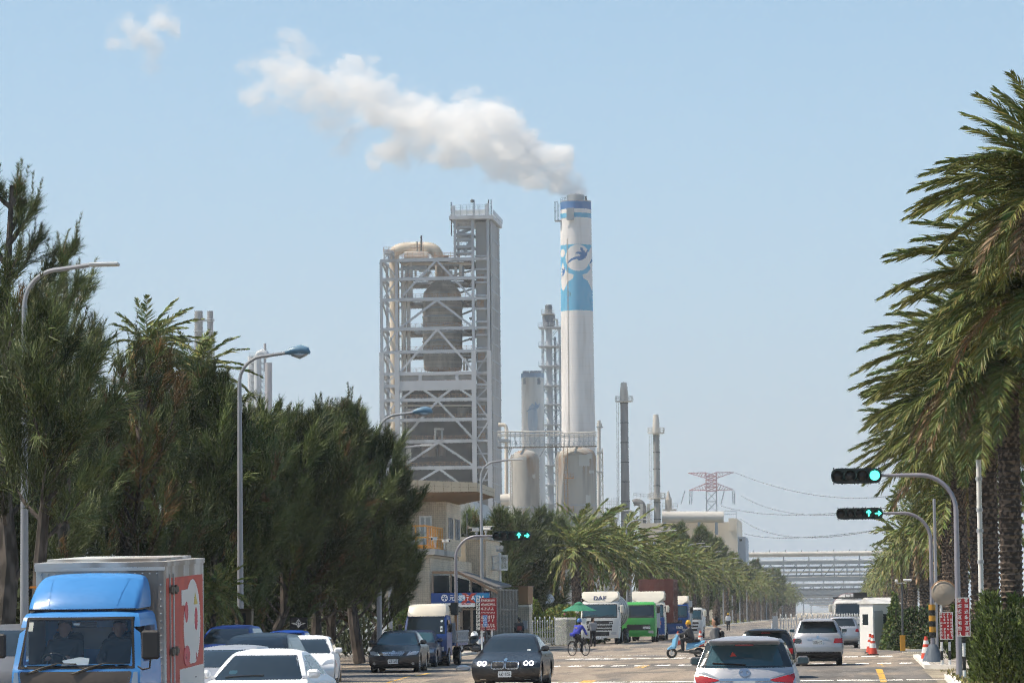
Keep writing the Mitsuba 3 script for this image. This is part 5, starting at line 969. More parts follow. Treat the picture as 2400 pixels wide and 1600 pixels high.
def plate(t, lf, face, x, z, text, w=.36, h=.16):
    e = 1 if face == 'front' else -1; q = (lf.front if e > 0 else lf.rear)(np.array(x), np.array(z), .03)
    k = part(t, 'number_plate', MB().box(q, (w, .016, h)), 'm_plate'); tm = meshkit.text_mesh(text, h * .55, .004, True); v = tm.vertices; wd_ = v[:, 0].max(); sc = min(1, w * .86 / wd_); tm.vertices = np.stack([q[0] - e * (v[:, 0] - wd_ / 2) * sc, np.full(len(v), q[1] + e * .009) + e * v[:, 2], q[2] - h * .28 + v[:, 1]], 1); part(k, 'lettering', tm, mat('m_plate_ink', (.02, .03, .05), .5))
def mirrors(t, x, y, z, mt, s=1.0, w=.2, h=.15):
    for sd in (-1, 1):
        k = part(t, 'wing_mirror', MB().lathe([(0, -.5), (.30, -.46), (.46, -.2), (.5, .1), (.44, .5), (0, .52)], (0, 0, 0), 14, 'x') if 0 else MB().box((sd * (x + w / 2 + .04), y, z), (w * s, .13, h * s), bev=.045).beam((sd * (x - .04), y + .02, z - h * .35), (sd * (x + .08), y, z - h * .3), .04), mt)
        part(k, 'mirror_glass', MB().box((sd * (x + w / 2 + .04), y - .066, z), (w * .8, .006, h * .7)), 'm_glass_sky')
SEDAN = [(.17, 2.05, -2.1, .80, .25, .22), (.25, 2.30, -2.32, .86, .30, .24), (.42, 2.40, -2.40, .895, .32, .22), (.58, 2.40, -2.42, .905, .32, .2), (.68, 2.34, -2.42, .90, .34, .2), (.75, 2.18, -2.41, .895, .38, .2), (.82, 1.78, -2.38, .885, .36, .2), (.90, 1.22, -2.32, .865, .28, .18), (.955, .96, -2.10, .83, .2, .16), (1.0, .84, -1.80, .80, .17, .14), (1.10, .63, -1.62, .755, .15, .12), (1.24, .34, -1.38, .685, .13, .1), (1.36, .07, -1.12, .615, .12, .1), (1.42, -.14, -.92, .57, .12, .1), (1.455, -.34, -.76, .48, .1, .08), (1.47, -.50, -.66, .36, .08, .06)]
HATCH = [(.20, 2.0, -1.95, .76, .25, .16), (.30, 2.2, -2.16, .82, .3, .18), (.46, 2.28, -2.24, .84, .32, .16), (.60, 2.28, -2.23, .85, .32, .15), (.74, 2.2, -2.20, .85, .34, .14), (.84, 1.98, -2.17, .84, .36, .14), (.93, 1.55, -2.13, .83, .3, .14), (1.0, 1.2, -2.09, .81, .24, .14), (1.10, .98, -2.02, .785, .2, .15), (1.24, .66, -1.93, .735, .16, .15), (1.38, .34, -1.84, .675, .14, .14), (1.48, .06, -1.80, .625, .13, .13), (1.545, -.2, -1.82, .57, .12, .12), (1.58, -.5, -1.72, .47, .1, .1), (1.59, -.7, -1.5, .34, .08, .08)]
SUV = [(.30, 2.0, -2.0, .80, .25, .16), (.40, 2.2, -2.26, .90, .3, .18), (.56, 2.28, -2.33, .93, .3, .16), (.72, 2.28, -2.32, .94, .3, .15), (.86, 2.22, -2.28, .935, .32, .14), (.98, 2.05, -2.25, .92, .34, .14), (1.07, 1.5, -2.22, .905, .3, .14), (1.13, 1.15, -2.19, .88, .22, .14), (1.22, .92, -2.12, .845, .18, .14), (1.38, .58, -2.0, .785, .15, .14), (1.52, .26, -1.90, .725, .13, .13), (1.62, .0, -1.86, .67, .12, .12), (1.68, -.25, -1.84, .6, .12, .12), (1.71, -.5, -1.7, .5, .1, .1), (1.72, -.8, -1.4, .38, .08, .08)]
def car(name, label, x, y, rz, rows, paint, L=1.0, W=1.0, H=1.0, wh=.32, glass='m_glass', wy=(1.38, -1.36), group=None, text_f=None, text_r=None, style='', cat='car'):
    lf = Loft(rows, L, W, H); M = frame((x, y, 0.004), rz); t = thing(name, label, cat, M, group); v, f = lf.body(); wy = [a * L for a in wy]; wx = float(lf.lv(wh)[2])
    part(t, 'body', cut_wheels(v, f, wy, wh, 2 * wx), paint, smooth=32)
    for yy in wy:
        for s in (-1, 1): wheel(t, s * (wx - .012), yy, wh, .21, s)
    part(t, 'underbody', MB().box2((-wx + .22, -2.0 * L, .16), (wx - .22, 2.0 * L, .42)), 'm_black')
    a = np.array(rows); zt = a[-1, 0] * H; zbelt = {id(SEDAN): 1.0, id(HATCH): 1.10, id(SUV): 1.22}[id(rows)] * H; zr = zt - .085 * H
    def gl(face, z0, z1, m0, m1): w0, w1 = float(lf.lv(z0)[2]) - m0, float(lf.lv(z1)[2]) - m1; return lf.patch(face, pg((-w0, z0), (w0, z0), (w1, z1), (-w1, z1)).buffer(-.03).buffer(.03, quad_segs=3))
    fz0 = zbelt - .02 * H if rows is not SEDAN else zbelt - .04
    part(t, 'windscreen', gl('front', fz0, zr - .02, .07, .075), glass); part(t, 'rear_window', gl('rear', zbelt - (.01 if rows is SEDAN else .02), zr - .01, .10 if rows is SEDAN else .11, .08), glass if style != 'rear' else 'm_glass_sky')
    for s in ('left', 'right'):
        def ye(z, m, k): q = lf.lv(z); return (float(q[0] - q[3]) - m) if k else (float(q[1] + q[4]) + m)
        z0, z1 = zbelt + .02, zr - .02; ys = [ye(z0, .12, 1), ye(z1, .1, 1), ye(z1, .12, 0), ye(z0, .16, 0)]; mid = -.12 * L
        for lo_, hi_ in ((mid + .05, 9), (-9, mid - .05)): p = pg((ys[0], z0), (ys[1], z1), (ys[2], z1), (ys[3], z0)).intersection(sg.box(lo_, 0, hi_, 9)); part(t, 'side_window', lf.patch(s, p, .006, .12), 'm_glass')
        part(t, 'sill', lf.patch(s, sg.box(-1.0 * L, .24, 1.0 * L, .33), .008, .3), 'm_plastic'); part(t, 'door_handle', lf.patch(s, sg.box(-.05, zbelt - .16, .14, zbelt - .12), .02, .3).add(*[np.array([(0, 0, 0), (0, 0, 0), (0, 0, 0)]), [[0, 1, 2]]]) if 0 else lf.patch(s, sg.box(-.05, zbelt - .16, .14, zbelt - .12), .02, .3), paint)
    mirrors(t, float(lf.lv(zbelt)[2]) - .02, .72 * L if rows is SEDAN else .82 * L, zbelt + .06, paint if style != 'rear' else 'm_car_grey', 1.0, .22, .15)
    if text_f: plate(t, lf, 'front', 0, .40 * H, text_f)
    if text_r: plate(t, lf, 'rear', 0, (.86 if rows is not SEDAN else .75) * H, text_r)
    return t, lf
RZ = 180.0
# black saloon with ringed headlamps
bq = P(1182, 1560, 92)
t, lf = car('black_saloon', 'black saloon with glowing ring headlamps and a two part grille driving towards us', bq[0] + .0, 94.5, RZ, SEDAN, 'm_car_black', 1.01, 1.03, 1.0, .335, text_f='AJD-9788')
part(t, 'bumper_intake', lf.patch('front', sa.translate(rr(-.62, .22, .62, .33, .04), 0, 0)), 'm_plastic')
for s in (-1, 1):
    kidney = sa.translate(rr(-.165, -.085, .165, .085, .05), s * .19, .63); g = part(t, 'grille', lf.patch('front', kidney, .006), 'm_black'); part(g, 'frame', lf.patch('front', kidney.buffer(.018).difference(kidney), .016, .04), 'm_chrome')
    for i in range(7): part(g, 'grille_bar', lf.patch('front', sg.box(s * .19 - .13 + .041 * i, .55, s * .19 - .122 + .041 * i, .71), .012, .2), 'm_galv')
    lampp = pg((s * .46, .60), (s * .80, .63), (s * .86, .72), (s * .62, .745), (s * .44, .70)); h = part(t, 'headlight', lf.patch('front', lampp, .007, .04), mat('m_lamp_dark', (.10, .11, .12), .1, .3, .9))
    for k, cx in enumerate((.56, .70)):
        rg = sg.Point(s * cx, .668).buffer(.062, 10).difference(sg.Point(s * cx, .675).buffer(.036, 10)); part(h, 'ring_light', lf.patch('front', rg, .02, .03), 'm_white', emit=(1.3, 1.3, 1.4))
    part(t, 'fog_lamp', lf.patch('front', sa.translate(rr(-.1, -.05, .1, .05, .03), s * .68, .30), .008), 'm_plastic'); part(t, 'trim_strip', lf.patch('front', sg.box(s * .6 - .08, .25, s * .6 + .08, .262), .012), 'm_chrome')
part(t, 'badge', lf.patch('front', sg.Point(0, .765).buffer(.045), .012, .03), 'm_chrome'); part(t, 'permit_sticker', lf.patch('front', sg.box(-.56, 1.0, -.46, 1.03), .012), 'm_plate')
# parked dark sedan
cq = P(902, 1580, 118)
t, lf = car('parked_sedan', 'parked charcoal sedan with chrome grille bars and white number plate', cq[0] + .05, 121.5, RZ + 2, SEDAN, 'm_car_charcoal', .97, .99, 1.0, .32, 'm_glass_sky', text_f='ACN-2050')
for i, z in enumerate((.70, .655, .61)): part(t, 'grille_bar', lf.patch('front', pg((-.40 + .03 * i, z), (.40 - .03 * i, z), (.41 - .03 * i, z + .024), (-.41 + .03 * i, z + .024)), .014), 'm_chrome')
part(t, 'grille', lf.patch('front', pg((-.36, .59), (.36, .59), (.44, .74), (-.44, .74)), .006), 'm_black'); part(t, 'badge', lf.patch('front', sg.Point(0, .70).buffer(.055).difference(sa.scale(sg.Point(0, .70).buffer(.04), 1, .6)), .024, .03), 'm_chrome'); part(t, 'bumper_intake', lf.patch('front', rr(-.55, .24, .55, .34, .04)), 'm_plastic')
for s in (-1, 1):
    h = part(t, 'headlight', lf.patch('front', pg((s * .47, .60), (s * .80, .63), (s * .88, .74), (s * .70, .75), (s * .50, .67)), .007, .04), 'm_lamp_glass'); part(h, 'chrome_edge', lf.patch('front', pg((s * .50, .60), (s * .46, .60), (s * .56, .73), (s * .60, .73)), .014, .05), 'm_chrome'); part(t, 'fog_lamp', lf.patch('front', sg.Point(s * .68, .33).buffer(.05), .01, .04), 'm_galv')
q = P(985, 1560, 131)
t, lf = car('parked_car', 'dark blue sedan parked tightly behind the charcoal one', q[0] - .35, 133.5, RZ + 1, SEDAN, 'm_car_navy', .95, .95, .97, .31, 'm_glass_sky')
for s in (-1, 1): part(t, 'headlight', lf.patch('front', rr(s * .62 - .16, .56, s * .62 + .16, .68, .03), .007, .05), 'm_lamp_glass')
part(t, 'grille', lf.patch('front', rr(-.36, .58, .36, .68, .02)), 'm_plastic')
# white sedan front left
q = P(582, 1600, 56)
t, lf = car('white_car', 'white sedan cut by the lower edge, right of the blue box truck', q[0] + .02, 57.6, RZ, SEDAN, 'm_car_white', 1.0, 1.0, .985, .32)
part(t, 'dash_cover', lf.patch('front', sa.translate(rr(-.07, -.03, .07, .03, .02), .45, 1.07), .008, .04), 'm_glass_sky'); m = MB().tube([lf.front(np.array(x), np.array(z), .02) for x, z in ((.55, .98), (.2, 1.0), (-.1, 1.01))], .009, 5); part(t, 'wiper', m, 'm_black')
# silver hatchback, rear view
q = P(1741, 1600, 56)
t, lf = car('silver_hatchback', 'silver hatchback seen from behind at the lower edge, red lamps and roof spoiler', q[0] + .02, 58.4, 0, HATCH, 'm_car_silver', 1.0, 1.0, 1.0, .32, style='rear')
for s in (-1, 1):
    part(t, 'tail_light', lf.patch('rear', pg((s * .40, .885), (s * .50, .855), (s * .78, .83), (s * .82, .92), (s * .81, .985)), .012, .05), 'm_tail_red'); part(t, 'reversing_light', lf.patch('rear', pg((s * .42, .91), (s * .79, 1.005), (s * .80, 1.055), (s * .62, 1.01)), .010, .05), 'm_lamp_glass')
part(t, 'roof_spoiler', MB().box((0, -1.93, 1.50), (1.16, .34, .045), R=[[1, 0, 0], [0, .98, .17], [0, -.17, .98]], bev=.02), 'm_car_silver'); part(t, 'brake_light', MB().box((0, -2.02, 1.455), (.30, .03, .02)), 'm_tail_red')
part(t, 'boot_handle', lf.patch('rear', rr(-.42, .865, .42, .905, .015), .022, .08), 'm_chrome'); part(t, 'badge', lf.patch('rear', sa.scale(sg.Point(0, 1.0).buffer(.085), 1.1, .78).difference(sa.scale(sg.Point(0, 1.0).buffer(.06), 1.1, .5)), .02, .03), 'm_chrome'); part(t, 'badge', lf.patch('rear', sa.scale(sg.Point(0, 1.0).buffer(.06), .55, .9), .016, .03), 'm_chrome')
m = MB().tube([lf.rear(np.array(x), np.array(z), .02) for x, z in ((.02, 1.12), (-.25, 1.135), (-.52, 1.15))], .012, 5); part(t, 'rear_wiper', m, 'm_black'); part(t, 'number_plate', MB().box(lf.rear(np.array(0.), np.array(.79), .02), (.36, .014, .16)), 'm_plate')
part(t, 'warning_sticker', lf.patch('rear', pg((-.24, 1.26), (-.13, 1.27), (-.20, 1.34)), .012, .05), mat('m_sticker', (.55, .07, .05), .6))
part(t, 'window_surround', lf.patch('rear', pg((-.78, 1.09), (.78, 1.09), (.62, 1.50), (-.62, 1.50)).difference(pg((-.60, 1.14), (.60, 1.14), (.50, 1.43), (-.50, 1.43)).buffer(.03)), .009, .06), 'm_glass')
# black car hidden behind it
q = P(1790, 1500, 103)
t, lf = car('black_hatchback', 'black car between the silver hatchback and the silver off-roader, brake lamp lit', q[0] + .05, 105, 0, HATCH, 'm_car_black', .98, 1.02, .935, .31)
part(t, 'brake_light', lf.patch('rear', sg.box(-.13, 1.345, .13, 1.375), .02), 'm_tail_red'); part(t, 'roof_spoiler', MB().box((0, -1.86, 1.42), (1.1, .2, .04), bev=.015), 'm_car_black')
for s in (-1, 1): part(t, 'tail_light', lf.patch('rear', pg((s * .55, .72), (s * .82, .74), (s * .80, .9), (s * .6, .88)), .01, .06), 'm_tail_red')
# silver off-roader
q = P(1916, 1560, 126)
t, lf = car('silver_offroader', 'silver off-roader seen from behind with a wide grey bumper, crossing the far zebra', q[0] + .02, 128.4, 0, SUV, 'm_car_silver', 1.0, 1.0, 1.0, .37, text_r='3286-FZ')
part(t, 'bumper', lf.patch('rear', rr(-.92, .52, .92, .68, .04), .03, .1), 'm_galv'); part(t, 'lower_valance', lf.patch('rear', rr(-.84, .32, .84, .51, .03), .02, .1), 'm_plastic'); part(t, 'plate_bar', lf.patch('rear', sg.box(-.40, .965, .40, .995), .03), 'm_chrome'); part(t, 'badge', lf.patch('rear', sg.Point(0, 1.06).buffer(.045), .02, .03), 'm_chrome')
for s in (-1, 1): part(t, 'tail_light', lf.patch('rear', pg((s * .58, .83), (s * .90, .83), (s * .89, 1.0), (s * .62, 1.0)), .014, .06), 'm_tail_red')
part(t, 'spoiler', MB().box((0, -1.96, 1.635), (1.2, .24, .04), bev=.015), 'm_car_silver'); part(t, 'roof_rail', MB().tube([(.6, .2, 1.68), (.6, -1.6, 1.70)], .02, 5), 'm_plastic'); part(t, 'roof_rail', MB().tube([(-.6, .2, 1.68), (-.6, -1.6, 1.70)], .02, 5), 'm_plastic')
q = P(1990, 1515, 186)
t, lf = car('silver_suv', 'smaller silver off-roader with a spare wheel mount, half hidden at the white booth', q[0] - .35, 188, 0, SUV, 'm_car_silver', .95, .97, .98, .35, text_r='8J-4526')
part(t, 'spare_wheel', MB().lathe([(.0, -.1), (.2, -.1), (.24, 0), (.2, .1), (0, .1)], (-.28, -2.25, .95), 20, 'y'), 'm_rubber', smooth=30); part(t, 'bumper', lf.patch('rear', rr(-.88, .5, .88, .64, .04), .03, .1), 'm_galv')
for s in (-1, 1): part(t, 'tail_light', lf.patch('rear', pg((s * .70, .86), (s * .88, .86), (s * .87, 1.05), (s * .72, 1.02)), .014, .06), 'm_tail_red')
# parked cars partly hidden at the left
q = P(622, 1520, 74); t, lf = car('dark_estate', 'dark estate car roof showing behind the white sedan', q[0] - .5, 76, RZ, HATCH, 'm_car_black', 1.0, 1.03, 1.03, .32)
q = P(710, 1560, 90)
t, lf = car('white_hatchback', 'small white hatchback parked by the concrete barrier, turned slightly right', q[0] - .25, 92.2, RZ + 6, HATCH, 'm_car_white', .95, .97, .93, .31)
for s in (-1, 1): part(t, 'headlight', lf.patch('front', pg((s * .5, .70), (s * .80, .74), (s * .82, .86), (s * .6, .82)), .007, .05), 'm_lamp_glass')
part(t, 'door_emblem', lf.patch('left', sg.Point(.75, .72).buffer(.11), .012, .05), 'm_sticker')
q = P(668, 1500, 112); t, lf = car('blue_hatchback', 'bright blue hatchback roof in the shade under the trees', q[0] - .3, 114, RZ + 3, HATCH, 'm_bright_blue', .95, .98, .97, .31)
q = P(470, 1560, 66); t, lf = car('pale_car', 'pale car corner with dark mirror peeping out behind the box truck', q[0] - .55, 72, RZ, HATCH, 'm_car_silver', .95, .98, .88, .31)
q = P(517, 1500, 96); t, lf = car('blue_van', 'dark blue van with a wide dark windscreen between box truck and brown cabinet', q[0] - .1, 98, RZ, SUV, 'm_flatbed_blue', .95, .92, 1.03, .31)
q = P(-6, 1560, 60); t, lf = car('grey_van', 'grey van cut by the left edge behind the box truck', q[0] - .30, 62, RZ, SUV, 'm_car_grey', 1.05, 1.0, 1.11, .34)
# ---- trucks
CAB = [(.42, 0, -1.6, .88, .05, .02), (.6, .03, -1.6, .92, .06, .02), (1.0, .03, -1.6, .93, .07, .02), (1.22, .0, -1.6, .93, .08, .02), (1.32, -.05, -1.6, .925, .09, .02), (1.6, -.17, -1.6, .90, .1, .02), (1.9, -.30, -1.6, .865, .1, .02), (2.02, -.37, -1.6, .84, .1, .02), (2.09, -.46, -1.55, .79, .1, .02), (2.11, -.6, -1.4, .7, .08, .02)]
def cab_wheels(t, W, ys, r, rim='m_grey_steel'):
    for y in ys:
        for s in (-1, 1): wheel(t, s * W, y, r, .26, s, rim)
def truck_frame(t, L, W, r, ys): part(t, 'chassis', MB().box2((-.42, -L, r), (.42, -.4, r + .22)), 'm_dark_steel'); cab_wheels(t, W, ys, r)
# blue box truck, nearest
q = P(177, 1600, 49.4); MT = T().translate([float(q[0]), 49.4, .0]).rotate([0, 0, 1], RZ).rotate([1, 0, 0], -1.9)
t = thing('box_truck', 'light blue delivery truck with a rounded roof deflector and a grey van body, lower left', 'truck', MT); lf = Loft(CAB, 1, 1.03, 1.0, 4.0)
v, f = lf.body(34, 17)
bd = m3.Manifold(m3.Mesh(np.asarray(v, np.float32), np.asarray(f, np.uint32))); bd -= m3.Manifold.cube([1.62, 1.25, .98], True).translate([0, -.93, 1.52]); bd -= m3.Manifold.cube([1.60, 1.5, .66], True).translate([0, -.2, 1.655]); bd -= m3.Manifold.cube([3, .75, .5], True).translate([0, -.72, 1.62])
for s in (-1, 1): bd -= m3.Manifold.cylinder(.4, .42, .42, 24).rotate([0, 90, 0]).translate([.6 if s > 0 else -1.0, -.62, .38])
part(t, 'cab', MB().man(bd), 'm_truck_blue', smooth=35)
part(t, 'windscreen', lf.patch('front', pg((-.86, 1.28), (.86, 1.28), (.78, 2.0), (-.78, 2.0)).buffer(-.04).buffer(.04), .004), 'm_pane', label='clear windscreen with two men dimly seen behind it')
part(t, 'screen_seal', lf.patch('front', pg((-.86, 1.28), (.86, 1.28), (.78, 2.0), (-.78, 2.0)).buffer(.012).difference(pg((-.86, 1.28), (.86, 1.28), (.78, 2.0), (-.78, 2.0)).buffer(-.022)), .007, .05), 'm_rubber')
part(t, 'cab_lining', MB().box2((-.83, -1.55, 1.03), (.83, -.12, 1.07)).box2((-.81, -1.55, 1.07), (-.80, -.5, 2.0)).box2((.80, -1.55, 1.07), (.81, -.5, 2.0)).box2((-.80, -1.55, 1.955), (.80, -.45, 1.965)), 'm_interior'); part(t, 'dashboard', MB().box2((-.82, -.42, 1.1), (.82, -.10, 1.30)), 'm_interior'); part(t, 'cab_rear_wall', MB().box2((-.82, -1.62, .9), (.82, -1.56, 2.02)), 'm_interior'); part(t, 'rear_cab_window', MB().box2((-.42, -1.555, 1.5), (.42, -1.545, 1.82)), 'm_curtain')
for s in (-1, 1): part(t, 'seat', MB().box((s * .42, -1.25, 1.1), (.48, .45, .2), bev=.05).box((s * .42, -1.42, 1.45), (.46, .14, .6), bev=.05), 'm_seat')
g = part(t, 'steering_wheel', MB().tube([(.42 + .19 * math.cos(a), -.55 + .08 * math.sin(a), 1.33 + .15 * math.sin(a)) for a in np.linspace(0, 2 * np.pi, 21)], .016, 6), 'm_black')
part(t, 'grille_panel', lf.patch('front', pg((-.80, 1.03), (.80, 1.03), (.84, 1.23), (-.84, 1.23)).buffer(-.03).buffer(.03), .01), mat('m_grille_brown', (.085, .07, .06), .6))
for s in (-1, 1):
    part(t, 'corner_lamp', lf.patch('front', pg((s * .83, 1.02), (s * .93, 1.02), (s * .92, 1.22), (s * .86, 1.22)), .012, .04), 'm_lamp_glass'); part(t, 'headlight', lf.patch('front', rr(s * .72 - .16, .72, s * .72 + .16, .88, .03), .01, .05), 'm_lamp_glass')
    a = lf.front(np.array(s * .1 - .25), np.array(1.26), .03); b_ = lf.front(np.array(s * .1 - .62 if s < 0 else .48), np.array(1.20 if s < 0 else 1.2), .05)
for x0 in (-.30, .40):
    p_ = [lf.front(np.array(x0 + dx), np.array(z), .035) for dx, z in ((.34, 1.19), (.10, 1.27), (-.14, 1.335), (-.42, 1.325))]; part(t, 'wiper', MB().tube(p_, .011, 5).tube([p_[0] - [.0, 0, 0], p_[1] + [0, .0, -.03], p_[2] + [.1, 0, -.05]], .012, 5), 'm_black')
part(t, 'permit_sticker', lf.patch('front', sg.box(.70, 1.82, .77, 1.95), -.012, .05), 'm_offwhite'); part(t, 'papers', lf.patch('front', pg((-.18, 1.31), (.24, 1.31), (.19, 1.37), (.22, 1.40), (-.05, 1.45), (-.19, 1.43)), -.03, .05), 'm_plate'); part(t, 'rear_view_mirror', MB().box((-.08, -.42, 1.90), (.32, .03, .09), bev=.012), 'm_black'); part(t, 'air_freshener', MB().box((.06, -.40, 1.91), (.09, .012, .03)), 'm_plate')
dfl = [(2.13, -.50, -1.5, .80, .10, .02), (2.2, -.54, -1.55, .80, .12, .02), (2.35, -.68, -1.56, .79, .18, .02), (2.5, -.90, -1.56, .765, .24, .02), (2.58, -1.06, -1.56, .72, .26, .02), (2.615, -1.22, -1.52, .64, .26, .02), (2.63, -1.35, -1.5, .5, .2, .02)]
ld = Loft(dfl, 1, 1.03, 1, 3.0); v, f = ld.body(22, 19); dk = part(t, 'roof_deflector', trimesh.Trimesh(v, f, process=False), 'm_truck_blue', smooth=40)
for s in (-1, 1): part(dk, 'crease_strip', ld.patch('front', pg((s * .50, 2.18), (s * .52, 2.18), (s * .60, 2.56), (s * .56, 2.56)), .012, .05), 'm_truck_blue')
part(t, 'cab_gutter', MB().box2((-.80, -1.5, 2.105), (.80, -.52, 2.135)), 'm_black')
ar = part(t, 'mirror_arm', MB().tube([(-.93, -.06, 1.30), (-1.02, .06, 1.26), (-1.13, .08, 1.28), (-1.14, .06, 1.46)], .014, 6), 'm_black'); part(t, 'wing_mirror', MB().box((-1.14, .05, 1.62), (.27, .08, .42), bev=.03), 'm_plastic'); part(t, 'wing_mirror', MB().box((1.12, .02, 1.62), (.2, .08, .36), bev=.03), 'm_plastic')
part(t, 'side_window', MB().box2((-.975, -1.08, 1.36), (-.955, -.36, 1.88)), 'm_pane'); truck_frame(t, 4.4, .95, .37, (-.62, -3.4)); part(t, 'bumper', MB().box2((-.95, -.1, .38), (.95, .10, .62)), 'm_plastic')
by0, by1, bw, bz0, bz1 = -1.74, -4.9, .985, .74, 2.72
bx = part(t, 'van_body', MB().box2((-bw, by1, bz0), (bw, by0, bz1)), 'm_van_box', label='weathered grey van body with riveted edges')
part(bx, 'roof_cap', MB().box2((-bw - .02, by1 - .02, bz1), (bw + .02, by0 + .05, bz1 + .075)), 'm_van_box'); part(bx, 'front_edge', MB().box2((-bw - .015, by0, bz1 - .055), (bw + .015, by0 + .045, bz1 - .0)), 'm_truck_white'); part(bx, 'roof_crown', MB().box2((-bw * .8, by1, bz1 + .076), (bw * .95, by0 - .5, bz1 + .12)), 'm_van_box')
for s in (-1, 1): part(bx, 'edge_strip', MB().box2((s * bw - .09 * (s > 0), by0, bz0), (s * bw + .09 * (s < 0), by0 + .025, bz1 - .06)), 'm_van_box')
rv = MB()
for i in range(17): rv.lathe([(0, .012), (.014, .004), (.018, 0)], (-bw + .1 + i * .112, by0 + .034, bz1 - .10), 6, 'y')
for i in range(16):
    for s in (-1, 1): rv.lathe([(0, .012), (.012, .004), (.016, 0)], (s * (bw - .045), by0 + .026, .8 + i * .11), 6, 'y')
part(bx, 'rivet', rv, 'm_grey_steel', kind='stuff'); part(bx, 'panel_ridge', MB().box2((-bw + .16, by0, 2.45), (bw - .16, by0 + .012, 2.47)).box2((-bw + .16, by0, 1.5), (-bw + .18, by0 + .012, 2.45)).box2((bw - .18, by0, 1.5), (bw - .16, by0 + .012, 2.45)), 'm_van_box')
def prt(y0, z0, y1, z1, mt, nm='print', d=.004, sx=-1): return part(bx, nm, MB().box2((sx * bw, y0, z0), (sx * (bw + d), y1, z1)), mt)
def prp(poly, mt, d=.008): m = MB().prism(poly, d); v = m.v[0]; k = MB().add(np.stack([-bw - v[:, 1], v[:, 0], v[:, 2]], 1), m.f[0]); return part(bx, 'print', k, mt)
prt(by1 + .08, .8, by0 - .14, 2.54, 'm_print_red', 'print', .002); prt(by0 - .16, .8, by0 - .34, 2.5, 'm_print_red'); prt(by0 - .44, .8, by0 - .62, 2.42, 'm_print_red'); prt(by0 - .74, .8, by0 - 1.0, 2.42, 'm_print_red'); prt(by1 + .1, 1.12, by0 - 1.14, 2.52, 'm_print_red', 'print')
yc_ = (by1 + by0 - 1.0) / 2
prp(sa.scale(sg.Point(yc_ - .12, 1.80).buffer(1), .62, .68).intersection(sg.box(-9, 1.16, 9, 2.50)), 'm_print_pale'); prp(sg.box(yc_ + .05, 2.12, yc_ + .75, 2.30).buffer(.03), 'm_print_pale', .012); prp(sa.scale(sg.Point(yc_ + .42, 1.72).buffer(1), .20, .36), 'm_print_pale', .012); prp(sa.scale(sg.Point(yc_ + .42, 1.98).buffer(1), .13, .16), 'm_print_fruit', .016); prp(sa.scale(sg.Point(yc_ - .38, 1.85).buffer(1), .11, .18), 'm_print_fruit', .014); prp(pg((yc_ - .5, 2.08), (yc_ - .2, 2.08), (yc_ - .32, 2.26)), 'm_print_yellow', .014); prp(sa.scale(sg.Point(yc_ + .4, 1.3).buffer(1), .24, .16), 'm_print_fruit', .014)
r6 = random.Random(9); prp(shapely.union_all([rglyph(r6, .13, yc_ + .36, 1.72 - .16 * i, .12) for i in range(4)]), 'm_hair', .016); prp(shapely.union_all([rglyph(r6, .12, yc_ - .44, 1.52 - .16 * i, .1) for i in range(3)]), 'm_print_fruit', .014); prp(sg.box(by1 + .1, .8, by0 - 1.14, 1.11), 'm_print_pale', .006); prp(shapely.union_all([rglyph(r6, .15, by1 + .3 + .2 * i, .92, .1) for i in range(6)]), 'm_hair', .01)
for y in (by0 - .40, by0 - .68):
    part(bx, 'door_seam', MB().box2((-bw - .02, y - .03, bz0), (-bw, y + .03, bz1 - .12)), 'm_van_box')
    for z in (1.42, 2.36): part(bx, 'hinge', MB().box((-bw - .035, y - .05, z), (.05, .24, .085)).cyl((-bw - .05, y, z - .07), (-bw - .05, y, z + .07), .022, n=8), mat('m_hinge', (.13, .11, .085), .7))
part(bx, 'marker_lamp', MB().box((bw + .06, by0 - .1, 2.43), (.13, .05, .03)), 'm_amber')
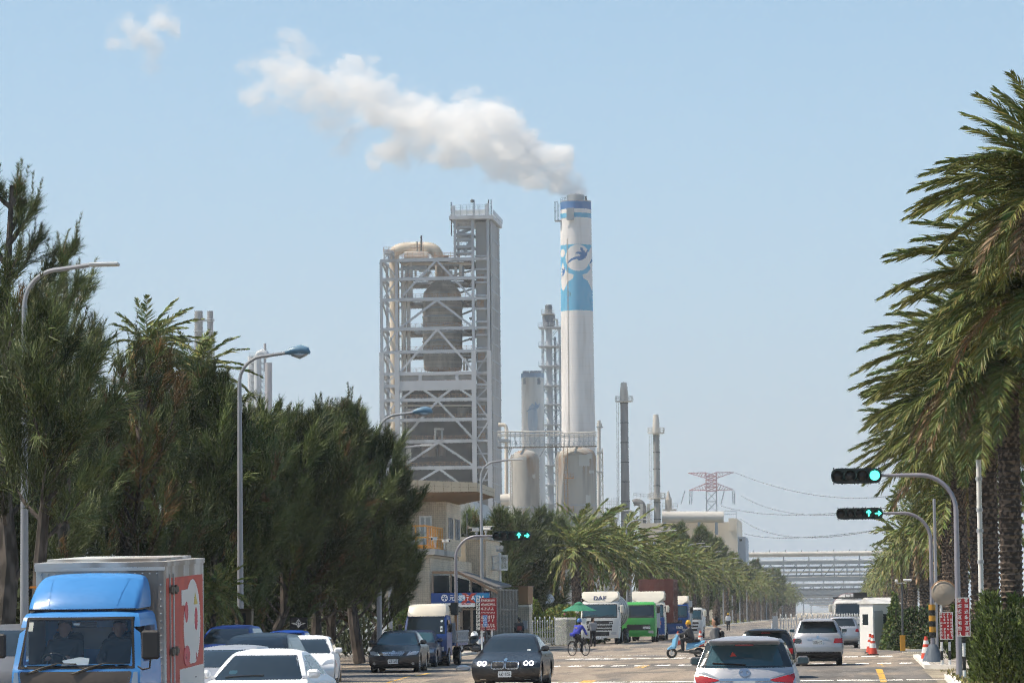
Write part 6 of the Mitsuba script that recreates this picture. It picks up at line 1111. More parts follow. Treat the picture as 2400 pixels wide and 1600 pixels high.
# cab occupants
def bust(name, label, x, arm):
    k = thing(name, label, 'person', MT); m = m3.Manifold(); S = lambda c, r: m3.Manifold.sphere(r, 20).translate([float(a) for a in c])
    def cap(a, b, ra, rb): return m3.Manifold.batch_hull([S(a, ra), S(b, rb)])
    y = -1.2; body = m3.Manifold.batch_boolean([m3.Manifold.batch_hull([S((x - .13, y, 1.2), .13), S((x + .13, y, 1.2), .13), S((x - .19, y, 1.58), .085), S((x + .19, y, 1.58), .085)]), cap((x, y, 1.6), (x, y + .03, 1.72), .06, .055), cap((x - .21, y + .02, 1.57), (x - .27, y + .22, 1.36), .06, .05), cap((x - .27, y + .22, 1.36), (x - (.16 if arm else .2), y + .48, 1.40 if arm else 1.25), .045, .036), cap((x + .21, y + .02, 1.57), (x + .27, y + .22, 1.36), .06, .05), cap((x + .27, y + .22, 1.36), (x + .14, y + .48, 1.40 if arm else 1.25), .045, .036)], m3.OpType.Add)
    head = m3.Manifold.batch_hull([S((x, y + .03, 1.83), .1), S((x, y + .07, 1.75), .065), S((x, y, 1.86), .095)]) + S((x, y + .135, 1.79), .018) + S((x - .1, y + .02, 1.8), .022) + S((x + .1, y + .02, 1.8), .022); part(k, 'clothing', MB().man(body), mat('m_cloth_dim', (.05, .065, .075), .9), smooth=50); part(k, 'head', MB().man(head), 'm_skin', smooth=50); part(k, 'hair', MB().man(m3.Manifold.batch_hull([S((x, y - .01, 1.87), .108), S((x, y - .03, 1.80), .1)])), 'm_hair', smooth=50)
    for s in (-1, 1):
        hx, hy, hz = x + s * (.16 if s < 0 else .14), y + .50, 1.40 if arm else 1.25; h = cap((hx, hy, hz), (hx - s * .02, hy + .06, hz + .01), .035, .03); fs = [cap((hx - .03 + .02 * i, hy + .07, hz + .01), (hx - .03 + .02 * i, hy + .115 - .006 * abs(i - 1.5), hz - .03), .010, .008) for i in range(4)] + [cap((hx - s * .03, hy + .03, hz), (hx - s * .055, hy + .075, hz), .011, .009)]; part(k, 'hand', MB().man(m3.Manifold.batch_boolean([h] + fs, m3.OpType.Add)), 'm_skin', smooth=50)
bust('person', 'driver at the wheel of the blue box truck, right behind the windscreen', .42, True); bust('person', 'passenger in the blue box truck, on the left behind the windscreen', -.42, False)
# flatbed truck with white roof cover
q = P(1000, 1569, 134); M = frame((float(q[0]) - .05, 134, .004), RZ - 1)
t = thing('flatbed_truck', 'dark blue flatbed truck with a white roof cover and crane, parked before the bank', 'truck', M); lf = Loft(CAB, 1, .93, .97, 4.0); v, f = lf.body(26, 13); part(t, 'cab', trimesh.Trimesh(v, f, process=False), 'm_flatbed_blue', smooth=35)
part(t, 'windscreen', lf.patch('front', pg((-.78, 1.26), (.78, 1.26), (.71, 1.93), (-.71, 1.93)).buffer(-.04).buffer(.04), .006), 'm_glass'); part(t, 'grille_panel', lf.patch('front', rr(-.66, .60, .66, .76, .02), .01), mat('m_maroon', (.13, .02, .02), .5)); part(t, 'bumper', MB().box2((-.84, -.1, .42), (.84, .10, .58)), 'm_plastic'); part(t, 'grille_bar', lf.patch('front', sg.box(-.42, .66, .42, .72), .02), 'm_galv')
for s in (-1, 1): part(t, 'headlight', lf.patch('front', rr(s * .60 - .14, .61, s * .60 + .14, .76, .02), .012, .05), 'm_lamp_glass'); part(t, 'side_window', MB().box2((s * .835, -1.0, 1.32), (s * .862, -.4, 1.8)), 'm_glass'); part(t, 'wing_mirror', MB().box((s * 1.0, .0, 1.5), (.16, .07, .34), bev=.03).tube([(s * .85, -.05, 1.35), (s * 1.0, .02, 1.36)], .014, 5), 'm_black')
for z in (1.35, 1.48, 1.72): part(t, 'permit_sticker', lf.patch('front', sg.box(-.67, z, -.58, z + .08), .012), 'm_plate')
m = Loft([(2.03, -.32, -1.6, .78, .08, .05), (2.2, -.40, -1.66, .80, .12, .05), (2.4, -.55, -1.7, .78, .14, .05), (2.5, -.66, -1.66, .73, .14, .08), (2.53, -.8, -1.5, .6, .1, .08)], 1, .95, .965, 4).body(12, 13); part(t, 'roof_cover', trimesh.Trimesh(*m, process=False), 'm_cab_cream', smooth=35, label='white rounded roof cover')
truck_frame(t, 5.6, .88, .37, (-.62, -3.9)); part(t, 'bed', MB().box2((-.95, -5.7, .78), (.95, -1.9, .9)), 'm_flatbed_blue')
for s in (-1, 1):
    for i in range(16): part(t, 'bed_slat', MB().box((s * .96, -2.0 - i * .24, 1.14), (.04, .11, .5)), 'm_galv' if i % 2 else 'm_grey_steel')
    part(t, 'bed_rail', MB().box((s * .985, -3.8, 1.34), (.03, 3.8, .06)), 'm_grey_steel'); part(t, 'bed_rail', MB().box((s * .985, -3.8, .98), (.03, 3.8, .06)), 'm_grey_steel')
m = MB().box2((-.2, -2.0, .9), (.2, -1.75, 1.9)).box((-.25, -1.95, 2.1), (.3, .3, .45)).beam((-.2, -1.9, 2.25), (-.85, -2.6, 2.30), .22).beam((-.85, -2.6, 2.3), (-.9, -3.6, 2.2), .18).box((-.9, -2.1, 2.25), (.28, .3, .5)); part(t, 'crane', m, mat('m_crane', (.05, .055, .05), .6)); part(t, 'crane_post', MB().box((-.93, -2.2, 1.45), (.1, .1, 1.4)), 'm_rail_orange'); part(t, 'head_board', MB().box2((-.95, -1.92, .9), (.95, -1.86, 1.7)), 'm_grey_steel')
# big tractor units
BIG = [(.42, .0, -2.0, 1.19, .06, .02), (.7, .05, -2.0, 1.24, .08, .02), (1.3, .06, -2.0, 1.25, .1, .02), (1.75, .03, -2.0, 1.25, .12, .02), (2.0, -.04, -2.0, 1.245, .14, .02), (2.5, -.16, -2.0, 1.21, .16, .02), (2.75, -.24, -2.0, 1.18, .16, .02), (2.86, -.34, -1.95, 1.13, .16, .02), (2.9, -.5, -1.8, 1.05, .1, .02)]
def tractor(label, px, Y, paint, W=1.0, H=1.0, group=None, visor=None, glass='m_glass_sky', off=0.0):
    q = P(px, 1500, Y); t = thing('lorry', label, 'lorry', frame((float(q[0]) + off, Y, .004), RZ), group); lf = Loft(BIG, 1, W, H, 4.0); v, f = lf.body(26, 13); part(t, 'cab', trimesh.Trimesh(v, f, process=False), paint, smooth=35); w = 1.13 * W
    part(t, 'windscreen', lf.patch('front', pg((-w, 1.86 * H), (w, 1.86 * H), (w - .05, 2.62 * H), (-w + .05, 2.62 * H)).buffer(-.06).buffer(.06), .008), glass); part(t, 'screen_surround', lf.patch('front', pg((-w - .03, 1.76 * H), (w + .03, 1.76 * H), (w, 2.68 * H), (-w, 2.68 * H)).difference(pg((-w + .04, 1.88 * H), (w - .04, 1.88 * H), (w - .08, 2.6 * H), (-w + .08, 2.6 * H))), .006, .1), 'm_plastic')
    for s in (-1, 1):
        part(t, 'side_window', MB().box2((s * (1.20 * W), -1.2, 1.9 * H), (s * (1.238 * W), -.4, 2.5 * H)), 'm_glass'); part(t, 'wing_mirror', MB().box((s * (1.25 * W + .22), .05, 2.35 * H), (.24, .12, .5), bev=.05).tube([(s * 1.2 * W, -.1, 2.6 * H), (s * (1.25 * W + .2), .02, 2.58 * H)], .02, 5), 'm_offwhite' if paint in ('m_truck_white', 'm_cab_cream') else 'm_plastic'); part(t, 'step', MB().box2((s * 1.05 * W, -1.2, .4), (s * 1.24 * W, -.1, .75)), paint); part(t, 'headlight', lf.patch('front', rr(s * .92 * W - .17, .62, s * .92 * W + .17, .80, .04), .014, .06), 'm_lamp_glass')
    for k in range(2): part(t, 'wiper', MB().tube([lf.front(np.array(x), np.array(z * H), .03) for x, z in ((.9 - 1.0 * k, 1.84), (.5 - 1.0 * k, 1.92), (.1 - k, 1.95))], .014, 5), 'm_black')
    if visor:
        z0, z1 = 2.80 * H, visor; zm = z0 + .42 * (z1 - z0); hp = np.array([(sx * x * W, y, z) for sx in (-1, 1) for x, y, z in ((.72, -.24, z0), (1.17, -.40, zm), (1.20, -.62, z1 - .12), (1.12, -.72, z1), (1.21, -2.0, z1 - .1), (1.21, -2.0, z0 + .2), (.9, -1.9, z0), (1.14, -1.9, z1))]); hm = trimesh.convex.convex_hull(hp); hm = hm.subdivide_to_size(.16); trimesh.smoothing.filter_taubin(hm, iterations=2); part(t, 'roof_deflector', hm, 'm_cab_cream', smooth=22); t_ld = (z0, z1)
    else: t_ld = None
    cab_wheels(t, 1.2 * W, (-.9, -4.4), .5); part(t, 'chassis', MB().box2((-.5, -6, .5), (.5, -1.9, .85)), 'm_dark_steel'); return t, lf, t_ld
t, lf, ld = tractor('white articulated lorry with a cream roof deflector and grey tank, nearest of the parked lorries', 1406, 222, 'm_truck_white', .99, .97, None, 3.42)
for z0, z1, w_ in ((1.30, 1.52, .86), (1.08, 1.24, .82), (.90, 1.02, .80), (.56, .82, .62)): part(t, 'grille', lf.patch('front', rr(-w_, z0, w_, z1, .03), .012, .12), 'm_plastic')
plate(t, lf, 'front', .0, .42, '695-GX', .5, .16)
tm = meshkit.text_mesh('DAF', .24, .012, True); v = tm.vertices; zz0, zz1 = ld; fr = .30 + v[:, 1] / (zz1 - zz0 - .12); tm.vertices = np.stack([(v[:, 0].max() / 2 - v[:, 0]) * 1.35, -.24 - .38 * fr + .075 + v[:, 2], zz0 + (zz1 - zz0 - .12) * fr], 1); part(t, 'lettering', tm, mat('m_navy_ink', (.03, .04, .12), .5)); tm = meshkit.text_mesh('DAF', .09, .01, True); v = tm.vertices; q_ = lf.front(np.array(-.6), np.array(1.37), .02); tm.vertices = np.stack([q_[0] - v[:, 0], q_[1] + v[:, 2], q_[2] + v[:, 1]], 1); part(t, 'lettering', tm, 'm_plate')
tk = part(t, 'tank', MB().lathe([(0, -2.3), (.8, -2.35), (1.05, -2.5), (1.18, -2.8), (1.22, -3.2), (1.22, -11), (0, -11.3)], (0, 0, 2.12), 36, 'y'), 'm_tank_steel', smooth=35, label='grey cylindrical tank behind the cab')
for y in (-2.9, -4.6, -6.6, -8.8): part(t, 'tank_band', MB().lathe([(1.225, y), (1.26, y + .02), (1.26, y + .10), (1.225, y + .12)], (0, 0, 2.12), 36, 'y'), 'm_dark_steel')
part(t, 'manhole', MB().cyl((0, -4.0, 3.3), (0, -4.0, 3.48), .3, n=14), 'm_grey_steel'); part(t, 'tank_rail', MB().beam((-.4, -2.8, 3.4), (-.4, -9, 3.4), .04), 'm_galv'); cab_wheels(t, 1.2, (-8.8, -10.2), .5)
t, lf, ld = tractor('bright green lorry parked beside the white tanker lorry', 1497, 234, 'm_truck_green', .92, .95, None, None, 'm_glass', .0); part(t, 'grille', lf.patch('front', rr(-.8, .84, .8, 1.22, .04), .012, .12), 'm_plastic'); plate(t, lf, 'front', -.55, 1.0, '228-XF', .5, .16); part(t, 'cargo_box', MB().box2((-1.05, -8, .95), (1.05, -2.2, 2.6)), 'm_grey_steel')
t, lf, ld = tractor('blue lorry with cream deflector hauling the maroon container', 1519, 246, 'm_cab_cream', .98, .97, None, 3.55, 'm_glass_sky', .0); part(t, 'lower_cab', lf.patch('front', rr(-1.2, .45, 1.2, 1.7, .05), .02, .15), 'm_lorry_blue'); part(t, 'emblem', lf.patch('front', pg((-.75, 1.15), (-.95, 1.15), (-.95, 1.42), (-.8, 1.38)), .03), 'm_sticker'); part(t, 'grille', lf.patch('front', rr(-.7, .95, .7, 1.12, .03), .03), 'm_plastic')
ctr = thing('cargo_container', 'maroon ribbed shipping container riding behind the cream deflector', 'container', frame((float(P(1514, 1, 246)[0]), 246, .004), RZ)); c0, c1, z0, z1, hw = -2.4, -8.6, 1.3, 4.42, 1.26
part(ctr, 'wall_panel', MB().box2((-hw + .03, c1, z0), (hw - .03, c0, z1 - .03)), 'm_container')
for i in range(11): part(ctr, 'wall_rib', MB().box((-hw + .16 + i * .222, c0 + .015, (z0 + z1) / 2), (.11, .03, z1 - z0 - .3)), 'm_container')
for i in range(22):
    for s in (-1, 1): part(ctr, 'wall_rib', MB().box((s * (hw - .015), c0 - .2 - i * .28, (z0 + z1) / 2), (.03, .14, z1 - z0 - .3)), 'm_container')
for s in (-1, 1): part(ctr, 'corner_post', MB().box2((s * hw - .12 * (s > 0), c0 - .08, z0), (s * hw + .12 * (s < 0), c0 + .05, z1)), 'm_container')
part(ctr, 'top_rail', MB().box2((-hw, c0 - .05, z1 - .1), (hw, c0 + .05, z1 + .02)), 'm_container'); part(ctr, 'side_rail', MB().box2((-hw, c1, z1 - .1), (-hw + .05, c0, z1 + .02)), 'm_container'); part(ctr, 'side_rail', MB().box2((hw - .05, c1, z1 - .1), (hw, c0, z1 + .02)), 'm_container')
t, lf, ld = tractor('dark blue lorry with a slanted grey deflector right of the maroon container', 1568, 256, 'm_lorry_blue', .95, .93, None, 3.25, 'm_glass_sky', .3); part(t, 'grille', lf.patch('front', rr(-.7, 1.2, .7, 1.45, .03), .012, .12), 'm_plastic'); plate(t, lf, 'front', -.5, .9, '116-VB', .5, .16); part(t, 'cargo_box', MB().box2((-1.1, -8, .95), (1.1, -2.2, 2.9)), 'm_grey_steel')
t, lf, ld = tractor('small white lorry at the right end of the parked lorries', 1617, 268, 'm_truck_white', .80, .82, None, None, 'm_glass_sky', .0)
for z0, z1, w_ in ((1.10, 1.26, .7), (.86, .98, .66), (.56, .74, .6)): part(t, 'grille', lf.patch('front', rr(-w_, z0, w_, z1, .03), .012, .12), 'm_plastic')
part(t, 'cargo_box', MB().box2((-.95, -7, .9), (.95, -2.1, 2.3)), 'm_truck_white')
# tanker at the gate
q = P(1990, 1480, 226); t, lf, ld = tractor('tanker truck with a dark windscreen waiting behind the white gate', 2000, 226, 'm_truck_white', .99, .93, None, None, 'm_glass', .0); part(t, 'lower_cab', lf.patch('front', rr(-1.2, .45, 1.2, 1.6, .05), .02, .15), 'm_lorry_blue')
part(t, 'tank', MB().lathe([(0, -2.2), (.9, -2.3), (1.1, -2.6), (1.15, -3), (1.15, -9.6), (0, -9.8)], (.25, 0, 2.02), 32, 'y'), 'm_tank_steel', smooth=35); part(t, 'tank_stripe', MB().lathe([(1.155, -3.2), (1.17, -3.2), (1.17, -3.5), (1.155, -3.5)], (.25, 0, 2.02), 32, 'y'), 'm_sticker')
m = MB().box((0, -1.2, 2.86), (2.6, .5, .10)).box((-.5, -1.2, 3.05), (.9, .5, .3))
for x in (-.5, .3): m.tube([(x - .15, -1.0, 2.9), (x - .15, -1.0, 3.12), (x + .15, -1.0, 3.12), (x + .15, -1.0, 2.9)], .03, 5)
part(t, 'roof_gear', m, 'm_plastic')
# ---------------------------------------------------------------- street furniture
mat('m_pole', stained((0.36, 0.37, 0.39), (0.24, 0.24, 0.25), 2., .3, .6), .45, .3); mat('m_head_blue', (0.13, 0.24, 0.34), .35); mat('m_head_pale', (0.55, 0.56, 0.56), .4)
def street_lamp(px, Y, label, kind='led', group=None, arm=1.58, h=10.5, X=None):
    x = X if X is not None else float(P(px, 1300, Y)[0]); t = thing('street_lamp', label, 'street lamp', frame((x, Y, .1)), group); n = 10
    part(t, 'pole', MB().tube([(0, 0, 0), (0, 0, h - 1.1)], [.115, .07], 10, False), 'm_pole', smooth=40); q = [(0, 0, h - 1.1)] + [(.85 - .85 * math.cos(a), 0, h - 1.1 + .85 * math.sin(a)) for a in np.linspace(.15, math.pi / 2, n)] + [(arm, 0, h - .16)]
    part(t, 'arm', MB().tube(q, .055, 8), 'm_pole', smooth=40)
    if kind == 'led': part(t, 'lamp_head', MB().box((arm + .36, 0, h - .15), (.74, .28, .09), bev=.03), 'm_head_pale')
    else:
        k = part(t, 'lamp_head', MB().tube([(arm - .1, 0, h - .16), (arm + .1, 0, h - .12), (arm + .4, 0, h - .08), (arm + .62, 0, h - .12), (arm + .72, 0, h - .18)], [.06, .12, .17, .13, .03], 12), 'm_head_blue', smooth=50); part(k, 'lamp_glass', MB().tube([(arm + .12, 0, h - .2), (arm + .38, 0, h - .24), (arm + .62, 0, h - .2)], [.07, .13, .06], 10), 'm_lamp_glass', smooth=50)
    part(t, 'base_plate', MB().box((0, 0, .02), (.4, .4, .04)).cyl((0, 0, 0), (0, 0, .5), .15, .14, 12), 'm_pole')
    return t
street_lamp(57, 80, 'leftmost street lamp with flat pale head, its curved arm above the thin tree', 'led'); street_lamp(563, 108, 'tall street lamp with a blue rounded head in front of the dark trees', 'cobra'); street_lamp(888, 141, 'second street lamp with a blue rounded head, arm crossing the frame tower', 'cobra'); street_lamp(914, 169, 'street lamp whose pale flat head just clears the right end of the dark trees', 'led'); street_lamp(1129, 186, 'street lamp with pale flat head rising beside the bank building', 'led')
LY = [282, 309, 352, 420, 439, 479, 540, 580, 618, 660, 716, 760, 810, 860, 919, 990]
LW = ['curved lamp above the first palms of the left row', 'second curved lamp above the left palm row', 'third curved lamp above the left palm row', 'tallest of the three lamps rising left of the cream block trees', 'middle one of the three lamps before the cream block trees', 'lowest of the three lamps before the cream block trees']
for i, Y in enumerate(LY): street_lamp(0, Y, LW[i] if i < 6 else 'pale curved lamp in the dense far row leading to the pipe racks', 'led', None if i < 6 else 'far street lamps along the palm row', 1.6, 10.5, -20.3 + .02 * math.sin(i))
# traffic signals
mat('m_signal', (.012, .02, .02), .5); mat('m_signal_hood', (.02, .055, .05), .5); mat('m_lens_off', (.03, .028, .026), .25); mat('m_mauve_pole', (.33, .32, .36), .45, .3)
def arrow(d):
    a = sg.box(-.018, -.085, .018, .05).union(sg.LineString([(-.07, .015), (0, .085), (.07, .015)]).buffer(.018, cap_style=2, join_style=2)); return a if d == 'up' else sa.rotate(a, -90, origin=(0, 0))
def signal(pxp, Y, zc, px0, px1, lamps, label, lens=.15):
    x = float(P(pxp, 1500, Y)[0]); t = thing('traffic_signal', label, 'traffic light', frame((x, Y, .1))); xa, xb = float(P(px0, 1200, Y)[0]) - x, float(P(px1, 1200, Y)[0]) - x; s = 1 if (xa + xb) > 0 else -1; near = xa if s > 0 else xb; z = zc
    R = 1.0; q = [(0, 0, 0), (0, 0, z - R)] + [(s * (R - R * math.cos(a)), 0, z - R + R * math.sin(a)) for a in np.linspace(.15, math.pi / 2, 9)] + [(near, 0, z)]; rr_ = [.088, .07] + [.062] * 9 + [.04]
    part(t, 'mast', MB().tube(q, rr_, 10), 'm_mauve_pole', smooth=40); L = xb - xa; n = len(lamps); hh = L / n
    part(t, 'housing', MB().prism(rr(xa - .02, z - hh * .62, xb + .02, z + hh * .62, hh * .5), .22, c=(0, -.14, 0)), 'm_signal'); part(t, 'hanger', MB().box((xa + L / 2, .12, z), (L * .8, .08, .06)), 'm_mauve_pole')
    for i, l in enumerate(lamps):
        c = xa + hh * (i + .5); r = hh * .44; k = part(t, 'lens', MB().lathe([(0, -.03), (r * .6, -.02), (r, 0)], (c, -.145, z), 20, 'y'), 'm_lens_off', smooth=50)
        a = np.linspace(-.25 * math.pi, 1.25 * math.pi, 15); v = np.array([(c + r * 1.08 * math.cos(t_), y, z + r * 1.08 * math.sin(t_)) for y in (-.14, -.34) for t_ in a]); v2 = np.array([(c + r * 1.16 * math.cos(t_), y, z + r * 1.16 * math.sin(t_)) for y in (-.14, -.34) for t_ in a]); j = np.arange(14); f = np.stack([j, j + 1, j + 16, j + 15], 1); m = MB().add(v, f).add(v2, f[:, ::-1]); m.add(np.vstack([v[15:], v2[15:]]), np.stack([j, j + 1, j + 16, j + 15], 1)); part(t, 'hood', m, 'm_signal_hood', smooth=40)
        for dx in (-1, 1): part(t, 'clip', MB().box((c + dx * hh * .35, -.05, z + hh * .62), (.03, .06, .05)).box((c + dx * hh * .35, -.05, z - hh * .62), (.03, .06, .05)), 'm_signal')
        if l == 'g':
            m = MB(); m.lathe([(0, -.055), (r * .9, -.05), (r * .92, -.045)], (c, -.145, z), 24, 'y'); v = m.v[0]; m.f[0] = m.f[0]; part(k, 'green_light', m, 'm_white', emit=(.03, .85, .62))
        elif l in ('up', 'right'):
            m = MB().prism(sa.translate(sa.scale(arrow(l), 1.25, 1.25, origin=(0, 0)), 0, 0), .012); m.v = [v + [c, -.20, z] for v in m.v]; part(k, 'green_arrow', m, 'm_white', emit=(.03, 1.0, .70))
    return t
signal(2247, 95, 5.62, 1951, 2066, ('', '', '', 'g'), 'nearer right signal of four lamps, its last round lamp green'); t2 = signal(2186, 126, 5.45, 1961, 2068, ('', '', '', 'up', 'right'), 'farther right signal of five lamps with green up and right arrows'); signal(1070, 154, 5.45, 1155, 1243, ('', '', '', 'up', 'right'), 'left signal of five lamps with green arrows before the bank building')
mat('m_amber_stripe', (.50, .26, .03), .6)
for i in range(6): part(t2, 'striped_sleeve', MB().cyl((0, 0, .9 + .2 * i), (0, 0, 1.1 + .2 * i), .125, n=12), 'm_amber_stripe' if i % 2 else 'm_black')
part(t2, 'base_cone', MB().lathe([(.42, 0), (.40, .04), (.16, .62), (.12, .66)], (0, 0, 0), 16), mat('m_slate_blue', (.10, .13, .17), .6), smooth=40)
def post(name, label, cat, px, Y, r, z1, mt, stripes=None, z0=0):
    x = float(P(px, 1450, Y)[0]); t = thing(name, label, cat, frame((x, Y, .13)))
    if stripes is None: part(t, 'pole', MB().cyl((0, 0, z0), (0, 0, z1), r, n=10), mt, smooth=40)
    else:
        n = stripes
        for i in range(n): part(t, 'pole_band', MB().cyl((0, 0, z1 * i / n), (0, 0, z1 * (i + 1) / n), r, n=10), 'm_white' if i % 2 else 'm_black', smooth=40)
    part(t, 'foot', MB().box((0, 0, .015), (r * 4, r * 4, .03)), 'm_grey_steel'); return t
post('plain_pole', 'straight grey pole between the two right-hand signal masts', 'pole', 2195, 150, .065, 6.7, 'm_pole')
t = post('white_pipe_pole', 'white banded pole in front of the palm trunks', 'pole', 2301, 100, .075, 6.2, 'm_white'); [part(t, 'band', MB().cyl((0, 0, z), (0, 0, z + .1), .1, n=10), 'm_galv') for z in (3.2, 4.1, 4.7, 5.6)]
t = post('traffic_mirror', 'round convex traffic mirror on a pole near the red signs', 'mirror', 2206, 121, .045, 2.7, 'm_white'); part(t, 'mirror_back', MB().lathe([(0, -.12), (.25, -.09), (.40, -.02), (.43, .02), (.40, .03)], (.1, -.05, 2.45), 28, 'y'), mat('m_mirror_tan', (.36, .31, .25), .35), smooth=50); part(t, 'mirror_face', MB().lathe([(0, .09), (.2, .075), (.40, .025)], (.1, -.05, 2.45), 28, 'y'), mat('m_mirror', (.8, .8, .8), .04, 1.0), smooth=60); part(t, 'hood', MB().tube([(.1 + .45 * math.cos(a), -.1, 2.45 + .45 * math.sin(a)) for a in np.linspace(.3, 2.8, 12)], .02, 5), 'm_rail_orange')
r8 = random.Random(12)
def red_sign(name, label, px0, px1, py0, py1, Y, posts, cols, rows, skip=0, mt='m_red', pz=0.0):
    a, b = P(px0, py1, Y), P(px1, py0, Y); x = float(a[0] + b[0]) / 2; t = thing(name, label, 'sign', frame((x, Y, 0))); w, z0, z1 = float(b[0] - a[0]) / 2, float(a[2]), float(b[2])
    k = part(t, 'board', MB().box2((-w, -.02, z0), (w, .02, z1)), mt); part(k, 'border', MB().prism(sg.box(-w, z0, w, z1).difference(sg.box(-w + .025, z0 + .025, w - .025, z1 - .025)), .006, c=(0, -.027, 0)), 'm_print_pale')
    cw, rh = 2 * w / cols, (z1 - z0) / rows; g = []
    for i in range(cols):
        for j in range(rows):
            if (i + j * 3) % 7 != 6 or skip == 0: g.append(rglyph(r8, min(cw, rh) * .72, -w + cw * (i + .16), z1 - rh * (j + .88), .14))
    part(k, 'lettering', flatp(g, -.021), 'm_white')
    for p_ in posts:
        xp = float(P(p_, 1500, Y)[0]) - x; n = 6
        for i in range(n): part(t, 'post_band', MB().cyl((xp, .06, z1 * .95 * i / n), (xp, .06, z1 * .95 * (i + 1) / n), .045, n=10), 'm_white' if i % 2 == 0 else 'm_black', smooth=40)
    return t
red_sign('roadside_sign', 'shorter red notice board with columns of white characters on striped posts', 2203, 2233, 1433, 1498, 117.5, (2207, 2225), 4, 9, 1); red_sign('roadside_sign', 'taller narrow red notice board with two columns of white characters', 2243, 2273, 1399, 1491, 93.4, (2259,), 2, 7)
# the big safety notice by the bank
Yn = 168.0; a, b = P(1126.6, 1476, Yn), P(1163.5, 1400, Yn); x = float(a[0] + b[0]) / 2; w = float(b[0] - a[0]) / 2; z0, z1 = float(a[2]), float(b[2])
t = thing('safety_notice', 'large dark red safety notice board with rows of white lettering and pictograms', 'sign', frame((x, Yn, 0))); k = part(t, 'board', MB().box2((-w, -.03, z0), (w, .03, z1)), mat('m_deep_red', (.27, .018, .025), .5)); H_ = z1 - z0
for j, (fz, txt, n) in enumerate(((.04, None, 7), (.085, 'WEAR HELMET', 0), (.165, None, 7), (.215, 'FASTEN SEAT BELT', 0), (.29, None, 4), (.345, 'NO SMOKING', 0), (.42, None, 10), (.54, None, 6), (.59, None, 6), (.67, None, 4), (.80, None, 5), (.86, None, 6), (.93, None, 11))):
    if txt: tm = meshkit.text_mesh(txt, .042, .01, True); v = tm.vertices; s_ = (2 * w - .08) / v[:, 0].max(); tm.vertices = np.stack([-w + .04 + v[:, 0] * min(s_, 1.6), -.03 - v[:, 2], z1 - H_ * fz - .05 + v[:, 1]], 1); part(k, 'lettering', tm, 'm_print_pale')
    else: part(k, 'lettering', flatp([rglyph(r8, min(.085, 1.5 * w / n), -w + .04 + (2 * w - .1) * i / n, z1 - H_ * fz - .085, .15) for i in range(n)], -.031), 'm_print_pale')
for i in range(8):
    zz_ = z1 - H_ * (i + .5) / 8; g = part(t, 'pictogram_panel', MB().box((-w - .12, 0, zz_), (.19, .04, H_ / 8 - .03)), 'm_print_pale'); part(g, 'symbol', flatp([sa.translate(sg.Point(0, 0).buffer(.06).difference(sg.Point(0, 0).buffer(.045)).union(sg.LineString([(-.04, -.04 + .01 * i), (.04, .04)]).buffer(.012)), -w - .12, zz_)] if i else [sg.box(-w - .17, zz_ - .02, -w - .07, zz_ + .02)], -.021), 'm_hair')
for px in (1129, 1153): xp = float(P(px, 1500, Yn)[0]) - x; part(t, 'post', MB().cyl((xp, .09, 0), (xp, .09, z1 - .05), .05, n=10), 'm_white', smooth=40)
a, b = P(1132, 1468, 164), P(1142, 1440, 164); x = float(a[0] + b[0]) / 2; t = thing('blue_sign', 'small blue upright sign before the big red notice board', 'sign', frame((x, 164, 0))); k = part(t, 'board', MB().box2((-.1, -.015, float(a[2])), (.1, .015, float(b[2]))), mat('m_bright_sign', (.05, .19, .5), .5)); part(k, 'lettering', flatp([rglyph(r8, .07, -.085 + .09 * i, float(b[2]) - .1 * (j + 1), .16) for i in range(2) for j in range(6)], -.016), 'm_white'); part(t, 'post', MB().cyl((0, .04, 0), (0, .04, float(b[2]) - .02), .03, n=8), 'm_black')
t = thing('emblem_sign', 'small dark sign with a white diamond emblem under the trees', 'sign', frame((float(P(700, 1460, 118)[0]), 118, 0))); zc_ = float(P(700, 1460, 118)[2]); k = part(t, 'board', MB().box((0, 0, zc_), (.62, .05, .42)), 'm_black'); d_ = pg((-.25, 0), (-.08, .03), (0, .17), (.08, .03), (.25, 0), (.08, -.05), (0, -.16), (-.08, -.05)); part(k, 'emblem', flatp([sa.translate(d_.difference(sa.scale(d_, .72, .72)), 0, zc_), sa.translate(sg.LineString([(-.07, -.01), (.07, -.01)]).buffer(.012), 0, zc_), sa.translate(sg.LineString([(0, .06), (0, -.08)]).buffer(.012), 0, zc_)], -.026), 'm_white'); part(t, 'post', MB().cyl((0, .05, 0), (0, .05, zc_), .035, n=8), 'm_dark_steel')
# cones, posts, barrier, booth, gates
CONE = [(.30, 0), (.30, .035), (.20, .045), (.17, .16), (.145, .30), (.115, .45), (.085, .60), (.05, .76), (.035, .78)]
mat('m_cone', (.62, .075, .04), .5)
def cone(px, pb, Y, label, s=1.0):
    q = P(px, pb, Y); t = thing('traffic_cone', label, 'traffic cone', frame((float(q[0]), Y, .01), 0, s)); c = [(.27, .03), (.18, .05), (.165, .2)]
    part(t, 'base', MB().box((0, 0, .018), (.52, .52, .036), bev=.015), 'm_rubber'); part(t, 'shell', MB().lathe([(.20, .036), (.165, .2), (.13, .42), (.085, .66), (.05, .84), (.045, .86), (0, .86)], (0, 0, 0), 20), 'm_cone', smooth=40); part(t, 'reflective_band', MB().lathe([(.152, .30), (.118, .50)], (0, 0, 0), 20), 'm_white', smooth=40); part(t, 'reflective_band', MB().lathe([(.101, .60), (.078, .72)], (0, 0, 0), 20), 'm_white', smooth=40)
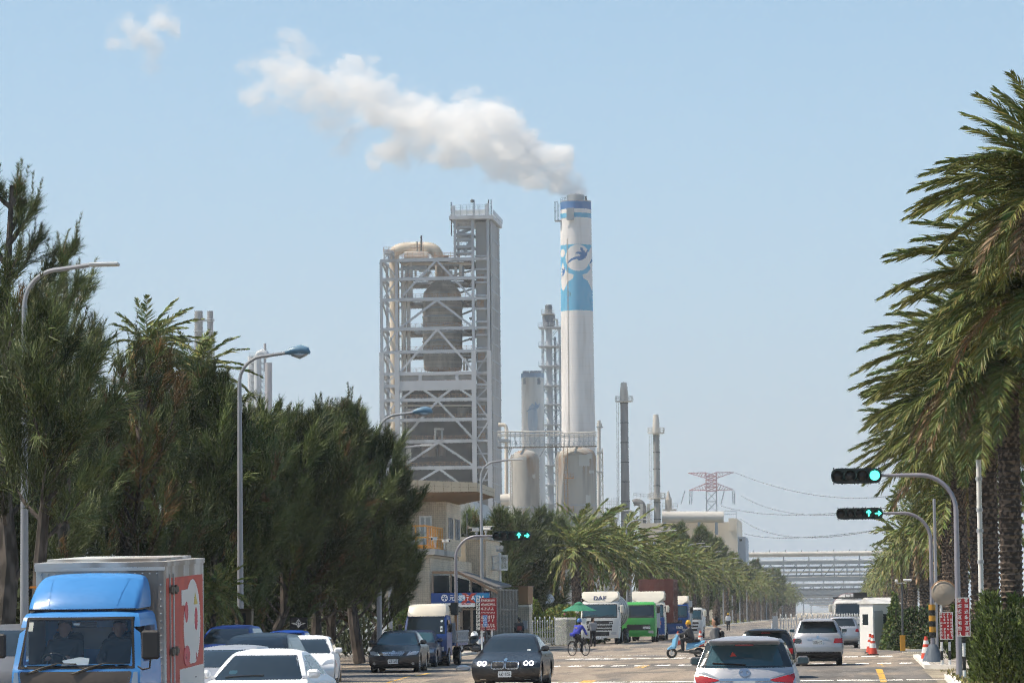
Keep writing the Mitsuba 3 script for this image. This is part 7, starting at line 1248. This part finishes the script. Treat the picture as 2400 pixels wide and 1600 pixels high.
cone(2046, 1531, 156, 'front orange cone of the pair beside the white booth', 1.05); cone(2040, 1525, 163, 'rear orange cone of the pair beside the white booth', 1.05); cone(2171, 1549, 133, 'large red cone by the striped pole foot', 1.15); cone(1589, 1505, 212, 'orange cone left of the scooter rider, before the lorries', 1.0); cone(1642, 1509, 200, 'orange cone just behind the scooter', 1.1)
t = thing('yellow_post', 'short square yellow post on the paved corner', 'post', frame((float(P(2116, 1528, 158)[0]), 158, .13))); part(t, 'column', MB().box((0, 0, .36), (.25, .12, .72), bev=.02), 'm_amber_stripe'); part(t, 'cap', MB().box((0, 0, .73), (.27, .14, .03)), 'm_amber_stripe'); part(t, 'foot', MB().box((0, 0, .01), (.32, .2, .02)), 'm_dark_steel')
t = thing('concrete_barrier', 'ochre ribbed concrete barrier at the pavement edge', 'barrier', frame((float(P(772, 1590, 104)[0]), 104, .005), 8)); prof = pg((-.30, 0), (.30, 0), (.27, .12), (.14, .34), (.11, .88), (-.11, .88), (-.14, .34), (-.27, .12)); m = MB().prism(pg((-.36, 0), (.36, 0), (.36, .1), (.30, .86), (.26, .9), (-.26, .9), (-.30, .86), (-.36, .1)), 1.6); part(t, 'body', m, mat('m_ochre', stained((.34, .22, .13), (.2, .14, .09), 2, .3, .7), .85)); 
for i in range(11): part(t, 'rib', MB().box((-.28 + .056 * i, -.018, .46), (.026, .036, .8)), 'm_ochre')
t = thing('roadside_cabinet', 'tall dark brown steel cabinet at the foot of the middle lamp post', 'cabinet', frame((float(P(575, 1500, 106)[0]), 106, .13))); part(t, 'case', MB().box((0, 0, 1.05), (.46, .4, 2.1), bev=.02), mat('m_cab_brown', (.075, .055, .03), .5)); part(t, 'door_gap', MB().box((0, -.201, 1.05), (.11, .01, 1.9)), 'm_black'); part(t, 'roof', MB().box((0, 0, 2.12), (.5, .44, .04)), 'm_cab_brown')
t = thing('white_wall', 'low white boundary wall glimpsed between the tree trunks', 'wall', frame((0, 0, 0))); part(t, 'wall', MB().box2((float(P(760, 1450, 172)[0]), 172, 0), (float(P(905, 1450, 172)[0]), 172.3, 2.0)), 'm_white'); part(t, 'coping', MB().box2((float(P(758, 1450, 172)[0]), 171.95, 2.0), (float(P(907, 1450, 172)[0]), 172.35, 2.08)), 'm_offwhite')
q = P(2058, 1515, 176); t = thing('white_booth', 'small white gatehouse with a pitched roof right of the gate', 'hut', frame((float(q[0]) + .1, 177.4, .05), 27)); part(t, 'wall', MB().box((0, 0, 1.15), (1.5, 1.5, 2.3)), 'm_white'); hull = np.array([(-.85, -.85, 2.3), (.85, -.85, 2.3), (.85, .85, 2.3), (-.85, .85, 2.3), (-.85, 0, 2.62), (.85, 0, 2.62)]); part(t, 'roof', trimesh.convex.convex_hull(hull), 'm_truck_white'); part(t, 'window', MB().box((-.755, .1, 1.5), (.012, .6, .55)), 'm_glass'); part(t, 'window', MB().box((.1, -.755, 1.5), (.6, .012, .55)), 'm_glass'); part(t, 'door', MB().box((-.42, -.757, 1.0), (.5, .014, 1.9)), 'm_galv')
def gate(name, label, xs, Y, h, mt, cab=None, lattice_=True):
    t = thing(name, label, 'gate'); 
    for i, x in enumerate(xs):
        hh = h if i % 2 == 0 else h - .22; part(t, 'picket', MB().box((x, Y, hh / 2 + .08), (.055, .055, hh)).lathe([(.027, 0), (.05, .05), (.04, .12), (0, .17)], (x, Y, hh + .08), 8), mt)
    for z in (.22, h * .55): part(t, 'rail', MB().beam((xs[0], Y + .05, z), (xs[-1], Y + .05, z), .04), mt)
    for i in range(0, len(xs) - 1): part(t, 'brace', MB().beam((xs[i], Y - .03, .2), (xs[i + 1], Y - .03, .62), .022).beam((xs[i], Y - .02, .62), (xs[i + 1], Y - .02, .2), .022), 'm_galv')
    for x in xs[::3]: part(t, 'wheel', MB().lathe([(0, -.02), (.06, -.02), (.06, .02), (0, .02)], (x, Y, .06), 10, 'y'), 'm_black')
    return t
X = lambda px, Y: float(P(px, 1470, Y)[0])
g1 = gate('sliding_gate', 'white folding gate with pointed pickets before the waiting tanker truck', np.concatenate([np.linspace(X(1830, 200), X(1935, 200), 18), np.linspace(X(1935, 200), X(2022, 200), 30)[1:]]), 200, 1.62, 'm_white'); part(g1, 'drive_cabinet', MB().box2((X(1811, 200), 199.8, .05), (X(1823, 200), 200.3, 1.75)), 'm_galv')
g2 = gate('sliding_gate', 'grey pointed folding gate at the left before the green shrubs', np.linspace(X(1243, 216), X(1300, 216), 11), 216, 1.6, 'm_galv'); 
for i in range(20): part(g2, 'folded_leaf', MB().tube([(X(1302, 215) + .066 * i, 215, .08), (X(1302, 215) + .066 * i, 215, 1.62), (X(1302, 215) + .066 * i + .02, 215.2, 1.76), (X(1302, 215) + .066 * i, 215.5, 1.7)], .022, 5).box((X(1302, 215) + .066 * i, 215.05, .85), (.022, .08, 1.55)), 'm_white' if i < 11 else 'm_galv')
part(g2, 'drive_post', MB().cyl((X(1244, 215), 215, 0), (X(1244, 215), 215, 2.9), .05, n=8), 'm_black'); part(g2, 'striped_arm', MB().box((X(1247, 215), 214.9, 2.5), (.08, .05, .8)), 'm_white')
post('white_bollard', 'white and red post left of the folding gate cabinet', 'post', 1809, 201, .05, 1.2, 'm_white')
# parasol
q = P(1357, 1425, 214); z = float(q[2]); t = thing('parasol', 'open green parasol beside the white tanker lorry', 'parasol', frame((float(q[0]), 214, 0))); mat('m_parasol', (.03, .20, .11), .7); zr_, ze_ = float(P(1357, 1412, 214)[2]), float(P(1357, 1431, 214)[2])
for k in range(8): a0, a1 = k * math.pi / 4, (k + 1) * math.pi / 4; e = 1.12; v = np.array([(0, 0, zr_), (e * math.cos(a0), e * math.sin(a0), ze_), (e * math.cos((a0 + a1) / 2) * .97, e * math.sin((a0 + a1) / 2) * .97, ze_ + .03), (e * math.cos(a1), e * math.sin(a1), ze_), (.45 * math.cos(a0), .45 * math.sin(a0), zr_ - .17), (.45 * math.cos(a1), .45 * math.sin(a1), zr_ - .17)]); v = np.vstack([v, v - [0, 0, .012]]); f = [[0, 4, 5], [4, 1, 2], [4, 2, 5], [5, 2, 3]]; part(t, 'canopy_panel', MB().add(v, f + [[c + 6, b + 6, a + 6] for a, b, c in f]), 'm_parasol'); part(t, 'rib', MB().beam((0, 0, zr_ - .05), (e * math.cos(a0), e * math.sin(a0), ze_ - .02), .015), 'm_dark_steel')
part(t, 'vent_cap', MB().lathe([(.36, zr_ - .08), (.1, zr_ + .06), (0, zr_ + .09)], (0, 0, 0), 8), 'm_parasol'); part(t, 'pole', MB().cyl((0, 0, .15), (0, 0, zr_ + .15), .02, n=8), 'm_dark_steel'); part(t, 'foot', MB().cyl((0, 0, .13), (0, 0, .22), .25, n=16), 'm_concrete')
t = post('camera_pole', 'slim pole with two white cameras above the paved corner', 'pole', 2115, 168, .05, 3.2, 'm_dark_steel'); part(t, 'cross_arm', MB().beam((-.25, 0, 3.2), (.25, 0, 3.2), .04), 'm_white'); part(t, 'camera', MB().box((-.26, -.1, 3.3), (.14, .42, .14), bev=.03), 'm_white'); part(t, 'camera', MB().box((.28, -.05, 3.34), (.42, .14, .12), bev=.03), 'm_white')
bg = trimesh.creation.icosphere(3, 1.0); v = bg.vertices; v = v * [.26, .2, .13] * (1 + .5 * (meshkit.fbm(v * 2.6 + 5, 3, 4)[:, None] - .5)); bg.vertices = v + [0, 0, .1]; obj('plastic_bag', bg, mat('m_bag', (.6, .6, .6), .4), 'crumpled white plastic bag lying on the road left of the black saloon', 'bag', M=frame((float(G(1086, 1572)[0]), float(G(1086, 1572)[1]), 0)))
# ---------------------------------------------------------------- two wheelers
def torus(R, r, c, n=28, k=8, ax='x'): return MB().lathe([(R + r * math.cos(a), r * math.sin(a)) for a in np.linspace(0, 2 * np.pi, k + 1)], c, n, ax)
def bicycle(M, label):
    t = thing('bicycle', label, 'bicycle', M); r = .33
    for y in (-.53, .52):
        k = part(t, 'wheel', torus(r, .022, (0, y, r + .02)), 'm_rubber', smooth=60); m = MB()
        for j in range(14): a = j * math.pi / 7; m.beam((0, y, r + .02), (0, y + r * math.cos(a), r + .02 + r * math.sin(a)), .006)
        part(k, 'spoke', m, 'm_galv', kind='stuff'); part(k, 'hub', MB().cyl((-.05, y, r + .02), (.05, y, r + .02), .025, n=8), 'm_galv')
    b, s, h, d = (0, -.08, .30), (0, -.25, .80), (0, .38, .80), (0, .52, .35)
    for a_, c_ in ((b, s), (s, h), (b, h), ((0, .36, .90), d)): part(t, 'frame_tube', MB().cyl(a_, c_, .02, n=8), 'm_black')
    for sx in (-.05, .05): part(t, 'frame_tube', MB().cyl((sx, -.53, .35), b, .012, n=6).cyl((sx, -.53, .35), (0, -.25, .76), .012, n=6), 'm_black')
    part(t, 'handlebar', MB().tube([(-.28, .24, 1.0), (-.2, .34, 1.02), (0, .38, .98), (.2, .34, 1.02), (.28, .24, 1.0)], .014, 6), 'm_galv'); part(t, 'saddle', MB().box((0, -.27, .88), (.17, .27, .07), bev=.03), 'm_black'); part(t, 'crank', MB().cyl((-.09, -.08, .30), (.09, -.08, .30), .08, n=12).beam((.09, -.08, .30), (.09, .05, .20), .02).beam((-.09, -.08, .30), (-.09, -.21, .40), .02), 'm_galv'); part(t, 'pedal', MB().box((.15, .06, .19), (.1, .08, .025)).box((-.15, -.22, .41), (.1, .08, .025)), 'm_black'); part(t, 'rear_rack', MB().box((0, -.58, .74), (.12, .36, .02)), 'm_galv'); part(t, 'mudguard', MB().tube([(0, -.53 + .37 * math.cos(a), .35 + .37 * math.sin(a)) for a in np.linspace(.4, 2.8, 12)], .016, 5), 'm_black')
    return t
def scooter(M, label, body):
    t = thing('scooter', label, 'scooter', M); r = .23
    for y in (-.62, .60):
        k = part(t, 'wheel', torus(r - .05, .055, (0, y, r), 24, 8), 'm_rubber', smooth=60); m = MB()
        for j in range(3): a = j * 2.1 + .5; m.beam((0, y - r * .6 * math.cos(a), r - r * .6 * math.sin(a)), (0, y + r * .6 * math.cos(a), r + r * .6 * math.sin(a)), .04)
        part(k, 'rim', m.cyl((-.04, y, r), (.04, y, r), .07, n=10), 'm_galv')
    S = lambda c, q: m3.Manifold.sphere(q, 16).translate([float(a) for a in c]); H_ = m3.Manifold.batch_hull
    part(t, 'leg_shield', MB().man(H_([S((-.16, .42, .55), .05), S((.16, .42, .55), .05), S((-.13, .34, .92), .05), S((.13, .34, .92), .05), S((0, .50, .80), .06), S((0, .56, .50), .06)])), body, smooth=50); part(t, 'front_fender', MB().man(H_([S((0, .46, .48), .07), S((0, .74, .40), .06), S((0, .60, .50), .08)])), body, smooth=50)
    part(t, 'floorboard', MB().man(H_([S((-.14, .36, .30), .04), S((.14, .36, .30), .04), S((-.14, -.16, .28), .04), S((.14, -.16, .28), .04)])), 'm_plastic', smooth=50); part(t, 'rear_body', MB().man(H_([S((-.10, -.1, .40), .05), S((.10, -.1, .40), .05), S((-.13, -.5, .55), .07), S((.13, -.5, .55), .07), S((0, -.86, .72), .05), S((0, -.15, .62), .08)])), body, smooth=50)
    part(t, 'engine_cover', MB().man(H_([S((-.13, -.25, .28), .08), S((-.13, -.66, .26), .09), S((.1, -.3, .28), .07)])), 'm_plastic', smooth=50); part(t, 'seat', MB().man(H_([S((-.08, -.10, .72), .06), S((.08, -.10, .72), .06), S((-.09, -.62, .78), .05), S((.09, -.62, .78), .05)])), 'm_black', smooth=50); part(t, 'steering_head', MB().man(H_([S((-.08, .30, .98), .05), S((.08, .30, .98), .05), S((0, .38, 1.0), .05)])), body, smooth=50); part(t, 'headlight', MB().man(S((0, .42, .99), .055)), 'm_lamp_glass', smooth=60)
    part(t, 'handlebar', MB().tube([(-.34, .20, 1.02), (-.15, .28, 1.02), (.15, .28, 1.02), (.34, .20, 1.02)], .018, 6), 'm_black'); part(t, 'fork', MB().cyl((0, .42, .6), (0, .60, .23), .03, n=8), 'm_dark_steel')
    for s in (-1, 1): part(t, 'wing_mirror', MB().tube([(s * .2, .28, 1.02), (s * .26, .26, 1.2)], .008, 5).lathe([(0, -.012), (.055, 0), (0, .012)], (s * .27, .25, 1.23), 12, 'y'), 'm_black')
    part(t, 'tail_light', MB().box((0, -.92, .70), (.16, .04, .07), bev=.015), 'm_tail_red'); part(t, 'exhaust', MB().cyl((.16, -.35, .24), (.17, -.85, .34), .05, n=10), 'm_galv'); return t
# ---------------------------------------------------------------- people
def cl(name, c, rough=.85): return mat(name, c, rough)
cl('m_cloth_blue', (.035, .05, .36)); cl('m_cloth_grey', (.28, .29, .31)); cl('m_cloth_dark', (.02, .021, .025)); cl('m_cloth_char', (.055, .058, .065)); cl('m_cloth_white', (.62, .63, .65)); cl('m_cloth_red', (.22, .03, .03)); cl('m_shoe', (.03, .028, .026)); cl('m_helmet_blue', (.06, .16, .42), .3); cl('m_helmet_yellow', (.72, .40, .02), .3)
STAND = dict(hip=(0, 0, .93), chest=(0, .01, 1.30), neck=(0, .0, 1.47), head=(0, .02, 1.62), shl=(-.19, 0, 1.40), shr=(.19, 0, 1.40), ell=(-.24, -.03, 1.12), elr=(.24, -.03, 1.12), hal=(-.23, .08, .88), har=(.23, .08, .88), hpl=(-.09, 0, .90), hpr=(.09, 0, .90), knl=(-.10, .02, .49), knr=(.10, .02, .49), anl=(-.10, -.02, .08), anr=(.10, -.02, .08), tol=(-.12, .14, .035), tor=(.12, .14, .035))
def smoothed(man, size, it=8):
    k = man.refine_to_length(size).to_mesh(); m = trimesh.Trimesh(k.vert_properties[:, :3], k.tri_verts, process=True); trimesh.smoothing.filter_taubin(m, iterations=it); return m
def person(label, M, J, top, legs, hat=None, hair=True, face=0.0, long=True, holds=None):
    J = {**STAND, **J}; g = {k: np.array(v, float) for k, v in J.items()}; S = lambda c, r: m3.Manifold.sphere(r, 14).translate([float(a) for a in c]); hull = m3.Manifold.batch_hull; U = lambda L: m3.Manifold.batch_boolean(L, m3.OpType.Add)
    def bone(a, b, ra, rb, k=0.0): return hull([S(g[a], ra + k), S(g[b], rb + k)])
    def torso(k=0.0): return hull([S(g['shl'] * .82 + g['neck'] * .18 - [0, 0, .03], .07 + k), S(g['shr'] * .82 + g['neck'] * .18 - [0, 0, .03], .07 + k), S(g['chest'] + [0, .03, 0], .12 + k), S(g['hip'] + [-.06, 0, .08], .10 + k), S(g['hip'] + [.06, 0, .08], .10 + k)])
    arms = lambda k, f=1: [bone('sh' + s, 'el' + s, .055, .043, k) for s in 'lr'] + ([bone('el' + s, 'ha' + s, .041, .030, k) for s in 'lr'] if f else [])
    leg = lambda k: [bone('hp' + s, 'kn' + s, .085, .058, k) for s in 'lr'] + [bone('kn' + s, 'an' + s, .055, .038, k) for s in 'lr'] + [hull([S(g['hip'] + [-.07, 0, 0], .095 + k), S(g['hip'] + [.07, 0, 0], .095 + k)])]
    h = g['head']; cf, sf = math.cos(face), math.sin(face); fw = np.array([-sf, cf, 0]); rt = np.array([cf, sf, 0])
    head = [hull([S(h + [0, 0, .045], .088), S(h + fw * .03 - [0, 0, .07], .055), S(h - fw * .02 + [0, 0, .02], .09)]), S(h + fw * .105 - [0, 0, .02], .016), S(h + rt * .088, .02), S(h - rt * .088, .02), S(h + fw * .09 - [0, 0, .065], .014), hull([S(g['neck'] - [0, 0, .05], .055), S(h - [0, 0, .05], .05)])]
    hands = []
    for s, sg_n in (('l', -1), ('r', 1)):
        d = norm(g['ha' + s] - g['el' + s]); p0 = g['ha' + s]; side = norm(np.cross(d, [0, 0, 1.0]) + 1e-6); dn = np.cross(side, d); hands.append(hull([S(p0, .028), S(p0 + d * .07 + side * .025, .020), S(p0 + d * .07 - side * .025, .020)]))
        for i in range(4): a_ = p0 + d * .075 + side * (.030 - .02 * i); b_ = a_ + d * (.035 - .004 * abs(i - 1)) + dn * .012; c_ = b_ + d * .022 + dn * (.03); hands += [hull([S(a_, .0095), S(b_, .0088)]), hull([S(b_, .0088), S(c_, .0078)])]
        a_ = p0 + d * .02 + side * .03 * -sg_n; b_ = a_ + d * .045 + side * .025 * -sg_n + dn * .01; hands.append(hull([S(a_, .012), S(b_, .0095)]))
    body = U([torso()] + arms(0) + leg(0) + head + hands + [hull([S(g['an' + s], .035), S(g['to' + s], .03)]) for s in 'lr']); key = obj('person', smoothed(body, .045, 4), 'm_skin', label, 'person', smooth=True, M=M)
    part(key, 'shirt', smoothed(U([torso(.016)] + arms(.014, long) ), .06, 4), top, smooth=True); part(key, 'trousers', smoothed(U(leg(.018)), .06, 4), legs, smooth=True)
    for s in 'lr': part(key, 'shoe', MB().man(hull([S(g['an' + s] - [0, 0, .02], .048), S(g['to' + s], .045)])), 'm_shoe', smooth=50)
    if hair: part(key, 'hair', MB().man(U([hull([S(h - fw * .02 + [0, 0, .065], .092), S(h - fw * .05 - [0, 0, .03], .078)])])), 'm_hair', smooth=50)
    for s in (-1, 1): part(key, 'eye', MB().man(S(h + fw * .085 + rt * s * .034 + [0, 0, .012], .011)), 'm_black')
    if hat:
        part(key, 'helmet', MB().man(hull([S(h - fw * .01 + [0, 0, .075], .118), S(h - fw * .02 + [0, 0, .03], .115)]).trim_by_plane([0, 0, 1], float(h[2] - .005)) + hull([S(h + fw * .12 + [0, 0, .03], .02), S(h + fw * .06 + rt * .09 + [0, 0, .03], .02), S(h + fw * .06 - rt * .09 + [0, 0, .03], .02)])), hat, smooth=50); part(key, 'chin_strap', MB().tube([h + rt * .1 + [0, 0, .02], h + fw * .03 + rt * .06 - [0, 0, .1], h + fw * .03 - rt * .06 - [0, 0, .1], h - rt * .1 + [0, 0, .02]], .007, 5), 'm_black')
    return key
q = P(1357, 1530, 162); MBk = frame((float(q[0]), 162, .005), -32); bicycle(MBk, 'black bicycle ridden across the road by the person in blue')
k = person('cyclist in a blue shirt and blue helmet seen from behind', MBk, dict(hip=(0, -.22, 1.0), chest=(0, -.06, 1.32), neck=(0, .02, 1.47), head=(0, .06, 1.60), shl=(-.19, -.01, 1.40), shr=(.19, -.01, 1.40), ell=(-.25, .12, 1.19), elr=(.27, .12, 1.19), hal=(-.25, .25, 1.03), har=(.26, .25, 1.03), hpl=(-.09, -.21, .97), hpr=(.09, -.21, .97), knl=(-.12, .10, .76), knr=(.12, .14, .62), anl=(-.12, -.20, .50), anr=(.12, -.0, .27), tol=(-.13, -.10, .44), tor=(.13, .11, .22)), 'm_cloth_blue', 'm_cloth_dark', 'm_helmet_blue')
part(k, 'back_print', flatp([rglyph(r8, .07, -.09 + .1 * i, 1.28 + .02, .18) for i in range(2)] + [rglyph(r8, .06, -.03, 1.18, .18)], -.205), 'm_print_yellow'); part(k, 'waist_bag', MB().box((-.08, -.40, 1.02), (.30, .13, .17), bev=.05), 'm_cloth_blue')
q = P(1390, 1513, 208); person('man in a pale grey shirt standing before the white tanker lorry', frame((float(q[0]), 208, .005), 20), dict(ell=(-.25, .05, 1.14), elr=(.25, .05, 1.14), hal=(-.06, .20, 1.06), har=(.08, .22, 1.10), head=(.01, .03, 1.63)), 'm_cloth_grey', 'm_cloth_dark', None, True, -1.2)
q = P(1606, 1538, 151); MS = frame((float(q[0]), 151, .005), 84); mat('m_scooter_blue', (.16, .40, .62), .3, 0, .5, .7); scooter(MS, 'light blue scooter crossing the junction to the left', 'm_scooter_blue')
person('scooter rider with a yellow helmet and dark jacket', MS, dict(hip=(0, -.30, .86), chest=(0, -.24, 1.18), neck=(0, -.20, 1.34), head=(0, -.15, 1.49), shl=(-.19, -.21, 1.27), shr=(.19, -.21, 1.27), ell=(-.26, -.02, 1.10), elr=(.26, -.02, 1.10), hal=(-.30, .17, 1.05), har=(.30, .17, 1.05), hpl=(-.09, -.28, .84), hpr=(.09, -.28, .84), knl=(-.14, .12, .80), knr=(.14, .12, .80), anl=(-.13, .10, .40), anr=(.13, .10, .40), tol=(-.14, .25, .34), tor=(.14, .25, .34)), 'm_cloth_char', 'm_cloth_dark', 'm_helmet_yellow', True, 0.2)
q = P(1678, 1500, 101); k = person('dark haired person in a grey top walking left behind the silver hatchback', frame((float(q[0]), 101, .005), 82, 1.06), dict(knl=(-.10, .16, .50), anl=(-.10, .20, .09), tol=(-.11, .36, .05), knr=(.10, -.04, .50), anr=(.10, -.26, .12), tor=(.11, -.13, .04), hal=(-.24, -.08, .9), har=(.24, .2, .95)), mat('m_cloth_mid', (.13, .135, .145), .85), 'm_cloth_dark', None, True, .0, False); part(k, 'backpack', MB().box((.02, -.17, 1.20), (.26, .10, .34), bev=.04), 'm_cloth_dark'); part(k, 'strap', MB().tube([(.12, -.13, 1.42), (.13, .05, 1.44), (.14, .13, 1.3), (.14, .08, 1.08)], .02, 5), 'm_cloth_red')
q = P(1707, 1478, 355); person('far person in a white shirt on the verge under the palms', frame((float(q[0]), 355, .13), 10), {}, 'm_cloth_white', 'm_cloth_dark', 'm_helmet_yellow', True, 0)
q = P(1217, 1520, 186); k = person('person in a red and black top standing by the grey utility box', frame((float(q[0]), 186, .13), 15, .97), dict(), 'm_cloth_char', 'm_cloth_dark', None, True, .5); part(k, 'red_panel', MB().box((0, -.152, 1.16), (.26, .02, .24), bev=.008), 'm_cloth_red')
q = P(1098, 1530, 172); scooter(frame((float(q[0]), 172, .13), 150), 'dark parked scooter before the bank door', 'm_car_black'); q = P(1118, 1530, 174); scooter(frame((float(q[0]), 174, .13), 165), 'white parked scooter beside the big red notice board', 'm_car_white'); q = P(1140, 1530, 176); scooter(frame((float(q[0]), 176, .13), 170), 'third parked scooter, half hidden by the black saloon', 'm_car_charcoal')
# ---------------------------------------------------------------- smoke and haze
def plume_grid():
    """Density of the smoke: puffs strung along the plume's axis, eroded by noise."""
    Y0 = 1000.0; k = mpp(Y0)
    knots = np.array([[1352, 456, 14], [1343, 437, 19], [1312, 412, 27], [1258, 380, 40], [1190, 336, 52], [1115, 304, 60], [1040, 300, 56], [960, 285, 62], [880, 245, 72], [800, 225, 62], [730, 210, 60], [668, 175, 64], [620, 180, 46], [580, 185, 30]], float)
    pts = np.array([P(a, b, Y0 + .35 * (1352 - a) * k) for a, b, _ in knots]); rad = knots[:, 2] * k
    lo = np.array([P(495, 200, Y0 + 40)[0], Y0 - 9, P(1100, 470, Y0)[2]]); hi = np.array([P(1395, 300, Y0)[0], Y0 + 54, P(650, 35, Y0 + 40)[2]])
    h = .62; n = np.ceil((hi - lo) / h).astype(int)
    ax = [lo[i] + (np.arange(n[i]) + .5) * (hi[i] - lo[i]) / n[i] for i in range(3)]
    X, Y, Z = np.meshgrid(*ax, indexing='ij'); Q = np.stack([X, Y, Z], -1)
    r = np.random.default_rng(5); D = np.full(X.shape, -9.0, np.float32)
    cum = np.concatenate([[0], np.cumsum(np.linalg.norm(np.diff(pts, axis=0), axis=1))])
    puffs = []
    for t in np.linspace(0, cum[-1], 150):
        c = np.array([np.interp(t, cum, pts[:, i]) for i in range(3)]); R = np.interp(t, cum, rad)
        o = r.normal(size=3) * np.array([.4, .4, .42]) * R * min(1, .05 + t / 14)
        puffs.append((c + o, R * r.uniform(.42, .74)))
    for a, b, R in ((690, 128, 36), (684, 104, 30), (700, 160, 38), (680, 88, 22), (655, 150, 30), (720, 140, 26), (600, 240, 26), (640, 232, 30), (690, 240, 24), (760, 300, 30), (790, 335, 20), (820, 310, 30), (815, 175, 28), (830, 162, 20), (900, 205, 24), (1100, 240, 22), (1115, 228, 14), (1160, 262, 26), (1190, 275, 22), (930, 330, 34), (985, 350, 30), (1060, 345, 26), (1210, 395, 30), (1260, 425, 20), (1300, 440, 14)):
        puffs.append((P(a, b, Y0 + .35 * (1352 - a) * k + r.uniform(-4, 4)), R * k))
    AL = np.clip((pts[0, 0] - X) / (pts[0, 0] - pts[-1, 0]), 0, 1); WRP = np.stack([meshkit.fbm(Q * .16 + 31 * i, 3, 20 + i) - .5 for i in range(3)], -1) * 5.0
    for c, R in puffs:
        i0 = np.maximum(((c - R - lo) / h).astype(int) - 2, 0); i1 = np.minimum(((c + R - lo) / h).astype(int) + 4, n)
        s = tuple(slice(a, b) for a, b in zip(i0, i1))
        if any(b <= a for a, b in zip(i0, i1)): continue
        d = 1 - np.linalg.norm(Q[s] - c + WRP[s] * (.1 + 2.0 * AL[s][..., None]), axis=-1) / R
        D[s] = np.maximum(D[s], d * R / 4.0)
    nz = meshkit.fbm(Q * .21, 5, 3); nz2 = meshkit.fbm(Q * .6 + 9, 3, 8)
    along = np.clip((pts[0, 0] - X) / (pts[0, 0] - pts[-1, 0]), 0, 1)
    e = D + (nz - .5) * (1.6 + 4.0 * along) + (nz2 - .5) * (1.7 + .9 * along) + .3 - .28 * along + .3 * np.clip(1 - along / .07, 0, 1) - .05 * along
    dens = np.clip(e * (3.2 - 2.4 * along), 0, 1) * (.46 + .4 * np.clip(1 - along / .2, 0, 1) - .26 * along)
    puff_top = P(1352, 458, Y0)[2]
    dens[(Z < puff_top) & (X > P(1325, 458, Y0)[0])] = 0
    return dens.astype(np.float32), lo, hi
def wisp_grid():
    Y0 = 1000.0; k = mpp(Y0)
    lo = np.array([P(240, 100, Y0)[0], Y0 - 9, P(340, 215, Y0)[2]]); hi = np.array([P(450, 100, Y0)[0], Y0 + 9, P(340, 12, Y0)[2]])
    h = .55; n = np.ceil((hi - lo) / h).astype(int); ax = [lo[i] + (np.arange(n[i]) + .5) * (hi[i] - lo[i]) / n[i] for i in range(3)]
    X, Y, Z = np.meshgrid(*ax, indexing='ij'); Q = np.stack([X, Y, Z], -1); D = np.full(X.shape, -9.0)
    for a, b, R in ((275, 92, 20), (300, 62, 24), (335, 75, 24), (372, 50, 28), (405, 62, 24), (350, 95, 26), (362, 120, 16), (358, 150, 16), (350, 100, 22), (322, 90, 22), (425, 66, 12)):
        c = P(a, b, Y0); D = np.maximum(D, (1 - np.linalg.norm((Q - c) * [1, .8, 1], axis=-1) / (R * k)) * R * k / 3.0)
    nz = meshkit.fbm(Q * .3, 4, 11)
    return np.clip((D + (nz - .5) * 3.4 + .28) * .6, 0, 1).astype(np.float32), lo, hi
def smoke(name, g, scale, label):
    dens, lo, hi = g
    grid = mi.VolumeGrid(np.ascontiguousarray(dens.transpose(2, 1, 0)[..., None]))
    M = T().translate(((lo + hi) / 2).tolist()).scale(((hi - lo) / 2).tolist())
    key = numbered(name)
    scene['medium_' + key] = {'type': 'heterogeneous', 'sigma_t': {'type': 'gridvolume', 'grid': grid, 'to_world': T().translate(lo.tolist()).scale((hi - lo).tolist())}, 'albedo': rgb((1, 1, 1)), 'scale': scale}
    scene[key] = {'type': 'cube', 'to_world': M, 'bsdf': {'type': 'null'}, 'interior': {'type': 'ref', 'id': 'medium_' + key}, 'exterior': {'type': 'ref', 'id': 'air'}}
    labels[key] = {'label': label, 'category': 'smoke', 'kind': 'stuff'}
HAZE = 0.00014
scene['air'] = {'type': 'homogeneous', 'albedo': rgb((.87, .93, .98)), 'sigma_t': HAZE}
smoke('smoke_plume', plume_grid(), .5, 'thick white smoke drifting left from the tall chimney')
smoke('smoke_wisp', wisp_grid(), .25, 'faint detached wisp of smoke in the upper left sky')
scene['haze'] = {'type': 'cube', 'to_world': T().translate([0, 2085, 110]).scale([1700, 2215, 111]), 'bsdf': {'type': 'null'}, 'interior': {'type': 'ref', 'id': 'air'}}
labels['haze'] = {'label': 'thin bright haze that pales everything far away', 'kind': 'stuff'}
